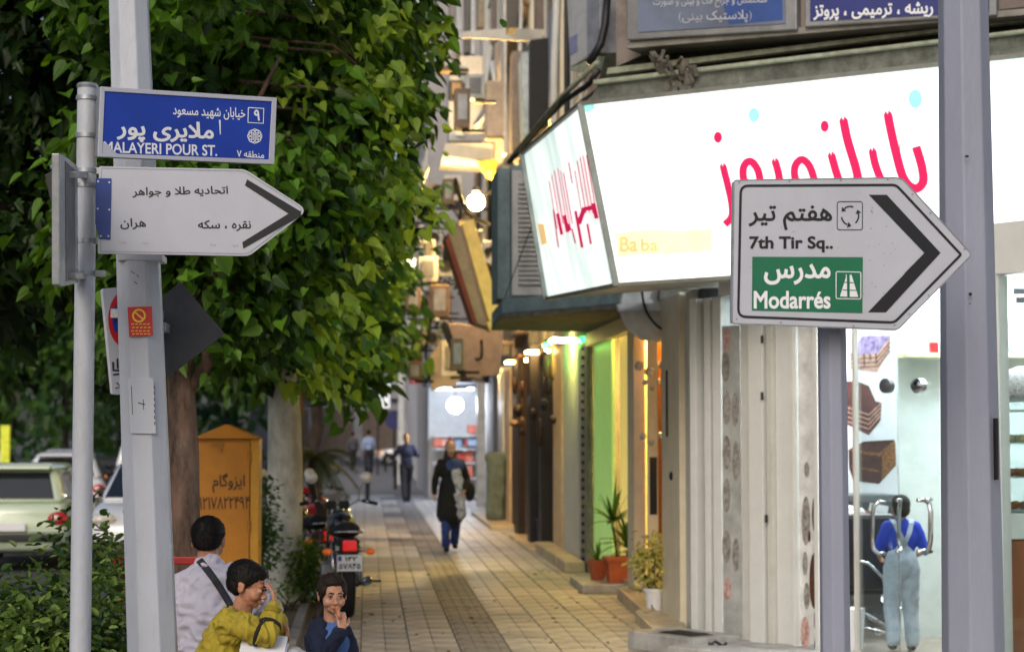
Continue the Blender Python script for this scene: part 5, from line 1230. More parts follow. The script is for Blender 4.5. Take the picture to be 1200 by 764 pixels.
def leafmesh(name, items, geo, m):
    """items: list of (matrix, tint)"""
    vs, fs = geo; V0 = [V(v) for v in vs]; n = len(vs); va = []; fa_ = []; ti = []
    for k, (M, t) in enumerate(items):
        va += [tuple(M @ v) for v in V0]; fa_ += [tuple(i + k * n for i in f) for f in fs]; ti += [t] * len(fs)
    me = bpy.data.meshes.new(name); me.from_pydata(va, [], fa_)
    a = me.attributes.new('tint', 'FLOAT', 'FACE'); a.data.foreach_set('value', ti); me.materials.append(m); return me
LEAFV = {}
def foliage(root, clusters, per, spread, size, shape, m, seed, nobj=0, name='foliage', down=.55, centre=None, objname='leaf', fold=.35, droop=.25):
    rnd = random.Random(seed); geo = leafgeo(shape, fold, droop); items = []
    for (c, ow, tone) in clusters:
        for k in range(int(per * rnd.uniform(.6, 1.3))):
            q = V((rnd.gauss(0, 1), rnd.gauss(0, 1), rnd.gauss(0, .8))) * spread * .55
            items.append((leafmatrix(c + q, ow, size, rnd, down), min(1, max(0, tone + rnd.gauss(0, .22)))))
    if nobj:
        items.sort(key=lambda it: -(it[0].translation - O).length + 0)
        vis = [it for it in items if 0 < (it[0].translation.z) < 5.2]
        near = sorted(vis, key=lambda it: (it[0].translation - O).length)[:nobj * 2]; near = near[::2][:nobj]; ids = set(id(x) for x in near)
        items = [it for it in items if id(it) not in ids]
        key = (m.name, id(shape))
        if key not in LEAFV: LEAFV[key] = [leafmesh('leaf', [(Matrix.Identity(4), i / 7)], geo, m) for i in range(8)]
        for M, t in near:
            o = bpy.data.objects.new(objname, LEAFV[key][int(t * 7.99)]); COL.objects.link(o); o.parent = root
            o.matrix_parent_inverse = Matrix.Translation(-root.location); o.matrix_basis = M
    me = leafmesh(name, items, geo, m)
    o = link_mesh(name, me, m, root); o['kind'] = 'stuff'
    return o
def crown(els, n, seed, z0=-9, hollow=.45, thr=-.12, nsc=1.1, light=None):
    """cluster centres inside a union of ellipsoids, thinned by noise so that gaps and clumps form"""
    rnd = random.Random(seed); out = []; tot = sum(e[3] * e[4] * e[5] for e in els); g = 0
    while len(out) < n and g < n * 60:
        g += 1; e = rnd.choices(els, [x[3] * x[4] * x[5] for x in els])[0]
        q = V((rnd.gauss(0, 1), rnd.gauss(0, 1), rnd.gauss(0, 1))).normalized() * (rnd.uniform(hollow, 1) ** .6)
        p = V((e[0] + q.x * e[3], e[1] + q.y * e[4], e[2] + q.z * e[5]))
        if noise.noise(p * nsc + V((seed, 0, 0))) < thr or p.z < z0: continue
        out.append((p, q.normalized(), .4 + noise.noise(p * 1.9) * .75))
    return out
bark = mat('brown_bark', '#604b3f', rough=.9, var=.4, scale=9, bump=1, bscale=22, stretch=(1, 1, .3), dirt=.4, dirtcol=(.4, .34, .27))
barkw = mat('whitewashed_bark', '#e6e6da', rough=.85, var=.2, scale=5, bump=.8, bscale=25, stretch=(1, 1, .5), dirt=.6, dirtcol=(.3, .25, .17))
barkd = mat('dark_bark', '#3b312a', rough=.95, var=.3, scale=6, bump=.8, bscale=20)
lf1 = leafmat('leaf_green', '#18330f', '#608a28', .36)
lf2 = leafmat('leaf_dark', '#12260f', '#34501e', .22)
lf3 = leafmat('leaf_mid', '#274a22', '#5d8230', .3)
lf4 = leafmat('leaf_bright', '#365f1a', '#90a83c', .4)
lfh = leafmat('leaf_hedge', '#1e3a14', '#7f9a48', .32)
def limb(mb, a, b, r0, r1, seed, n=7, wob=.06):
    rnd = random.Random(seed); a = V(a); b = V(b); pts = []; rs = []
    for i in range(n + 1):
        t = i / n; p = a.lerp(b, t)
        if 0 < i < n: p += V((rnd.gauss(0, wob), rnd.gauss(0, wob), 0))
        pts.append(p); rs.append(r0 + (r1 - r0) * t)
    mb.tube(pts, rs, 9)
# near tree with the brown trunk
T1 = thing('heart_leaf_tree', 'big leafy tree with brown trunk behind the leaning pole and diamond sign', 'tree', (at(216, 650, 12.4).x, 12.4, 0))
x1 = T1.location.x
b = MB(); tp = [(x1 + .03, 12.4, -.05), (x1 + .01, 12.4, .5), (x1, 12.4, 1.0), (x1 - .01, 12.42, 1.6), (x1 - .04, 12.45, 2.1), (x1 + .02, 12.5, 2.7), (x1 + .1, 12.6, 3.4)]
b.tube(tp, [.15, .12, .105, .1, .09, .08, .05], 14); o = mk(b, 'trunk', bark, T1, smooth=True)
for k, (q) in enumerate((((x1, 12.45, 2.0), (x1 + .55, 12.7, 3.3)), ((x1, 12.5, 2.5), (x1 - .5, 12.9, 3.8)), ((x1 + .02, 12.5, 2.6), (x1 + .6, 12.3, 4.2)), ((x1 + .05, 12.6, 3.1), (x1 + .1, 13, 5)), ((x1, 12.45, 2.2), (x1 + .3, 11.9, 3.4)), ((x1 + .5, 12.7, 3.2), (x1 + .9, 13.2, 3.1)))):
    b = MB(); limb(b, *q, .045, .012, k); mk(b, 'branch', bark, T1, smooth=True)
cl1 = crown([(x1 + .25, 12.9, 3.6, 1.05, 1.3, 1.25), (x1 + .15, 12.6, 2.9, .8, .9, .8), (x1 + .65, 13.2, 3.45, .66, .9, .5), (x1 + .8, 13.1, 4.2, .75, .8, .5), (x1 + .1, 13, 5.2, 1.5, 1.7, 1.3), (x1 - .3, 12.7, 3.4, .7, .8, 1.05)], 420, 3, z0=2.08, thr=-.08)
foliage(T1, cl1, 30, .3, .108, HEART, lf1, 5, nobj=280)
# paler leaves on the street side of the crown; lamplight put into their colour
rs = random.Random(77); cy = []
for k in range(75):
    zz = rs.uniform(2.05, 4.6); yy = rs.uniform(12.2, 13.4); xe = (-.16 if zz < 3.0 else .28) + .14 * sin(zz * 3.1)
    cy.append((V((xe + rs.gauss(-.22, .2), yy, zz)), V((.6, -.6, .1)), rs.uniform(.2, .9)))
foliage(T1, cy, 13, .17, .1, HEART, lf4, 78, name='pale_lit_leaves')
for k in range(14):
    c = cy[k * 5][0]; b = MB(); b.tube([(x1 + .3, 12.8, c.z + .35), ((x1 + c.x) / 2 + .3, 12.8, c.z + .3), c], [.014, .009, .004], 5); mk(b, 'twig', bark, T1)
T2 = thing('whitewashed_tree', 'tree with pale whitewashed trunk right of the yellow cabinet', 'tree', (at(332, 705, 19).x, 19, 0))
x2 = T2.location.x
b = MB(); b.tube([(x2 - .02, 19, -.05), (x2 - .02, 19, .1), (x2, 19, .6), (x2 + .01, 19, 1.3), (x2, 19, 1.9), (x2 - .05, 19.05, 2.6), (x2 - .15, 19.1, 3.4)], [.24, .2, .185, .175, .165, .13, .1], 18)
o = mk(b, 'trunk', barkw, T2, smooth=True)
for k, q in enumerate((((x2, 19, 2.3), (x2 + .6, 18.6, 3.8)), ((x2, 19, 2.2), (x2 - .9, 19.4, 3.9)), ((x2 - .1, 19.1, 3.2), (x2 + .2, 19, 5.5)), ((x2 + .5, 18.8, 3.1), (x2 + .7, 18.0, 3.9)))):
    b = MB(); limb(b, *q, .07, .02, k + 20); mk(b, 'branch', barkd, T2, smooth=True)
cl2 = crown([(x2 - .12, 18.8, 3.1, .68, 1.2, .85), (x2 + .4, 18.4, 4.05, .78, 1.1, .75), (x2 - .5, 19, 3.3, 1.0, 1.1, .95), (x2 - .2, 19, 5.8, 1.7, 2, 1.5), (x2 + .42, 17.9, 5.0, .85, 1, .9)], 470, 9, z0=1.98, thr=-.06)
foliage(T2, cl2, 28, .34, .125, HEART, lf1, 6, nobj=200)
cl3 = crown([(x2 + .45, 18.0, 2.35, .6, .5, .36)], 26, 12, z0=1.95)
foliage(T2, [(p, q, t + .15) for p, q, t in cl3], 9, .22, .15, HEART, lf1, 16, name='low_foliage')
# dark lobed trees on the far left
T3 = thing('dark_lobed_tree', 'dark shaded tree with lobed leaves at the left edge', 'tree', (-3.35, 15, -.12))
b = MB(); b.tube([(-3.5, 15.0, -.12), (-3.5, 15, 1.5), (-3.4, 15, 3), (-3.2, 15, 5)], [.0, .0, .12, .1], 12) if False else b.tube([(-3.9, 16.0, 2.9), (-3.8, 15.8, 3.6), (-3.6, 15.4, 4.6), (-3.4, 15, 6)], [.1, .12, .14, .12], 12)
T3.location = (-1.45, 15.9, 0)
b = MB(); limb(b, (-1.45, 15.9, -.05), (-1.75, 15.9, 3.2), .13, .11, 41); mk(b, 'trunk', barkd, T3, smooth=True)
for k, q in enumerate((((-1.75, 15.9, 3.1), (-3.4, 15.5, 4.4)), ((-1.75, 15.9, 3.1), (-2.2, 15, 5.6)), ((-2.4, 15.7, 3.6), (-3.6, 14.6, 3.4)))):
    b = MB(); limb(b, *q, .08, .03, k + 60); mk(b, 'branch', barkd, T3, smooth=True)
cl4 = crown([(-3.1, 14.9, 3.7, 1.4, 1.3, 1.25), (-2.6, 15.0, 4.9, 2.0, 1.6, 1.3), (-3.5, 14.2, 3.25, .75, .8, .7), (-2.2, 15.6, 4.0, .9, .9, 1.3), (-3.0, 15, 6.6, 2.6, 2.4, 1.3)], 620, 21, z0=2.5, thr=-.22)
foliage(T3, cl4, 20, .34, .17, LOBED, lf2, 8, nobj=150)
# street trees farther along the kerb and across the road
def fartree(x, y, h, r, m, label, seed, n=150, per=40, size=.3, z0=None):
    t = thing('street_tree', label, 'tree', (x, y, 0), 'trees along the street'); t.location = (x, y, 0)
    b = MB(); limb(b, (x, y, -.15), (x + .1, y, h * .55), r * .09, r * .05, seed); mk(b, 'trunk', barkd, t, smooth=True)
    for k in range(4):
        b = MB(); a = k * 1.6 + seed; limb(b, (x + .05, y, h * .4), (x + r * .6 * cos(a), y + r * .6 * sin(a), h * .75), r * .04, r * .012, seed + k); mk(b, 'branch', barkd, t, smooth=True)
    cs = crown([(x, y, h * .68, r, r, h * .33), (x + r * .4, y - r * .3, h * .52, r * .6, r * .6, h * .2), (x - r * .45, y, h * .55, r * .6, r * .7, h * .22)], n, seed, z0=z0 or h * .25, thr=-.18, nsc=.5)
    me_o = foliage(t, cs, per, r * .28, size, OVAL, m, seed, name='foliage'); return t
fartree(-1.25, 26, 7.5, 1.8, lf3, 'green kerbside tree behind the whitewashed trunk', 31, 200, 34, .2, 2.6)
fartree(-1.3, 34, 8, 2.1, lf3, 'third kerbside tree beyond the motorcycles', 33, 200, 34, .24, 2.7)
fartree(-1.2, 44, 8.5, 2.2, lf3, 'kerbside tree near the end of the tiled pavement', 37, 180, 30, .28, 3.0)
fartree(-14.5, 60, 10, 4.6, lf3, 'broad blurry tree far across the road at the left edge', 41, 260, 40, .42, .3)
fartree(-9.6, 84, 12, 5, lf3, 'tall blurry tree behind the parked cars', 43, 260, 40, .5, .9)
fartree(-18, 88, 14, 6, lf2, 'dark blurry tree farthest left across the road', 47, 240, 40, .6, .8)
fartree(-4.2, 98, 12, 4.6, lf3, 'blurry tree in the gap left of the leaning pole', 53, 240, 36, .55, 1.2)
fartree(-13, 118, 15, 8, lf2, 'large dark tree closing the view down the road', 59, 300, 40, .8, .5)
b = MB()
rr = random.Random(88); cs = [(V((rr.uniform(-60, -7), rr.uniform(122, 150), rr.uniform(0, 1) ** 1.2 * 11)), V((0, -1, .3)), rr.uniform(.1, .8)) for k in range(420)]
t = thing('distant_trees', 'distant line of trees closing off the road', 'trees', (-30, 135, 0)); o = foliage(t, cs, 16, 2.2, 1.1, OVAL, lf3, 89, name='foliage')
b = MB()
for k in range(14): limb(b, (-58 + k * 3.7, 134, -.2), (-58 + k * 3.7, 134, 7), .25, .12, k)
o = mk(b, 'trunk', barkd, t); o['kind'] = 'stuff'
# undergrowth
def shrub(name, label, cat, els, n, per, spread, size, shape, m, seed, z0=.03, nobj=0, group=None, stems=8, down=.1, objname='leaf'):
    e = els[0]; t = thing(name, label, cat, (e[0], e[1], 0), group)
    cs = crown(els, n, seed, z0=z0, hollow=.2, thr=-.3, nsc=2)
    b = MB(); rnd = random.Random(seed)
    for k in range(stems):
        c = rnd.choice(cs)[0]; b.tube([(e[0] + rnd.uniform(-.12, .12) * e[3] * 2, e[1] + rnd.uniform(-.1, .1), 0), ((c.x + e[0]) / 2, (c.y + e[1]) / 2, c.z * .6), c], [.009, .007, .004], 5)
    mk(b, 'stems', barkd, t); foliage(t, cs, per, spread, size, shape, m, seed, nobj=nobj, down=down, objname=objname); return t
xh = at(70, 700, 9.6).x
shrub('leafy_bush', 'leafy green bush filling the bottom left corner around the thin pole', 'bush', [(xh - .05, 9.7, .52, .42, .5, .45), (xh - .35, 9.9, .58, .35, .4, .42), (xh + .18, 9.9, .62, .15, .3, .42), (xh - .05, 10.1, .9, .1, .15, .3), (at(30, 640, 9.5).x, 9.6, .9, .1, .12, .28)],
      520, 13, .13, .055, OVAL, lfh, 71, nobj=200, stems=26)
shrub('leafy_bush', 'taller twiggy bush right behind the thin pole reaching the car tail light', 'bush', [(at(128, 640, 10.6).x, 10.6, .8, .14, .3, .5), (at(100, 640, 11).x, 10.9, .9, .2, .3, .42)], 90, 12, .14, .06, OVAL, lfh, 73, nobj=40, stems=12)
shrub('small_shrub', 'bright small leaved shrub at the foot of the whitewashed tree', 'shrub', [(x2 + .2, 18.8, .36, .14, .22, .34), (x2 + .24, 18.7, .62, .09, .15, .25)], 90, 12, .12, .05, OVAL, lf4, 75, nobj=40)
shrub('small_shrub', 'green shrub squeezed between the yellow cabinet and the whitewashed tree', 'shrub', [(at(305, 640, 18.4).x, 18.3, .7, .13, .2, .65)], 110, 12, .12, .055, OVAL, lf3, 77, nobj=40)
shrub('small_shrub', 'low weeds beside the kerb in front of the whitewashed tree', 'shrub', [(x2 + .1, 18.3, .12, .4, .2, .16)], 30, 9, .1, .04, OVAL, lf4, 79)
# cycad-like fan plant behind the tree
t = thing('fan_plant', 'dull green plant with long drooping fronds behind the whitewashed trunk', 'plant', (at(368, 600, 21.5).x, 21.5, 0))
xf = t.location.x; b = MB(); limb(b, (xf, 21.5, 0), (xf, 21.5, 1.45), .06, .05, 4); mk(b, 'stem', barkd, t, smooth=True)
rnd = random.Random(4); fm = leafmat('frond', '#4e5a34', '#8d8f58', .2)
for k in range(26):
    a = rnd.uniform(0, 6.28); el = rnd.uniform(-.2, 1.0); L_ = rnd.uniform(.4, .62); pts = []
    for i in range(7):
        u = i / 6; r_ = L_ * u * cos(el * (1 - u)); pts.append(V((xf + r_ * cos(a), 21.5 + r_ * sin(a), 1.45 + L_ * (sin(el) * u - .75 * u * u))))
    b = MB()
    for i in range(1, 7):
        d = (pts[i] - pts[i - 1]).normalized(); s_ = d.cross(V((0, 0, 1))).normalized()
        for j in range(4):
            p = pts[i - 1].lerp(pts[i], j / 4)
            for sg in (-1, 1):
                e_ = p + s_ * sg * .1 + d * .06 - V((0, 0, .03)); b.face([p, p + d * .018, e_])
    b.tube(pts, .004, 4); mk(b, 'frond', fm, t)
# potted plants
def pot(par, x, y, z, r, h, m, square=False, L_=.0):
    b = MB()
    if square:
        b.hexa([(x - L_ * .44, y - r * .85, z), (x + L_ * .44, y - r * .85, z), (x + L_ * .44, y + r * .85, z), (x - L_ * .44, y + r * .85, z)], [(x - L_ * .5, y - r, z + h), (x + L_ * .5, y - r, z + h), (x + L_ * .5, y + r, z + h), (x - L_ * .5, y + r, z + h)])
        b.box(x - L_ * .54, x + L_ * .54, y - r * 1.08, y + r * 1.08, z + h * .85, z + h * 1.03)
        mk(b, 'pot', m, par, bevel=.008)
    else:
        b.lathe([(r * .7, z), (r * .95, z + h * .85), (r * 1.08, z + h * .86), (r * 1.08, z + h), (r * .95, z + h), (r * .9, z + h * .9)], 20, c=(x, y, 0)); mk(b, 'pot', m, par, auto=True)
terra = mat('terracotta', '#b35a33', rough=.75, var=.12, dirt=.3, dirtcol=(.35, .3, .25))
def bladeplant(par, x, y, z, n, L_, w, m, seed, name='blade', arch=.5, tall=1.0):
    rnd = random.Random(seed)
    for k in range(n):
        a = rnd.uniform(0, 6.28); el = rnd.uniform(.35, 1.45); l = L_ * rnd.uniform(.6, 1.1); b = MB(); prev = None
        for i in range(7):
            u = i / 6; rr = l * u * cos(el); zz = l * (sin(el) * u - arch * u * u * cos(el)) * tall
            c = V((x + rr * cos(a), y + rr * sin(a), z + zz)); s_ = V((-sin(a), cos(a), 0)) * w * (sin(pi * min(1, u * .8 + .2)) * .5 + .02)
            cur = (c - s_, c + V((0, 0, -w * .2)), c + s_)
            if prev: b.add([*prev, *cur], [(0, 1, 4, 3), (1, 2, 5, 4)])
            prev = cur
        o = mk(b, name, m, par, smooth=True); at_ = o.data.attributes.new('tint', 'FLOAT', 'FACE'); tv = rnd.random(); at_.data.foreach_set('value', [tv] * len(o.data.polygons))
Yp = 20.6; xp = at(731, 680, Yp).x
t = thing('potted_dracaena', 'spiky dracaena in a long orange terracotta trough before the green lit window', 'potted plant', (xp, Yp, .0))
b = MB(); b.box(xp - .5, xp + .3, Yp - .35, Yp + .9, 0, .1); o = mk(b, 'plinth', marble, bevel=.01); tag(o, 'grey stone plinth under the orange plant trough', 'step')
pot(t, xp + .0, Yp, .1, .17, .27, terra, True, .4); b = MB(); b.box(xp - .16, xp + .2, Yp - .14, Yp + .14, .3, .325); mk(b, 'soil', soilm, t)
for k, (dx, dz) in enumerate(((-.12, .62), (.05, .35), (.13, .25))):
    b = MB(); b.tube([(xp + dx * .5, Yp, .3), (xp + dx, Yp, dz + .1)], .014, 6); mk(b, 'stem', barkd, t)
    bladeplant(t, xp + dx, Yp, dz + .12, 26, .5, .042, lf3, 90 + k)
t = thing('potted_dracaena', 'small round terracotta pot with drooping leaves left of the orange trough', 'potted plant', (xp - .27, Yp + .15, .1))
pot(t, xp - .25, Yp + .3, .1, .11, .22, terra); bladeplant(t, xp - .25, Yp + .3, .3, 22, .3, .024, lf3, 95)
Ys = 17.35; xs = at(767, 690, Ys).x
t = shrub('potted_shrub', 'yellow green variegated shrub in a white pot beside the ornament post', 'potted plant', [(xs, Ys, .52, .16, .16, .27)], 70, 9, .1, .06, OVAL, leafmat('leaf_variegated', '#7d8a2e', '#e3dc8a', .35), 97, z0=.25, nobj=30)
pot(t, xs, Ys, .1, .1, .2, whitep); b = MB(); b.ell((xs + .17, Ys - .1, .2), (.08, .08, .1)); o = mk(b, 'vase', mat('navy_ceramic', '#1d2440', rough=.3), smooth=True); tag(o, 'small dark blue round vase beside the white pot', 'vase')
Yq = 36; xq = at(592, 610, Yq).x
t = shrub('potted_shrub', 'low potted plant with yellowish leaves by the stacked cloth at the far corner', 'potted plant', [(xq, Yq, .42, .22, .2, .14)], 50, 9, .12, .08, OVAL, lf4, 99, z0=.25)
pot(t, xq, Yq, .06, .15, .24, concrete)
for i, (px, c, lab) in enumerate(((628, '#4a35b8', 'bright purple plant pot in front of the dark brown shop'), (639, '#2a2560', 'dark navy purple plant pot nearest the rivet pillar'))):
    Yq = 29.5 - i * .9; xq = at(px, 620, Yq).x; t = thing('potted_herb', lab, 'potted plant', (xq, Yq, 0)); pot(t, xq, Yq, .05, .13, .36, mat('purple_pot' if i == 0 else 'navy_pot', c, rough=.5), True, .26); bladeplant(t, xq, Yq, .38, 14, .22, .03, lf2 if i else lf3, 101 + i)
b = MB(); b.box(2.2, 2.74, 33.5, 39.5, 0, .07); b.box(2.35, 2.74, 27.2, 31, 0, .05); tag(mk(b, 'shop_step', stonem, bevel=.01), 'low stone step along the dark brown shop', 'step')

# ------------------------------------------------------------------ yellow utility cabinet
YC = thing('utility_cabinet', 'tall yellow metal cabinet with gabled roof and hand painted black Persian number', 'cabinet', (at(265, 700, 15.2).x, 15.2, 0))
yel = mat('yellow_paint', '#b3730c', rough=.42, var=.1, scale=3, dirt=.5, dirtcol=(.2, .1, .03), bump=.04)
Yc = 15.2; A_ = at(227.5, 514, Yc); B_ = at(304, 514, Yc); zt = A_.z; zr = at(264, 497, Yc).z; w = B_.x - A_.x
b = MB(); b.box(A_.x, B_.x - .07, Yc + .003, Yc + .42, .04, zt); mk(b, 'body', yel, YC, bevel=.006)
b = MB(); b.box(B_.x - .068, B_.x, Yc - .012, Yc + .42, .04, zt); mk(b, 'corner_post', mat('yellow_light', '#c08a24', rough=.4, var=.06), YC, bevel=.006)
b = MB(); b.box(A_.x - .003, B_.x - .075, Yc - .016, Yc + .001, .1, zt - .03); dr = mk(b, 'door', yel, YC, bevel=.004)
xm = at(265, 500, Yc).x
b = MB(); b.add([(A_.x - .02, Yc - .05, zt), (B_.x + .02, Yc - .05, zt), (xm, Yc - .05, zr), (A_.x - .02, Yc + .46, zt), (B_.x + .02, Yc + .46, zt), (xm, Yc + .46, zr)], [(0, 1, 2), (5, 4, 3), (0, 2, 5, 3), (1, 4, 5, 2), (0, 3, 4, 1)]); mk(b, 'roof', yel, YC, bevel=.004)
b = MB(); b.box(xm - .12, xm - .02, Yc - .03, Yc - .017, zt - .06, zt - .03); b.box(xm - .05, xm - .03, Yc - .035, Yc - .016, zt - .1, zt - .06); mk(b, 'latch', mat('yellow_dark', '#a06c0c', rough=.5), dr)
for zz in (.35, .95, 1.5):
    b = MB(); b.lathe([(.014, 0), (.014, .09)], 10, c=(B_.x - .078, Yc - .022, zz)); mk(b, 'hinge', MATS['yellow_dark'], dr)
b = MB(); b.lathe([(.02, -.006), (.018, .01), (.004, .012)], 12, Matrix.Rotation(pi / 2, 4, 'X'), (A_.x + .06, Yc - .02, 1.0)); mk(b, 'lock', darkm, dr)
b = MB(); pc = vplane(-3, Yc - .017, 3, Yc - .017)
text_px(fa('ایزوگام'), 249, 554, 287, 577, pc, .002, '', None, None, bold=.012, mb=b); text_px('\u06f1\u06f2\u06f1\u06f7\u06f8\u06f2\u06f2\u06f4\u06f9\u06f4', 234, 582, 293, 597, pc, .002, '', None, None, bold=.012, dy1=-1, mb=b)
mk(b, 'painted_lettering', mat('paint_brownblack', '#3a2410', rough=.7), dr)
b = MB(); b.box(A_.x + .02, B_.x - .02, Yc + .03, Yc + .4, 0, .038); mk(b, 'plinth', concrete, YC)

# a few fallen leaves and scraps on the paving
rnd = random.Random(17); items = []
for k in range(70):
    x = rnd.uniform(-.55, 2.6); y = rnd.uniform(14.5, 24); items.append((Matrix.Translation((x, y, .012)) @ Matrix.Rotation(rnd.uniform(0, 6.28), 4, 'Z') @ Matrix.Rotation(rnd.uniform(-.3, .3), 4, 'X') @ Matrix.Scale(rnd.uniform(.03, .07), 4), rnd.random()))
me = leafmesh('fallen_leaves', items, leafgeo(OVAL), leafmat('leaf_dry', '#4a3a1c', '#8a7a3c', .1)); o = link_mesh('fallen_leaves', me, LEAF_DRY if False else MATS['leaf_dry']); tag(o, 'scattered fallen leaves lying on the paving', 'leaves', kind='stuff')
# ------------------------------------------------------------------ motorcycles
def wheel(mb_t, mb_r, c, r, w, axis='X', tr=.06):
    R_ = Matrix.Rotation(pi / 2, 4, 'Y')
    prof = [(r - tr, -w * .45), (r - tr * .3, -w * .5), (r, -w * .25), (r, w * .25), (r - tr * .3, w * .5), (r - tr, w * .45)]
    n = 28; c = V(c)
    vs = []
    for rr, z in prof:
        for j in range(n): vs.append(R_ @ V((rr * cos(2 * pi * j / n), rr * sin(2 * pi * j / n), z)) + c)
    k = len(prof); mb_t.add(vs, [(i * n + j, i * n + (j + 1) % n, ((i + 1) % k) * n + (j + 1) % n, ((i + 1) % k) * n + j) for i in range(k) for j in range(n)])
def make_bike(name, label, tank, loc, rz):
    t = thing(name, label, 'motorcycle', (0, 0, 0), 'motorcycles parked on the pavement')
    for y in (0, 1.27):
        b = MB(); wheel(b, None, (0, y, .3), .3, .12 if y == 0 else .1); ty = mk(b, 'wheel', rubber, t, smooth=True)
        b = MB()
        R_ = Matrix.Rotation(pi / 2, 4, 'Y')
        b.lathe([(.05, -.07), (.05, .07)], 12, R_, (0, y, .3))
        for a in range(18):
            for s_ in (-1, 1): b.tube([(s_ * .05, y + .04 * cos(a * .349), .3 + .04 * sin(a * .349)), (0, y + .235 * cos(a * .349 + .3 * s_), .3 + .235 * sin(a * .349 + .3 * s_))], .003, 4)
        for s_ in (-1, 1): b.tube([(s_ * .03, y + .24 * cos(a * 2 * pi / 24), .3 + .24 * sin(a * 2 * pi / 24)) for a in range(25)], .008, 5)
        mk(b, 'rim', chrome, ty)
    b = MB()
    for y, r_ in ((0, .33), (1.27, .33)):
        pts = [(y + r_ * cos(a), .3 + r_ * sin(a)) for a in ([pi * .12 + i * .2 for i in range(11)] if y == 0 else [pi * .25 + i * .2 for i in range(8)])]
        for i in range(len(pts) - 1):
            (a0, z0), (a1, z1) = pts[i], pts[i + 1]; b.hexa([(-.07, a0, z0), (.07, a0, z0), (.07, a1, z1), (-.07, a1, z1)], [(-.06, a0, z0 + .012), (.06, a0, z0 + .012), (.06, a1, z1 + .012), (-.06, a1, z1 + .012)])
    mk(b, 'mudguard', darkm, t)
    b = MB(); b.ell((0, .2, .8), (.14, .34, .07)); b.ell((0, -.05, .83), (.12, .16, .07)); mk(b, 'seat', rubber, t, smooth=True)
    b = MB(); b.ell((0, .72, .84), (.15, .27, .14)); mk(b, 'tank', tank, t, smooth=True)
    b = MB(); b.cbox((0, .62, .45), (.22, .34, .26)); b.ell((0, .78, .58), (.1, .1, .16)); b.lathe([(.1, -.2), (.1, .2)], 14, Matrix.Rotation(pi / 2, 4, 'Y'), (0, .55, .4)); mk(b, 'engine', galv, t, bevel=.02)
    b = MB()
    for pts in (((-.03, 1.05, .95), (0, .6, .6), (0, .3, .38)), ((.09, .3, .72), (.09, .0, .68), (.09, -.2, .72)), ((-.09, .3, .72), (-.09, 0, .68), (-.09, -.2, .72)), ((.1, 0, .3), (.1, .5, .35)), ((-.1, 0, .3), (-.1, .5, .35)), ((0, 1.0, .95), (0, .2, .7))): b.tube(pts, .016, 7)
    mk(b, 'frame', darkm, t)
    for s_ in (-1, 1):
        b = MB(); b.tube([(s_ * .12, .02, .33), (s_ * .12, .12, .7)], .02, 8)
        b.tube([(s_ * .12 + .031 * cos(a * .9), .03 + .075 * a / 40 * 1.0 + .031 * sin(a * .9) * .9, .38 + .28 * a / 60) for a in range(60)], .006, 4); mk(b, 'shock_absorber', chrome, t, smooth=True)
        b = MB(); b.tube([(s_ * .09, 1.27, .3), (s_ * .085, 1.02, .98)], .02, 8); mk(b, 'fork', chrome, t)
        b = MB(); b.tube([(s_ * .35, 1.0 - .06, 1.02), (s_ * .36, .85, 1.02)][::1] if False else [(s_ * .24, .97, 1.06), (s_ * .38, .9, 1.03)], .019, 8); mk(b, 'grip', rubber, t)
        b = MB(); b.tube([(s_ * .2, .99, 1.06), (s_ * .22, .97, 1.18), (s_ * .25, .94, 1.24)], .006, 6); mi = mk(b, 'mirror_arm', chrome, t)
        b = MB(); R_ = Matrix.Rotation(-pi / 2, 4, 'X'); b.lathe([(.058, -.012), (.06, 0), (.05, .012), (.01, .018)], 16, R_, (s_ * .27, .92, 1.29)); mk(b, 'mirror', mat('mirror_face', '#e8e8e6', rough=.35, metal=.3, var=.02), mi, smooth=True)  # bright reflection put into the pale diffuse face colour
        b = MB(); b.tube([(s_ * .08, -.18, .63), (s_ * .17, -.2, .63)], .008, 6); ia = mk(b, 'indicator_arm', chrome, t)
        b = MB(); b.ell((s_ * .2, -.21, .63), (.045, .035, .032)); mk(b, 'indicator', mat('amber', '#e86a14', rough=.25, coat=.5, emis='#e86a14', estr=.15), ia, smooth=True)
    b = MB(); b.tube([(-.3, .93, 1.05), (-.2, .99, 1.06), (-.08, 1.02, .99), (.08, 1.02, .99), (.2, .99, 1.06), (.3, .93, 1.05)], .012, 8); mk(b, 'handlebar', chrome, t, smooth=True)
    b = MB(); b.ell((0, 1.12, .92), (.09, .07, .09)); mk(b, 'headlight', chrome, t, smooth=True)
    b = MB(); b.cbox((-.07, .99, 1.02), (.1, .06, .08)); b.cbox((.06, .99, 1.02), (.1, .06, .08)); mk(b, 'gauge', darkm, t, bevel=.015)
    b = MB(); b.cbox((0, -.24, .66), (.17, .08, .2)); mk(b, 'tail_housing', darkm, t, bevel=.02)
    b = MB(); b.cbox((0, -.295, .69), (.13, .04, .1)); mk(b, 'tail_light', mat('tail_red', '#c8141a', rough=.25, coat=.6, emis='#d81a1a', estr=.35), t, bevel=.012)
    b = MB(); b.tube([(-.11, -.05, .8), (-.13, -.22, .81), (-.1, -.32, .82), (.1, -.32, .82), (.13, -.22, .81), (.11, -.05, .8)], .011, 7); mk(b, 'grab_rail', chrome, t, smooth=True)
    b = MB(); b.cbox((0, -.3, .53), (.235, .006, .15)); pl_ = mk(b, 'number_plate', whitep, t, bevel=.002)
    b = MB()
    pn_ = None
    vs, fs = text_geo('\u06f1\u06f2\u06f3', .02)
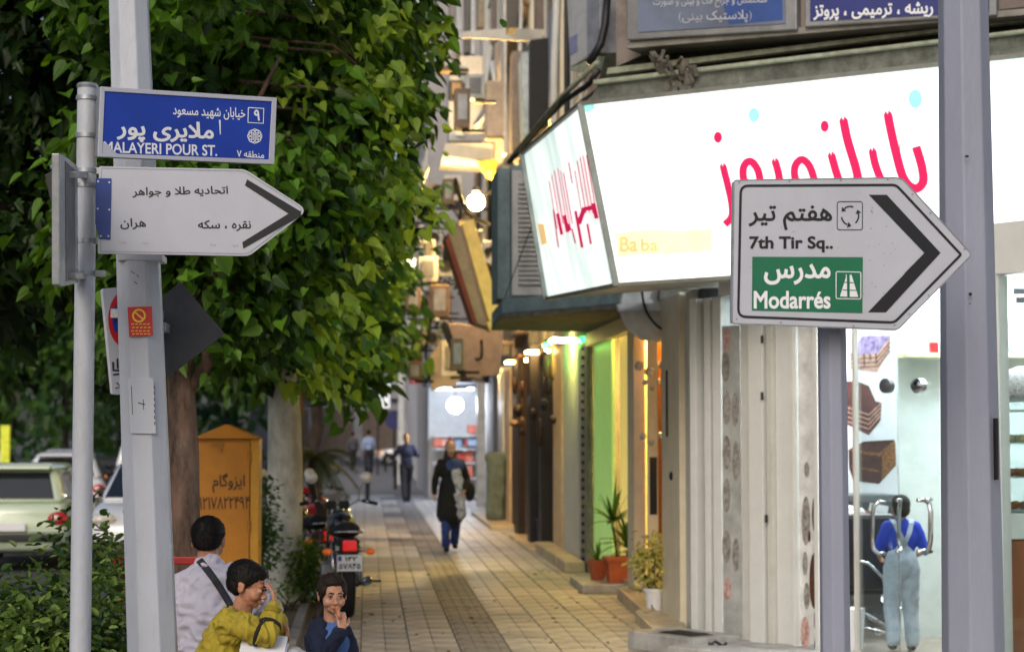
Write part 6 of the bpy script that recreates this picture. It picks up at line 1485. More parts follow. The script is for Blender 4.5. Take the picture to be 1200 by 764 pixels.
    for s, x0, x1, z0, z1 in (('\u06f1\u06f4\u06f2', -.045, .07, .55, .59), ('\u06f5\u06f7\u06f8\u06f4\u06f5', -.1, .1, .475, .53)):
        vs, fs = text_geo(s, .03); ax, bx = min(v.x for v in vs), max(v.x for v in vs); ay, by = min(v.y for v in vs), max(v.y for v in vs)
        b.add([((v.x - ax) / (bx - ax) * (x1 - x0) + x0, -.3045, (v.y - ay) / (by - ay) * (z1 - z0) + z0) for v in vs], fs)
    mk(b, 'plate_number', blackp, pl_); b = MB(); b.face([(-.108, -.3042, .55), (-.075, -.3042, .55), (-.075, -.3042, .595), (-.108, -.3042, .595)]); mk(b, 'plate_blue', bluep, pl_)
    b = MB(); b.tube([(.14, .55, .28), (.16, .2, .3), (.17, -.1, .34), (.17, -.32, .37)], [.02, .03, .045, .042], 12); ex = mk(b, 'exhaust', chrome, t, smooth=True)
    b = MB(); b.tube([(.17, -.3225, .3702), (.17, -.324, .3704)], .03, 12); mk(b, 'exhaust_mouth', blackp, ex)
    b = MB(); b.tube([(-.1, .35, .3), (-.22, .3, .03), (-.24, .28, .0)], .012, 6); b.tube([(.08, .1, .3), (.26, .0, .34)], .012, 6); b.cbox((.28, -.02, .34), (.08, .03, .02)); b.tube([(.08, .4, .28), (.1, .38, .0)], .014, 6); mk(b, 'stand', darkm, t)
    t.location = loc; t.rotation_euler = (0, 0, rz); return t
silver = mat('tank_black', '#22242a', rough=.2, coat=.8); maroon = mat('tank_maroon', '#6e1028', rough=.2, coat=.8)
bk = make_bike('motorcycle', 'black motorcycle seen from behind with white plate, parked behind the girl', silver, (at(406, 700, 17.7).x, 17.85, 0), .1)
dup(bk, (at(373, 660, 19.4).x, 19.5, 0), .42, label='maroon motorcycle parked beyond the black one next to the whitewashed tree', swap={'tank_black': 'tank_maroon', 'dark_metal': 'tank_maroon'})
mat('tank_red', '#a01420', rough=.2, coat=.8)
dup(bk, (at(390, 640, 22.2).x, 22.4, 0), .3, label='bright red motorcycle farthest from the camera in the parked row', swap={'tank_black': 'tank_red', 'dark_metal': 'tank_red'})

# ------------------------------------------------------------------ cars
def make_car(name, label, paint, loc, rz, L_=3.85, W_=1.66, H_=1.43, cat='car', group='cars on the road', hood=.95, suv=False, dots=None, rearcol=None):
    t = thing(name, label, cat, (0, 0, 0), group); hw = W_ / 2; zb = .22; belt = .92 if not suv else 1.0
    st = [(0, .86, .42, belt - .12), (.06, .95, .3, belt - .02), (.35, 1.0, .24, belt + .02), (1.2, 1.0, .22, belt), (2.4, 1.0, .22, belt - .02), (2.9, .99, .22, hood - .04), (L_ - .35, .95, .24, hood - .14), (L_ - .06, .86, .3, hood - .28), (L_, .76, .42, hood - .36)]
    secs = []
    for (y, f, z0, z1) in st:
        w = hw * f; zm = z0 + (z1 - z0) * .5
        secs.append([(-w * .72, y, z0), (-w * .96, y, z0 + .08), (-w, y, zm), (-w * .97, y, z1 - .1), (-w * .88, y, z1), (w * .88, y, z1), (w * .97, y, z1 - .1), (w, y, zm), (w * .96, y, z0 + .08), (w * .72, y, z0)])
    b = MB(); n = 10; vs = [p for s_ in secs for p in s_]
    b.add(vs, [(i * n + j, i * n + (j + 1) % n, (i + 1) * n + (j + 1) % n, (i + 1) * n + j) for i in range(len(secs) - 1) for j in range(n)] + [tuple(range(n)), tuple(range((len(secs) - 1) * n, len(secs) * n))[::-1]])
    body = mk(b, 'body', paint, t, bevel=.05, auto=True, seg=3)
    # greenhouse
    y0, y1 = .12, 2.95; gb = hw * .9; gt = hw * .7; a0, a1 = (.42, 2.15) if not suv else (.3, 2.2)
    P_ = [(-gb, y0, belt), (gb, y0, belt), (gb, y1, hood - .06), (-gb, y1, hood - .06)]; Q_ = [(-gt, a0, H_ - .06), (gt, a0, H_ - .06), (gt, a1, H_ - .05), (-gt, a1, H_ - .05)]
    b = MB(); b.hexa(P_, Q_); mk(b, 'cabin', paint, t, bevel=.11, auto=True, seg=5)
    b = MB(); b.hexa([(-gt * .99, a0 + .02, H_ - .07), (gt * .99, a0 + .02, H_ - .07), (gt * .99, a1, H_ - .06), (-gt * .99, a1, H_ - .06)], [(-gt * .8, a0 + .15, H_), (gt * .8, a0 + .15, H_), (gt * .8, a1 - .2, H_), (-gt * .8, a1 - .2, H_)]); mk(b, 'roof', paint, t, bevel=.02, auto=True)
    def panel(c4, ins, nm, m_, out=.008):
        c4 = [V(p) for p in c4]; c = sum(c4, V()) / 4; nrm = (c4[1] - c4[0]).cross(c4[3] - c4[0]).normalized()
        if nrm.dot(c - V((0, 1.6, .9))) < 0: nrm = -nrm
        def lp(u, v): return (c4[0] * (1 - u) + c4[1] * u) * (1 - v) + (c4[3] * (1 - u) + c4[2] * u) * v
        u0, u1, v0, v1 = ins; q = [lp(u0, v0), lp(u1, v0), lp(u1, v1), lp(u0, v1)]; b = MB(); b.prism([p + nrm * out for p in q], -nrm * .03); return mk(b, nm, m_, t, bevel=.004)
    panel([P_[0], P_[1], Q_[1], Q_[0]], (.09, .91, .12, .88), 'rear_window', dglass)
    panel([P_[3], P_[2], Q_[2], Q_[3]], (.05, .95, .1, .93), 'windscreen', dglass)
    for (a, c, d, e) in ((P_[1], P_[2], Q_[2], Q_[1]), (P_[0], P_[3], Q_[3], Q_[0])):
        panel([a, c, d, e], (.1, .44, .14, .88), 'side_window', dglass); panel([a, c, d, e], (.48, .8, .14, .88), 'side_window', dglass)
    dk = mat('bumper_dark', '#25272a', rough=.6)
    b = MB(); b.box(-hw * .85, hw * .85, -.04, .08, .42, .52); mk(b, 'rear_bumper_strip', dk, t, bevel=.02); b = MB(); b.box(-hw * .8, hw * .8, L_ - .06, L_ + .03, .34, .5); mk(b, 'front_grille', dk, t, bevel=.02)
    for s_ in (-1, 1):
        b = MB(); b.ell((s_ * hw * .8, .05, belt - .2), (.15, .1, .1)); tl = mk(b, 'tail_light', mat('car_red', '#9c1a1c', rough=.2, coat=.8, emis='#c02020', estr=.12), t, smooth=True)
        b = MB(); b.ell((s_ * hw * .78, -.025, belt - .19), (.055, .05, .04)); mk(b, 'lens', mat('lens_white', '#e8d8d0', rough=.2), tl, smooth=True)
        b = MB(); b.ell((s_ * hw * .68, L_ - .1, hood - .25), (.17, .12, .08)); mk(b, 'headlight', mat('headlight', '#e8e6dc', rough=.15, coat=1), t, smooth=True)
        b = MB(); b.ell((s_ * hw * .9, L_ - .2, hood - .25), (.07, .13, .06)); mk(b, 'indicator', mat('car_amber', '#f08a2a', rough=.2, emis='#f08a2a', estr=.6), t, smooth=True)
        b = MB(); b.ell((s_ * (hw + .1), 2.45, belt + .06), (.1, .06, .075)); mk(b, 'wing_mirror', dk, t, smooth=True)
        for y in (.72, L_ - .68):
            b = MB(); wheel(b, None, (s_ * (hw - .1), y, .3), .3, .2, tr=.1); ty = mk(b, 'wheel', rubber, t, smooth=True)
            b = MB(); b.lathe([(.2, 0), (.19, .02), (.05, .035)], 18, Matrix.Rotation(s_ * pi / 2, 4, 'Y'), (s_ * (hw - .02), y, .3)); mk(b, 'rim', galv, ty, auto=True)
            b = MB(); b.lathe([(.35, -.02), (.35, .01)], 22, Matrix.Rotation(pi / 2, 4, 'Y'), (s_ * (hw - .015), y, .31)); mk(b, 'wheel_arch', dk, t)
        for y in (1.25, 2.15):
            b = MB(); b.box(s_ * (hw + .002), s_ * (hw + .022), y, y + .14, .76, .79); mk(b, 'door_handle', dk, t)
    b = MB(); b.box(-.26, .26, -.05, -.035, .56, .67); mk(b, 'number_plate', whitep, t, bevel=.004); b = MB(); b.box(-.26, .26, L_ + .02, L_ + .04, .36, .47); mk(b, 'number_plate', whitep, t, bevel=.004)
    b = MB(); b.box(-hw * .62, hw * .62, .26, .5, H_ - .07, H_ - .035); mk(b, 'rear_spoiler', paint, t, bevel=.015)
    b = MB(); b.tube([(-.02, .2, belt + .06), (-.38, .24, belt + .1)], .008, 5); mk(b, 'rear_wiper', dk, t)
    b = MB()
    for s_ in (-1, 1): b.box(s_ * hw * .83, s_ * hw * .83 + .008, -.012, .05, .53, belt - .32)
    b.box(-hw * .83, hw * .83, -.012, .05, .535, .543); mk(b, 'tailgate_gap', blk, t)
    b = MB(); b.tube([(0, .6, H_), (0, .45, H_ + .22)], .004, 5); mk(b, 'aerial', blk, t)
    t.location = loc; t.rotation_euler = (0, 0, rz); return t
cw = mat('paint_mint_white', '#c5d6bd', rough=.22, coat=1, var=.02); cw2 = mat('paint_white', '#dcdfe4', rough=.22, coat=1, var=.02)
make_car('parked_car', 'mint white hatchback seen from behind at the left edge', cw, (-4.72, 25.2, -.12), 0)
make_car('parked_car', 'white car facing the camera between the thin pole and leaning pole', cw2, (-2.72, 27.6, -.12), pi, H_=1.52, hood=1.02)
make_car('parked_car', 'silver grey car far down the road behind the mint hatchback', mat('paint_grey', '#9fa2a8', rough=.25, coat=1), (-7.2, 46, -.12), .1)
make_car('parked_car', 'white saloon far behind the thin pole', cw2, (-6.0, 38, -.12), .15)
make_car('parked_car', 'white off-roader with dark windows seen in the gap right of the thin pole', cw2, (-5.2, 45, -.12), 0, H_=1.75, hood=1.1, suv=True)
make_car('parked_car', 'pale car farthest down the road at the left edge', cw2, (-10.6, 52, -.12), 0)
make_car('parked_car', 'small white car crossing at the end of the pavement', cw2, (4.4, 96, 0), pi / 2 + .05, L_=4.0)
# tall yellow sign post at far left, and red rail behind the seated man
b = MB(); p = at(6, 505, 50); b.box(p.x - .12, p.x + .12, 50, 50.1, .2, 1.9); tag(mk(b, 'yellow_marker', mat('lime_marker', '#d6dc3a', rough=.5, emis='#d6dc3a', estr=.15), bevel=.02), 'narrow lime yellow marker board at the far left edge', 'marker')
t = thing('red_rail', 'low red metal rail just behind the seated man in white', 'rail', (at(215, 660, 10.9).x, 10.9, 0)); A_ = at(196, 655, 10.9); B_ = at(232, 651, 10.9)
b = MB(); b.box(A_.x - .3, B_.x + .1, 10.88, 10.92, A_.z - .03, A_.z + .015); mk(b, 'top_bar', mat('rail_red', '#a01c20', rough=.4), t, bevel=.006)
for k in range(3):
    b = MB(); x = A_.x - .28 + k * .27; b.box(x, x + .03, 10.885, 10.915, 0, A_.z - .031); mk(b, 'post', MATS['rail_red'], t)
# low concrete blocks the family sits on
b = MB(); b.box(-1.2, -.42, 9.05, 9.62, 0, .42); tag(mk(b, 'bench_block', concrete, bevel=.015), 'low concrete block that the man in white sits on', 'bench')
b = MB(); b.box(-.8, -.35, 8.3, 8.74, 0, .42); tag(mk(b, 'bench_block', concrete, bevel=.015), 'low concrete block that the boy in yellow sits on', 'bench')
# ------------------------------------------------------------------ people
skin = mat('skin', '#b07d62', rough=.5, var=.14, scale=22, spec=.4, bump=.12, bscale=160)
skin2 = mat('skin_child', '#bd8d74', rough=.5, var=.12, scale=22, spec=.4, bump=.1, bscale=160)
hairm = mat('hair_black', '#120e0c', rough=.6, var=.15, spec=.25, scale=60, stretch=(1, 1, .2), bump=.15, bscale=120)
hairb = mat('hair_brown', '#241812', rough=.6, var=.15, spec=.25, scale=60, stretch=(1, 1, .2), bump=.15, bscale=120)
for m_ in (skin, skin2):
    m_.node_tree.nodes['Principled BSDF'].inputs['Subsurface Weight'].default_value = .12
    m_.node_tree.nodes['Principled BSDF'].inputs['Subsurface Radius'].default_value = (.02, .008, .004)
def hm(c, s, rot):
    return Matrix.Translation(V(c)) @ rot.to_4x4() @ Matrix.Scale(s, 4)
def headprims(mb, M, child=False, neck=True):
    def E_(c, r, R=None): 
        t = MB(); t.ell(c, r, R, n=18, m=12); t.xf(M); mb.add(t.v, t.f)
    def C_(a, b_, r0, r1):
        t = MB(); t.cap(a, b_, r0, r1); t.xf(M); mb.add(t.v, t.f)
    E_((0, .018, .032), (.076, .094, .084)); E_((0, -.022, -.025), (.062, .068, .075))
    j = .9 if child else 1
    E_((0, -.03, -.072 * j), (.047, .05, .036)); E_((0, -.062, -.094 * j), (.021, .02, .017))
    for s_ in (-1, 1):
        E_((s_ * .036, -.054, -.032), (.03, .032, .03)); E_((s_ * .03, -.078, .022), (.025, .012, .008)); E_((s_ * .079, .012, -.008), (.009, .019, .031), Matrix.Rotation(s_ * .25, 4, 'Z'))
        E_((s_ * .083, .02, .008), (.008, .014, .014)); E_((s_ * .011, -.098, -.036), (.009, .011, .008)); E_((s_ * .03, -.079, -.001), (.015, .012, .011))
    C_((0, -.084, .004), (0, -.105, -.032), .0075, .0115)
    E_((0, -.089, -.06), (.022, .012, .0055)); E_((0, -.087, -.069), (.019, .012, .0065))
    if neck: C_((0, .022, -.06), (0, .035, -.15), .052, .054)
def facebits(par, M, child=False, open_=True):
    for s_ in (-1, 1):
        b = MB(); b.ell((s_ * .031, -.0835, 0), (.0125, .0082, .0054), n=12, m=8); b.xf(M); e = mk(b, 'eye', mat('eye_white', '#cfc6c0', rough=.2), par, smooth=True)
        b = MB(); b.ell((s_ * .031 + .001, -.0888, 0), (.0066, .0042, .0054), n=12, m=8); b.xf(M); mk(b, 'iris', mat('iris_dark', '#1b0f0a', rough=.1), e, smooth=True)
        b = MB(); b.tube([(s_ * .017, -.089, .002), (s_ * .024, -.0935, .0075), (s_ * .033, -.0935, .009), (s_ * .046, -.086, .003)], .0022, 5); b.xf(M); mk(b, 'eyelash', hairm, par)
        b = MB(); b.tube([(s_ * .012, -.0935, .021), (s_ * .024, -.094, .026), (s_ * .036, -.089, .026), (s_ * .05, -.077, .019)], [.0025, .0035, .003, .0015], 5); b.xf(M); mk(b, 'eyebrow', hairm, par)
    b = MB(); b.ell((0, -.0985, -.0605), (.019, .005, .0042)); b.ell((0, -.0965, -.069), (.016, .005, .0048)); b.xf(M); mk(b, 'lips', mat('lips', '#a4585048'[:7], rough=.4), par, smooth=True)
def tufts(name, M, els, n, L_, m, par, seed, down=1.0, wid=.0022, facemask=True, flow=None):
    """short overlapping locks following the scalp"""
    rnd = random.Random(seed); b = MB()
    for k in range(n):
        c, r = rnd.choice(els); q = V((rnd.gauss(0, 1), rnd.gauss(0, 1), rnd.gauss(0, 1))).normalized()
        p = V((c[0] + q.x * r[0], c[1] + q.y * r[1], c[2] + q.z * r[2]))
        if facemask and (p.y < -.035 and p.z < .078): continue
        if p.z < -.075 or (abs(p.x) > .07 and p.z < -.02 and p.y < .03): continue
        nn = V((q.x / r[0], q.y / r[1], q.z / r[2])).normalized()
        f = flow(p) if flow else V((q.x * .4, .5 - q.y * .6 if q.z > .3 else 0, -down))
        d = (f - nn * f.dot(nn)); d = d.normalized() if d.length > .01 else V((0, 1, 0))
        s_ = nn.cross(d); l = L_ * rnd.uniform(.5, 1.2); w = wid * rnd.uniform(.6, 1.4)
        d = (d + s_ * rnd.gauss(0, .22)).normalized()
        a = p - nn * .004; m1 = p + d * l * .5 + nn * .0028 * rnd.uniform(.2, 1.4); e = p + d * l + nn * rnd.uniform(-.004, .004)
        b.add([a - s_ * w, a + s_ * w, m1 + s_ * w, m1 - s_ * w, e], [(0, 1, 2, 3), (3, 2, 4)])
    b.xf(M); o = mk(b, name, m, par); return o
def hair(par, M, m, els, seed=1, n=1500, L_=.03, voxel=.006, mask=True, flow=None, wid=.0022):
    b = MB()
    for c, r in els: b.ell(c, r, n=20, m=14)
    b.xf(M); h = blob(b, 'hair', m, par, voxel=voxel, smooth=3, fold=.0008, fscale=60)
    t = tufts('locks', M, els, n, L_, m, h, seed, flow=flow, facemask=mask, wid=wid)
    return h
def hand(mb, w, d, nrm, s=1.0, side=1, curl=(.3, .35, .4, .45), thumb=.5, spread=.12):
    """w wrist, d direction of the fingers, nrm = direction the palm faces; five separate bent fingers"""
    w = V(w); d = V(d).normalized(); nrm = V(nrm); nrm = (nrm - d * nrm.dot(d)).normalized(); sd = d.cross(nrm) * side
    def cap(a, b_, r0, r1): mb.cap(a, b_, r0, r1, n=9)
    k = w + d * .085 * s
    for u in (-.026, -.009, .009, .026): cap(w + sd * u * .7 * s + d * .015 * s, k + sd * u * s, .0135 * s, .0115 * s)
    for i, (u, l) in enumerate(((-.029, .072), (-.01, .08), (.01, .075), (.028, .06))):
        p = k + sd * u * s; fd = (d + sd * u / .03 * spread).normalized(); a = curl[i]; r = .0088 * s
        for j, f in enumerate((.45, .3, .25)):
            fd2 = (fd * cos(a) + nrm * sin(a)).normalized(); q = p + fd2 * l * f * s; cap(p, q, r, r * .9); p = q; r *= .9; a += curl[i] * (1.1 if j == 0 else .8)
    p = w + d * .02 * s - sd * .024 * s; fd = (d * .65 - sd * .8 + nrm * thumb).normalized()
    q = p + fd * .036 * s; cap(p, q, .0125 * s, .0105 * s); q2 = q + (fd + d * .6 + nrm * thumb * .5).normalized() * .03 * s; cap(q, q2, .0105 * s, .0088 * s); cap(q2, q2 + (fd * .5 + d + nrm * thumb * .4).normalized() * .022 * s, .009 * s, .0075 * s)
RZ = lambda a: Matrix.Rotation(radians(a), 3, 'Z'); RX = lambda a: Matrix.Rotation(radians(a), 3, 'X'); RY = lambda a: Matrix.Rotation(radians(a), 3, 'Y')
def cloth(name, c, var=.08, **k): return mat(name, c, rough=.85, var=var, scale=10, bump=.25, bscale=180, **k)

# ---- man in white, seated, back to the camera
Y = 9.5
hc = at(244.5, 634, Y + .08); mx = at(250, 700, Y).x
MN = thing('person', 'black haired man seen from behind in pale shirt with dark strap across his back', 'person', (mx, Y, 0))
M = hm(hc, .98, RZ(172) @ RX(16))
b = MB(); headprims(b, M, neck=False)
b.cap(hc + V((0, -.01, -.05)), (hc.x + .01, Y - .01, hc.z - .19), .056, .062)
sh = at(250, 675, Y).z
for s_ in (-1, 1):
    b.cap((mx + s_ * .25, Y + .2, .8), (mx + s_ * .16, Y + .42, .72), .042, .032)
    w = V((mx + s_ * .16, Y + .42, .72)); hand(b, w, (-s_ * .2, .8, -.4), (0, -.2, -1), 1.0, side=s_, curl=(.3, .3, .3, .3))
    b.cap((mx + s_ * .1, Y - .02, .5), (mx + s_ * .17, Y + .42, .55), .08, .06); b.cap((mx + s_ * .17, Y + .42, .55), (mx + s_ * .16, Y + .4, .1), .058, .042); b.cap((mx + s_ * .16, Y + .38, .05), (mx + s_ * .17, Y + .58, .04), .045, .035)
b.ell((mx, Y - .04, .6), (.14, .1, .14)); b.ell((mx, Y, .9), (.15, .1, .18)); b.cap((mx - .14, Y, sh - .06), (mx + .14, Y, sh - .06), .05, .05)
for s_ in (-1, 1): b.cap((mx + s_ * .16, Y, sh - .06), (mx + s_ * .25, Y + .2, .8), .042, .04)
body = blob(b, 'body', skin, MN, voxel=.006, smooth=3)
facebits(body, M)
hair(MN, M, hairm, [((0, .028, .042), (.085, .094, .082)), ((0, .048, .002), (.076, .07, .062))], 3, 3200, .028)
b = MB()
for k in range(9):
    u = k / 8; b.ell((mx, Y - .02 - .075 * sin(u * pi * .8), .95 - .42 * u), (.2 + .006 * cos(u * 6), .13 + .02 * u, .13))
b.cap((mx - .185, Y + .01, sh - .075), (mx - .06, Y, sh - .02), .07, .07); b.cap((mx + .185, Y + .01, sh - .075), (mx + .06, Y, sh - .02), .07, .07); b.cap((mx - .08, Y, sh - .02), (mx + .08, Y, sh - .02), .07, .07)
b.cap((mx, Y + .005, sh - .01), (hc.x + .008, Y + .01, hc.z - .125), .078, .062)
for s_ in (-1, 1): b.cap((mx + s_ * .2, Y + .01, sh - .09), (mx + s_ * .275, Y + .2, .79), .078, .066); b.cap((mx + s_ * .275, Y + .2, .79), (mx + s_ * .21, Y + .32, .75), .062, .058)
shirt = blob(b, 'shirt', cloth('shirt_lilac_white', '#bfbccb', .05), MN, voxel=.0075, smooth=6, fold=.024, fscale=10, fstretch=(.9, 1, 1.3))
b = MB(); n = 26; pts = []
for i in range(n + 1):
    u = i / n; px = 228 + (272 - 228) * u; py = 650 + (712 - 650) * u + 4 * sin(u * pi) * -1
    pts.append((px, py))
# strap lies on the cloth: cast from the viewer onto the shirt
from mathutils.bvhtree import BVHTree
def cast(o, px, py, off=.013):
    k = o.name
    if k not in _BV: _BV[k] = BVHTree.FromPolygons([v.co for v in o.data.vertices], [tuple(p.vertices) for p in o.data.polygons])
    d = ray(px, py).normalized(); loc, nn, i, dist = _BV[k].ray_cast(O, d)
    return (loc - d * off) if loc is not None else None
_BV = {}
L1 = []; L2 = []
for (px, py) in pts:
    a_, c_ = cast(shirt, px - 3.4, py + 2.4), cast(shirt, px + 3.4, py - 2.4)
    if a_ and c_: L1.append(a_); L2.append(c_)
if len(L1) > 3:
    k = len(L1); b.add(L1 + L2 + [p + V((0, .012, 0)) for p in L1] + [p + V((0, .012, 0)) for p in L2], [(i, i + 1, k + i + 1, k + i) for i in range(k - 1)] + [(i, 2 * k + i, 2 * k + i + 1, i + 1) for i in range(k - 1)] + [(k + i + 1, 3 * k + i + 1, 3 * k + i, k + i) for i in range(k - 1)])
    mk(b, 'strap', cloth('strap_dark', '#2c2c34'), MN, smooth=True)
b = MB(); b.tube([(mx + .0 + .068 * cos(a) + (hc.x - mx) * .7, Y + .008 + .06 * sin(a), sh + .052 + .01 * sin(a * 2)) for a in [i * pi / 8 for i in range(17)]], .014, 8); mk(b, 'collar', MATS['shirt_lilac_white'], shirt, smooth=True)
b = MB()
for s_ in (-1, 1): b.cap((mx + s_ * .1, Y - .04, .5), (mx + s_ * .17, Y + .43, .555), .095, .075); b.cap((mx + s_ * .17, Y + .43, .555), (mx + s_ * .16, Y + .4, .12), .072, .055)
b.ell((mx, Y - .08, .5), (.18, .15, .1)); blob(b, 'trousers', cloth('trousers_black', '#1d1d22'), MN, voxel=.012, smooth=3)
for s_ in (-1, 1):
    b = MB(); b.ell((mx + s_ * .165, Y + .48, .045), (.048, .14, .042)); mk(b, 'shoe', rubber, MN, smooth=True)

# ---- boy in yellow, seated, in profile, hand on his forehead
Y = 8.5
hc = at(291, 686, Y); K = Y / FPX
def bp(px, py, dy=0): return at(px, py, Y + dy)
BO = thing('person', 'boy in a yellow shirt seated sideways with his hand pressed to his forehead', 'person', (bp(260, 760).x, Y, 0))
M = hm(hc + V((.0, 0, .0)), .86, RZ(76) @ RX(17))
b = MB(); headprims(b, M, True, neck=False)
nk = bp(282, 722, .02); b.cap(hc + V((-.012, .005, -.045)), nk, .043, .05)
hip = V((bp(250, 800).x - .02, Y + .03, .52))
b.cap(hip, nk + V((-.03, 0, -.1)), .09, .075)
# near arm
s1 = bp(268, 728, -.1); e1 = bp(312, 744, -.14); w1 = bp(323, 712, -.05); s2 = bp(276, 730, .15); e2 = bp(318, 752, .12); w2 = bp(328, 722, .1)
b.cap(s1, e1, .032, .028); b.cap(e1, w1, .027, .021); hand(b, w1 + V((0, 0, -.008)), bp(319, 680, -.02) - w1, (-1, .1, -.1), .84, side=1, curl=(.28, .24, .26, .34), thumb=.3)
b.cap(s2, e2, .032, .028); b.cap(e2, w2, .026, .02); hand(b, w2, V((.35, -.1, -.6)), (-.8, 0, -.5), .8, side=-1, curl=(.3, .35, .4, .45))
for s_, dy in ((1, -.08), (-1, .1)):
    kn = V((hip.x + .33, Y + dy, .60)); b.cap(hip + V((0, dy * .7, -.04)), kn, .065, .05); b.cap(kn, (kn.x + .02, kn.y, .1), .047, .035); b.cap((kn.x + .02, kn.y, .05), (kn.x + .14, kn.y, .035), .035, .028)
body = blob(b, 'body', skin, BO, voxel=.0042, smooth=2); facebits(body, M, True)
hair(BO, M, hairm, [((0, .03, .045), (.088, .1, .086)), ((0, .05, .0), (.076, .068, .065)), ((0, -.03, .078), (.06, .055, .036))], 5, 3200, .026)
b = MB(); b.cap(hip + V((-.0, 0, -.02)), nk + V((-.055, 0, -.13)), .13, .115); b.cap(hip + V((-.01, 0, .08)), nk + V((-.045, 0, -.07)), .12, .09)
b.cap(nk + V((-.03, -.09, -.06)), nk + V((-.03, .12, -.06)), .062, .062); b.cap(nk + V((-.02, 0, -.06)), nk + V((.0, 0, -.025)), .07, .053)
b.cap(nk + V((-.035, -.08, -.06)), s1, .065, .06); b.cap(s1, e1, .058, .048); b.cap(e1, bp(322, 716, -.06), .045, .036)
b.cap(s2, e2, .055, .045); b.cap(e2, bp(327, 728, .1), .042, .034)
ys = blob(b, 'shirt', cloth('shirt_yellow', '#a3922c', .1), BO, voxel=.0058, smooth=4, fold=.017, fscale=15, fstretch=(1.2, 1, .8))
for (a_, c_, r_) in ((e1 + (s1 - e1) * .12, e1 + (s1 - e1) * .22, .062), (e1 + (w1 - e1) * .3, e1 + (w1 - e1) * .42, .054)):
    b = MB(); b.tube([a_, c_], r_, 20); blob(b, 'sleeve_stripe', cloth('stripe_dark', '#1c1813'), ys, voxel=.005, smooth=2)
b = MB(); d_ = (V(bp(319, 715, -.08)) - e1).normalized(); c0 = V(bp(319, 716, -.08)); b.tube([c0 - d_ * .012, c0 + d_ * .012], .0385, 20); mk(b, 'cuff', cloth('cuff_yellow', '#86781a'), ys, auto=True)
b = MB()
for dy in (-.08, .1): kn = V((hip.x + .33, Y + dy, .60)); b.cap(hip + V((0, dy * .7, -.05)), kn, .082, .066); b.cap(kn, (kn.x + .02, kn.y, .1), .062, .05)
b.ell(hip + V((-.01, 0, -.03)), (.13, .14, .09)); blob(b, 'trousers', MATS['trousers_black'], BO, voxel=.01, smooth=3)
for dy in (-.08, .1):
    b = MB(); b.ell((hip.x + .41, Y + dy, .04), (.11, .042, .038)); mk(b, 'shoe', rubber, BO, smooth=True)
PB = thing('paper_stack', 'small stack of white papers on the lap of the boy in yellow', 'papers', bp(310, 757, -.12))
c = bp(309, 760, -.1)
for k in range(5):
    b = MB(); R_ = (Matrix.Rotation(.05 + .07 * (k % 3 - 1), 3, 'Z') @ Matrix.Rotation(.12, 3, 'Y') @ Matrix.Rotation(.45, 3, 'X')); b.cbox(c + V((.004 * (k % 2), 0, .02 - .011 * k)), (.195, .16, .009), R_); mk(b, 'sheet', mat('paper', '#dfe0e8', rough=.7, var=.04), PB, bevel=.001)
b = MB(); b.ell(bp(345, 773, -.05), (.06, .07, .04)); b.ell(bp(356, 776, -.02), (.04, .06, .035)); o = blob(b, 'crumpled_bag', mat('plastic_white', '#a9abb2', rough=.4, var=.1), voxel=.006, smooth=1, fold=.02, fscale=16); tag(o, 'crumpled pale plastic bag between the boy and the girl', 'bag')

# ---- girl in navy, facing the camera, eating
Y = 9.4
def gp(px, py, dy=0): return at(px, py, Y + dy)
hc = gp(389.5, 697); GI = thing('person', 'little girl with tied back hair and navy cardigan holding food to her mouth', 'person', (hc.x, Y, 0))
M = hm(hc, .83, RZ(13) @ RX(4))
b = MB(); headprims(b, M, True, neck=False)
cx = gp(386, 740).x; nk = V((cx + .006, Y + .03, gp(386, 730).z)); b.cap(hc + V((-.008, .02, -.05)), nk, .034, .038)
b.ell((cx, Y + .03, .72), (.085, .06, .1)); b.ell((cx, Y + .03, .55), (.085, .065, .14)); b.cap((cx - .06, Y + .03, nk.z - .055), (cx + .06, Y + .03, nk.z - .055), .03, .03)
sL = V((cx - .075, Y + .02, nk.z - .06)); eL = gp(379, 768, -.1); wL = gp(401, 737, -.15)
b.cap(sL, eL, .027, .023); b.cap(eL, wL, .023, .018); hand(b, wL, gp(399.5, 717, -.12) - wL, (-.35, .9, .1), .74, side=1, curl=(.5, .55, .6, .7), thumb=.5)
sR = V((cx + .08, Y + .03, nk.z - .065)); b.cap(sR, (cx + .105, Y + .02, .62), .027, .024); b.cap((cx + .105, Y + .02, .62), (cx + .1, Y - .04, .46), .022, .018); hand(b, (cx + .1, Y - .04, .46), (0, -.1, -1), (-1, 0, 0), .72, side=1)
for s_ in (-1, 1): b.cap((cx + s_ * .045, Y + .03, .46), (cx + s_ * .05, Y + .02, .08), .045, .03); b.cap((cx + s_ * .05, Y + .02, .045), (cx + s_ * .055, Y - .07, .035), .03, .025)
body = blob(b, 'body', skin2, GI, voxel=.0038, smooth=2); facebits(body, M, True)
hair(GI, M, hairb, [((0, .026, .043), (.085, .095, .084)), ((0, .05, .0), (.078, .074, .07)), ((0, -.02, .082), (.06, .055, .03)), ((.062, -.005, .03), (.022, .05, .045)), ((-.062, -.005, .03), (.022, .05, .045))], 7, 2600, .04, voxel=.005, flow=lambda p: V((0, 1, -.15 if p.z > 0 else .2)), wid=.0028)
b = MB(); q = gp(373.5, 714, .06); b.cap(q + V((.02, 0, .02)), q + V((-.006, .0, -.05)), .022, .026); b.cap(q + V((-.006, 0, -.05)), q + V((-.004, .0, -.1)), .024, .01); blob(b, 'ponytail', hairb, GI, voxel=.005, smooth=2, fold=.003, fscale=50)
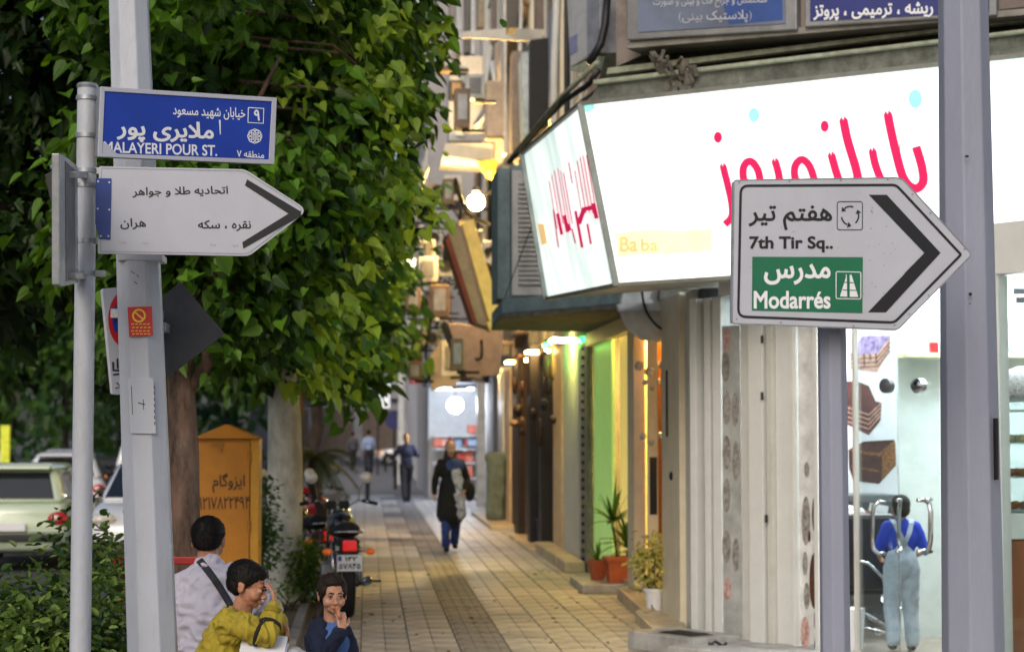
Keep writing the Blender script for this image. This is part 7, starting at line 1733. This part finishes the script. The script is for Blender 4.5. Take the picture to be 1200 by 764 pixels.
b = MB(); b.tube([gp(398, 724, -.17), gp(395.5, 713, -.15)], [.009, .011], 10); b.ell(gp(395, 712, -.15), (.013, .011, .01)); fo = mk(b, 'sweet', mat('orange_food', '#c07a58', rough=.5, var=.2, scale=50), smooth=True); tag(fo, 'small orange snack held at the mouth of the girl', 'snack')
b = MB(); b.ell((cx + .02, Y + .015, .7), (.088, .068, .11)); b.ell((cx + .01, Y + .015, .52), (.1, .08, .16)); b.cap((cx - .03, Y + .02, nk.z - .05), (cx + .05, Y + .02, nk.z - .05), .042, .042); b.cap((cx, Y + .02, nk.z - .05), nk + V((0, -.004, -.02)), .05, .043)
blob(b, 'blue_top', cloth('top_blue', '#4a6fae'), GI, voxel=.006, smooth=3, fold=.005, fscale=14)
b = MB(); b.ell((cx - .045, Y + .03, .7), (.075, .078, .125)); b.ell((cx - .045, Y + .03, .52), (.085, .09, .17)); b.ell((cx, Y + .06, .64), (.115, .06, .2)); b.cap((cx - .075, Y + .03, nk.z - .065), (cx - .03, Y + .03, nk.z - .045), .046, .045); b.cap((cx + .08, Y + .035, nk.z - .07), (cx + .05, Y + .045, nk.z - .05), .043, .04)
b.cap(sL, eL, .045, .04); b.cap(eL, wL + (eL - wL) * .12, .038, .031); b.cap(sR, (cx + .11, Y + .02, .62), .042, .038); b.cap((cx + .11, Y + .02, .62), (cx + .105, Y - .035, .48), .036, .03)
blob(b, 'cardigan', cloth('navy_knit', '#16213c', .15), GI, voxel=.0058, smooth=3, fold=.011, fscale=16)
b = MB()
for s_ in (-1, 1): b.cap((cx + s_ * .045, Y + .03, .46), (cx + s_ * .05, Y + .02, .1), .055, .042)
b.ell((cx, Y + .03, .45), (.1, .08, .08)); blob(b, 'trousers', cloth('jeans_dark', '#26304a'), GI, voxel=.01, smooth=3)
for s_ in (-1, 1):
    b = MB(); b.ell((cx + s_ * .053, Y - .03, .035), (.034, .08, .032)); mk(b, 'shoe', whitep, GI, smooth=True)

# ---- standing and walking people
def walker(label, loc, face, h, top, bottom, hairmat, stride=.25, arms=((.1, 0), (-.1, 0)), coat=None, hairlong=False, skinm=None, scarf=None, voxel=.012, bag=None, lean=0, straps=None, elbows=None):
    """figure of height h in its own frame, facing -Y"""
    t = thing('person', label, 'person', (0, 0, 0)); s = h / 1.75; skinm = skinm or skin
    def P(x, y, z): return V((x * s, y * s, z * s))
    hs = (.98 if h > 1.3 else 1.22) * s
    hz = (1.64 if h > 1.3 else 1.61) * s
    M = hm((0, -.02 * s + lean, hz), hs, RX(4))
    b = MB(); headprims(b, M, h < 1.3, neck=False); b.cap((0, 0, hz - .05 * hs), P(0, .02, 1.44), .052 * s, .055 * s)
    b.ell(P(0, .01, 1.28), (.155 * s, .1 * s, .18 * s)); b.ell(P(0, .01, 1.02), (.13 * s, .095 * s, .16 * s)); b.cap(P(-.15, .01, 1.42), P(.15, .01, 1.42), .045 * s, .045 * s)
    bag_ = 1.2 if h < 1.3 else 1; ft = []; gar = MB(); tro = MB()
    for i, s_ in enumerate((-1, 1)):
        st = stride * (1 if i == 0 else -1); kn = P(s_ * (.09 if h > 1.3 else .115), -st * .55 - .03, .5); an = P(s_ * (.085 if h > 1.3 else .13), -st * .9 + (.08 if st < 0 else 0), .085 + (.03 if st < 0 else 0))
        b.cap(P(s_ * .085, .01, .92), kn, .078 * s, .055 * s); b.cap(kn, an, .052 * s, .036 * s); b.cap(an - V((0, 0, .035 * s)), an + P(0, -.13, -.05), .04 * s, .03 * s)
        tro.cap(P(s_ * .088, .01, .93), kn, .098 * s * bag_, .078 * s * bag_); tro.cap(kn, an + P(0, 0, .03), .074 * s * bag_, .066 * s * bag_); ft.append(an)
        sw, sp = arms[i]; el = P(s_ * (.24 + sp), -sw * .6 + .03, 1.15) if not elbows else P(*elbows[i][0]); wr = P(s_ * (.22 + sp), -sw * 1.6 - .05, .92) if not elbows else P(*elbows[i][1])
        b.cap(P(s_ * .18, .01, 1.41), el, .045 * s, .036 * s); b.cap(el, wr, .034 * s, .026 * s); hand(b, wr, (wr - el), (-s_, 0, -.2), .95 * s, side=s_, curl=(.35, .4, .45, .5))
        gar.cap(P(s_ * .16, .01, 1.41), el, .066 * s, .056 * s)
        if top[1] == 'long': gar.cap(el, wr + (el - wr) * .12, .052 * s, .042 * s)
    body = blob(b, 'body', skinm, t, voxel=voxel * (.6 if h < 1.3 else 1), smooth=2)
    if face is not None and not hairlong: pass
    facebits(body, M)
    tro.ell(P(0, .01, .93), (.16 * s, .115 * s, .12 * s)); blob(tro, 'trousers', bottom, t, voxel=voxel, smooth=3, fold=.012 * s, fscale=9)
    gar.ell(P(0, .01, 1.27), (.185 * s, .125 * s, .2 * s)); gar.ell(P(0, .01, 1.05), (.165 * s, .12 * s, .17 * s)); gar.cap(P(-.14, .01, 1.41), P(.14, .01, 1.41), .062 * s, .062 * s); gar.cap(P(0, .02, 1.4), P(0, .01, 1.46), .08 * s, .066 * s)
    if coat:
        gar.cap(P(0, .0, 1.05), P(0, -.01, .62), .18 * s, .235 * s)
    blob(gar, 'coat' if coat else 'shirt', top[0], t, voxel=voxel, smooth=4, fold=.012 * s, fscale=8)
    if scarf:
        c = MB(); c.ell((0, .01 * s, hz + .035 * s), (.092 * s, .105 * s, .105 * s)); c.cap((0, .03 * s, hz - .05 * s), P(0, .03, 1.42), .09 * s, .14 * s); f = blob(c, 'headscarf', scarf, t, voxel=.012, smooth=3)
        f.location = (0, .045 * s, .0)
    else:
        hair(t, M, hairmat, [((0, .03, .044), (.086, .097, .084)), ((0, .054, -.01), (.077, .072, .075))] + ([((0, .07, -.06), (.075, .05, .1))] if hairlong else []), 9, 900 if h > 1.3 else 2200, .03, voxel=.008)
    for an in ft:
        c = MB(); c.ell(an + P(0, -.055, -.045), (.045 * s, .125 * s, .042 * s)); mk(c, 'shoe', rubber, t, smooth=True)
    if straps: straps(t, s, P)
    t.location = loc; t.rotation_euler = (0, 0, radians(face)); return t
black_c = cloth('coat_black', '#14161c'); denim = cloth('jeans_blue', '#2b3f86', .15); navyc = cloth('top_navy', '#2a2c48', .1)
def extras(t, s, P):
    b = MB(); b.cap(P(.09, -.08, 1.36), P(.13, -.14, .6), .06 * s, .1 * s); b.cap(P(.04, -.11, 1.3), P(.06, -.17, .7), .035 * s, .05 * s)
    blob(b, 'patterned_tunic', mat('tunic_pattern', '#c2c5d4', rough=.8, var=.35, scale=16, col2='#5a6796'), t, voxel=.014, smooth=3, fold=.01, fscale=9)
    b = MB(); b.ell(P(.3, -.08, .95), (.085 * s, .13 * s, .16 * s)); b.tube([P(.26, -.02, 1.08), P(.2, 0, 1.42), P(.3, .06, 1.08)], .012, 6); mk(b, 'handbag', cloth('bag_black', '#1b1718'), t, smooth=True)
    b = MB(); b.ell(P(.06, -.07, 1.36), (.15 * s, .09 * s, .12 * s)); blob(b, 'shawl', cloth('shawl_blue', '#3c4f8c', .2), t, voxel=.014, smooth=2, fold=.01, fscale=10)
p = at(528, 643, 27.6)
walker('woman in long dark coat over patterned tunic walking toward the camera', (p.x, 27.6, .0), 4, 1.60, (black_c, 'long'), denim, hairb, stride=.12, coat=True, skinm=mat('skin_fair', '#d6ab92', rough=.5), scarf=cloth('scarf_dark', '#34302f', .2), straps=extras, elbows=(((-.25, .0, 1.14), (-.27, -.08, .9)), ((.27, .0, 1.14), (.2, -.2, .97))))
p = at(476, 584, 46.3)
walker('fair haired person in dark clothes walking away', (p.x, 46.3, 0), 186, 1.68, (navyc, 'long'), cloth('trousers_dark', '#23242c'), mat('hair_fair', '#b58d5c', rough=.6), stride=.3, hairlong=True, voxel=.02, elbows=(((-.3, .05, 1.2), (-.24, -.16, 1.2)), ((.3, 0, 1.2), (.42, -.06, 1.12))))
p = at(432, 553, 78)
walker('distant man in a light blue shirt and dark trousers walking away', (p.x, 78, 0), 175, 1.78, (cloth('shirt_lightblue', '#8fa0c4'), 'long'), MATS['trousers_dark'], hairm, stride=.25, voxel=.025)
p = at(413, 560, 82)
walker('distant dark dressed pedestrian left of the man in light blue', (p.x, 84, 0), 190, 1.7, (cloth('shirt_greyish', '#4b4a52'), 'long'), MATS['trousers_dark'], hairm, stride=.2, voxel=.025)
pale = mat('denim_pale', '#bccbdd', rough=.85, var=.12, scale=12, bump=.3, bscale=160)
def overalls(t, s, P):
    b = MB(); b.ell(P(0, .02, 1.0), (.19 * s, .15 * s, .2 * s)); b.cap(P(0, .02, .95), P(0, .01, 1.2), .15 * s, .12 * s)
    bib = blob(b, 'overall_bib', pale, t, voxel=.009, smooth=3, fold=.006, fscale=12)
    for s_ in (-1, 1):
        b = MB(); c = [P(-s_ * .01, .15, 1.2), P(s_ * .05, .147, 1.32), P(s_ * .095, .1, 1.44), P(s_ * .11, .02, 1.485), P(s_ * .1, -.09, 1.43), P(s_ * .08, -.14, 1.25)]
        sm = []
        for i in range(len(c) - 1):
            for u in (0, .33, .66): sm.append(c[i].lerp(c[i + 1], u))
        vs = [];
        for i, q in enumerate(sm): vs += [q + V((-.028 * s, 0, 0)), q + V((.028 * s, 0, 0)), q + V((.028 * s, .006, .006)), q + V((-.028 * s, .006, .006))]
        b.add(vs, [(i * 4 + j, i * 4 + (j + 1) % 4, i * 4 + 4 + (j + 1) % 4, i * 4 + 4 + j) for i in range(len(sm) - 1) for j in range(4)]); mk(b, 'overall_strap', pale, bib)
p = at(1060, 720, 13.95)
walker('small child in pale denim overalls and blue T-shirt seen from behind inside the bakery', (p.x - .02, 13.95, FZ), 178, 1.16, (cloth('tee_blue', '#1c3fc0', .06), 'short'), pale, hairb, stride=.05, skinm=skin, straps=overalls, elbows=(((-.27, .02, 1.14), (-.2, -.2, 1.05)), ((.27, .02, 1.14), (.2, -.2, 1.05))))
wh = cloth('coat_white', '#d6d8dc', .04)
p = at(984, 640, 15.0)
walker('worker in a white coat by the desk, mostly hidden behind the sign post', (p.x - .02, 15.25, FZ), 60, 1.5, (wh, 'long'), MATS['trousers_dark'], hairm, stride=.02, skinm=skin, elbows=(((-.27, .0, 1.17), (-.15, -.3, 1.12)), ((.3, -.02, 1.17), (.32, -.26, 1.13))))
for o in [o for o in COL.objects if o.name.startswith('tmp')]: bpy.data.objects.remove(o)
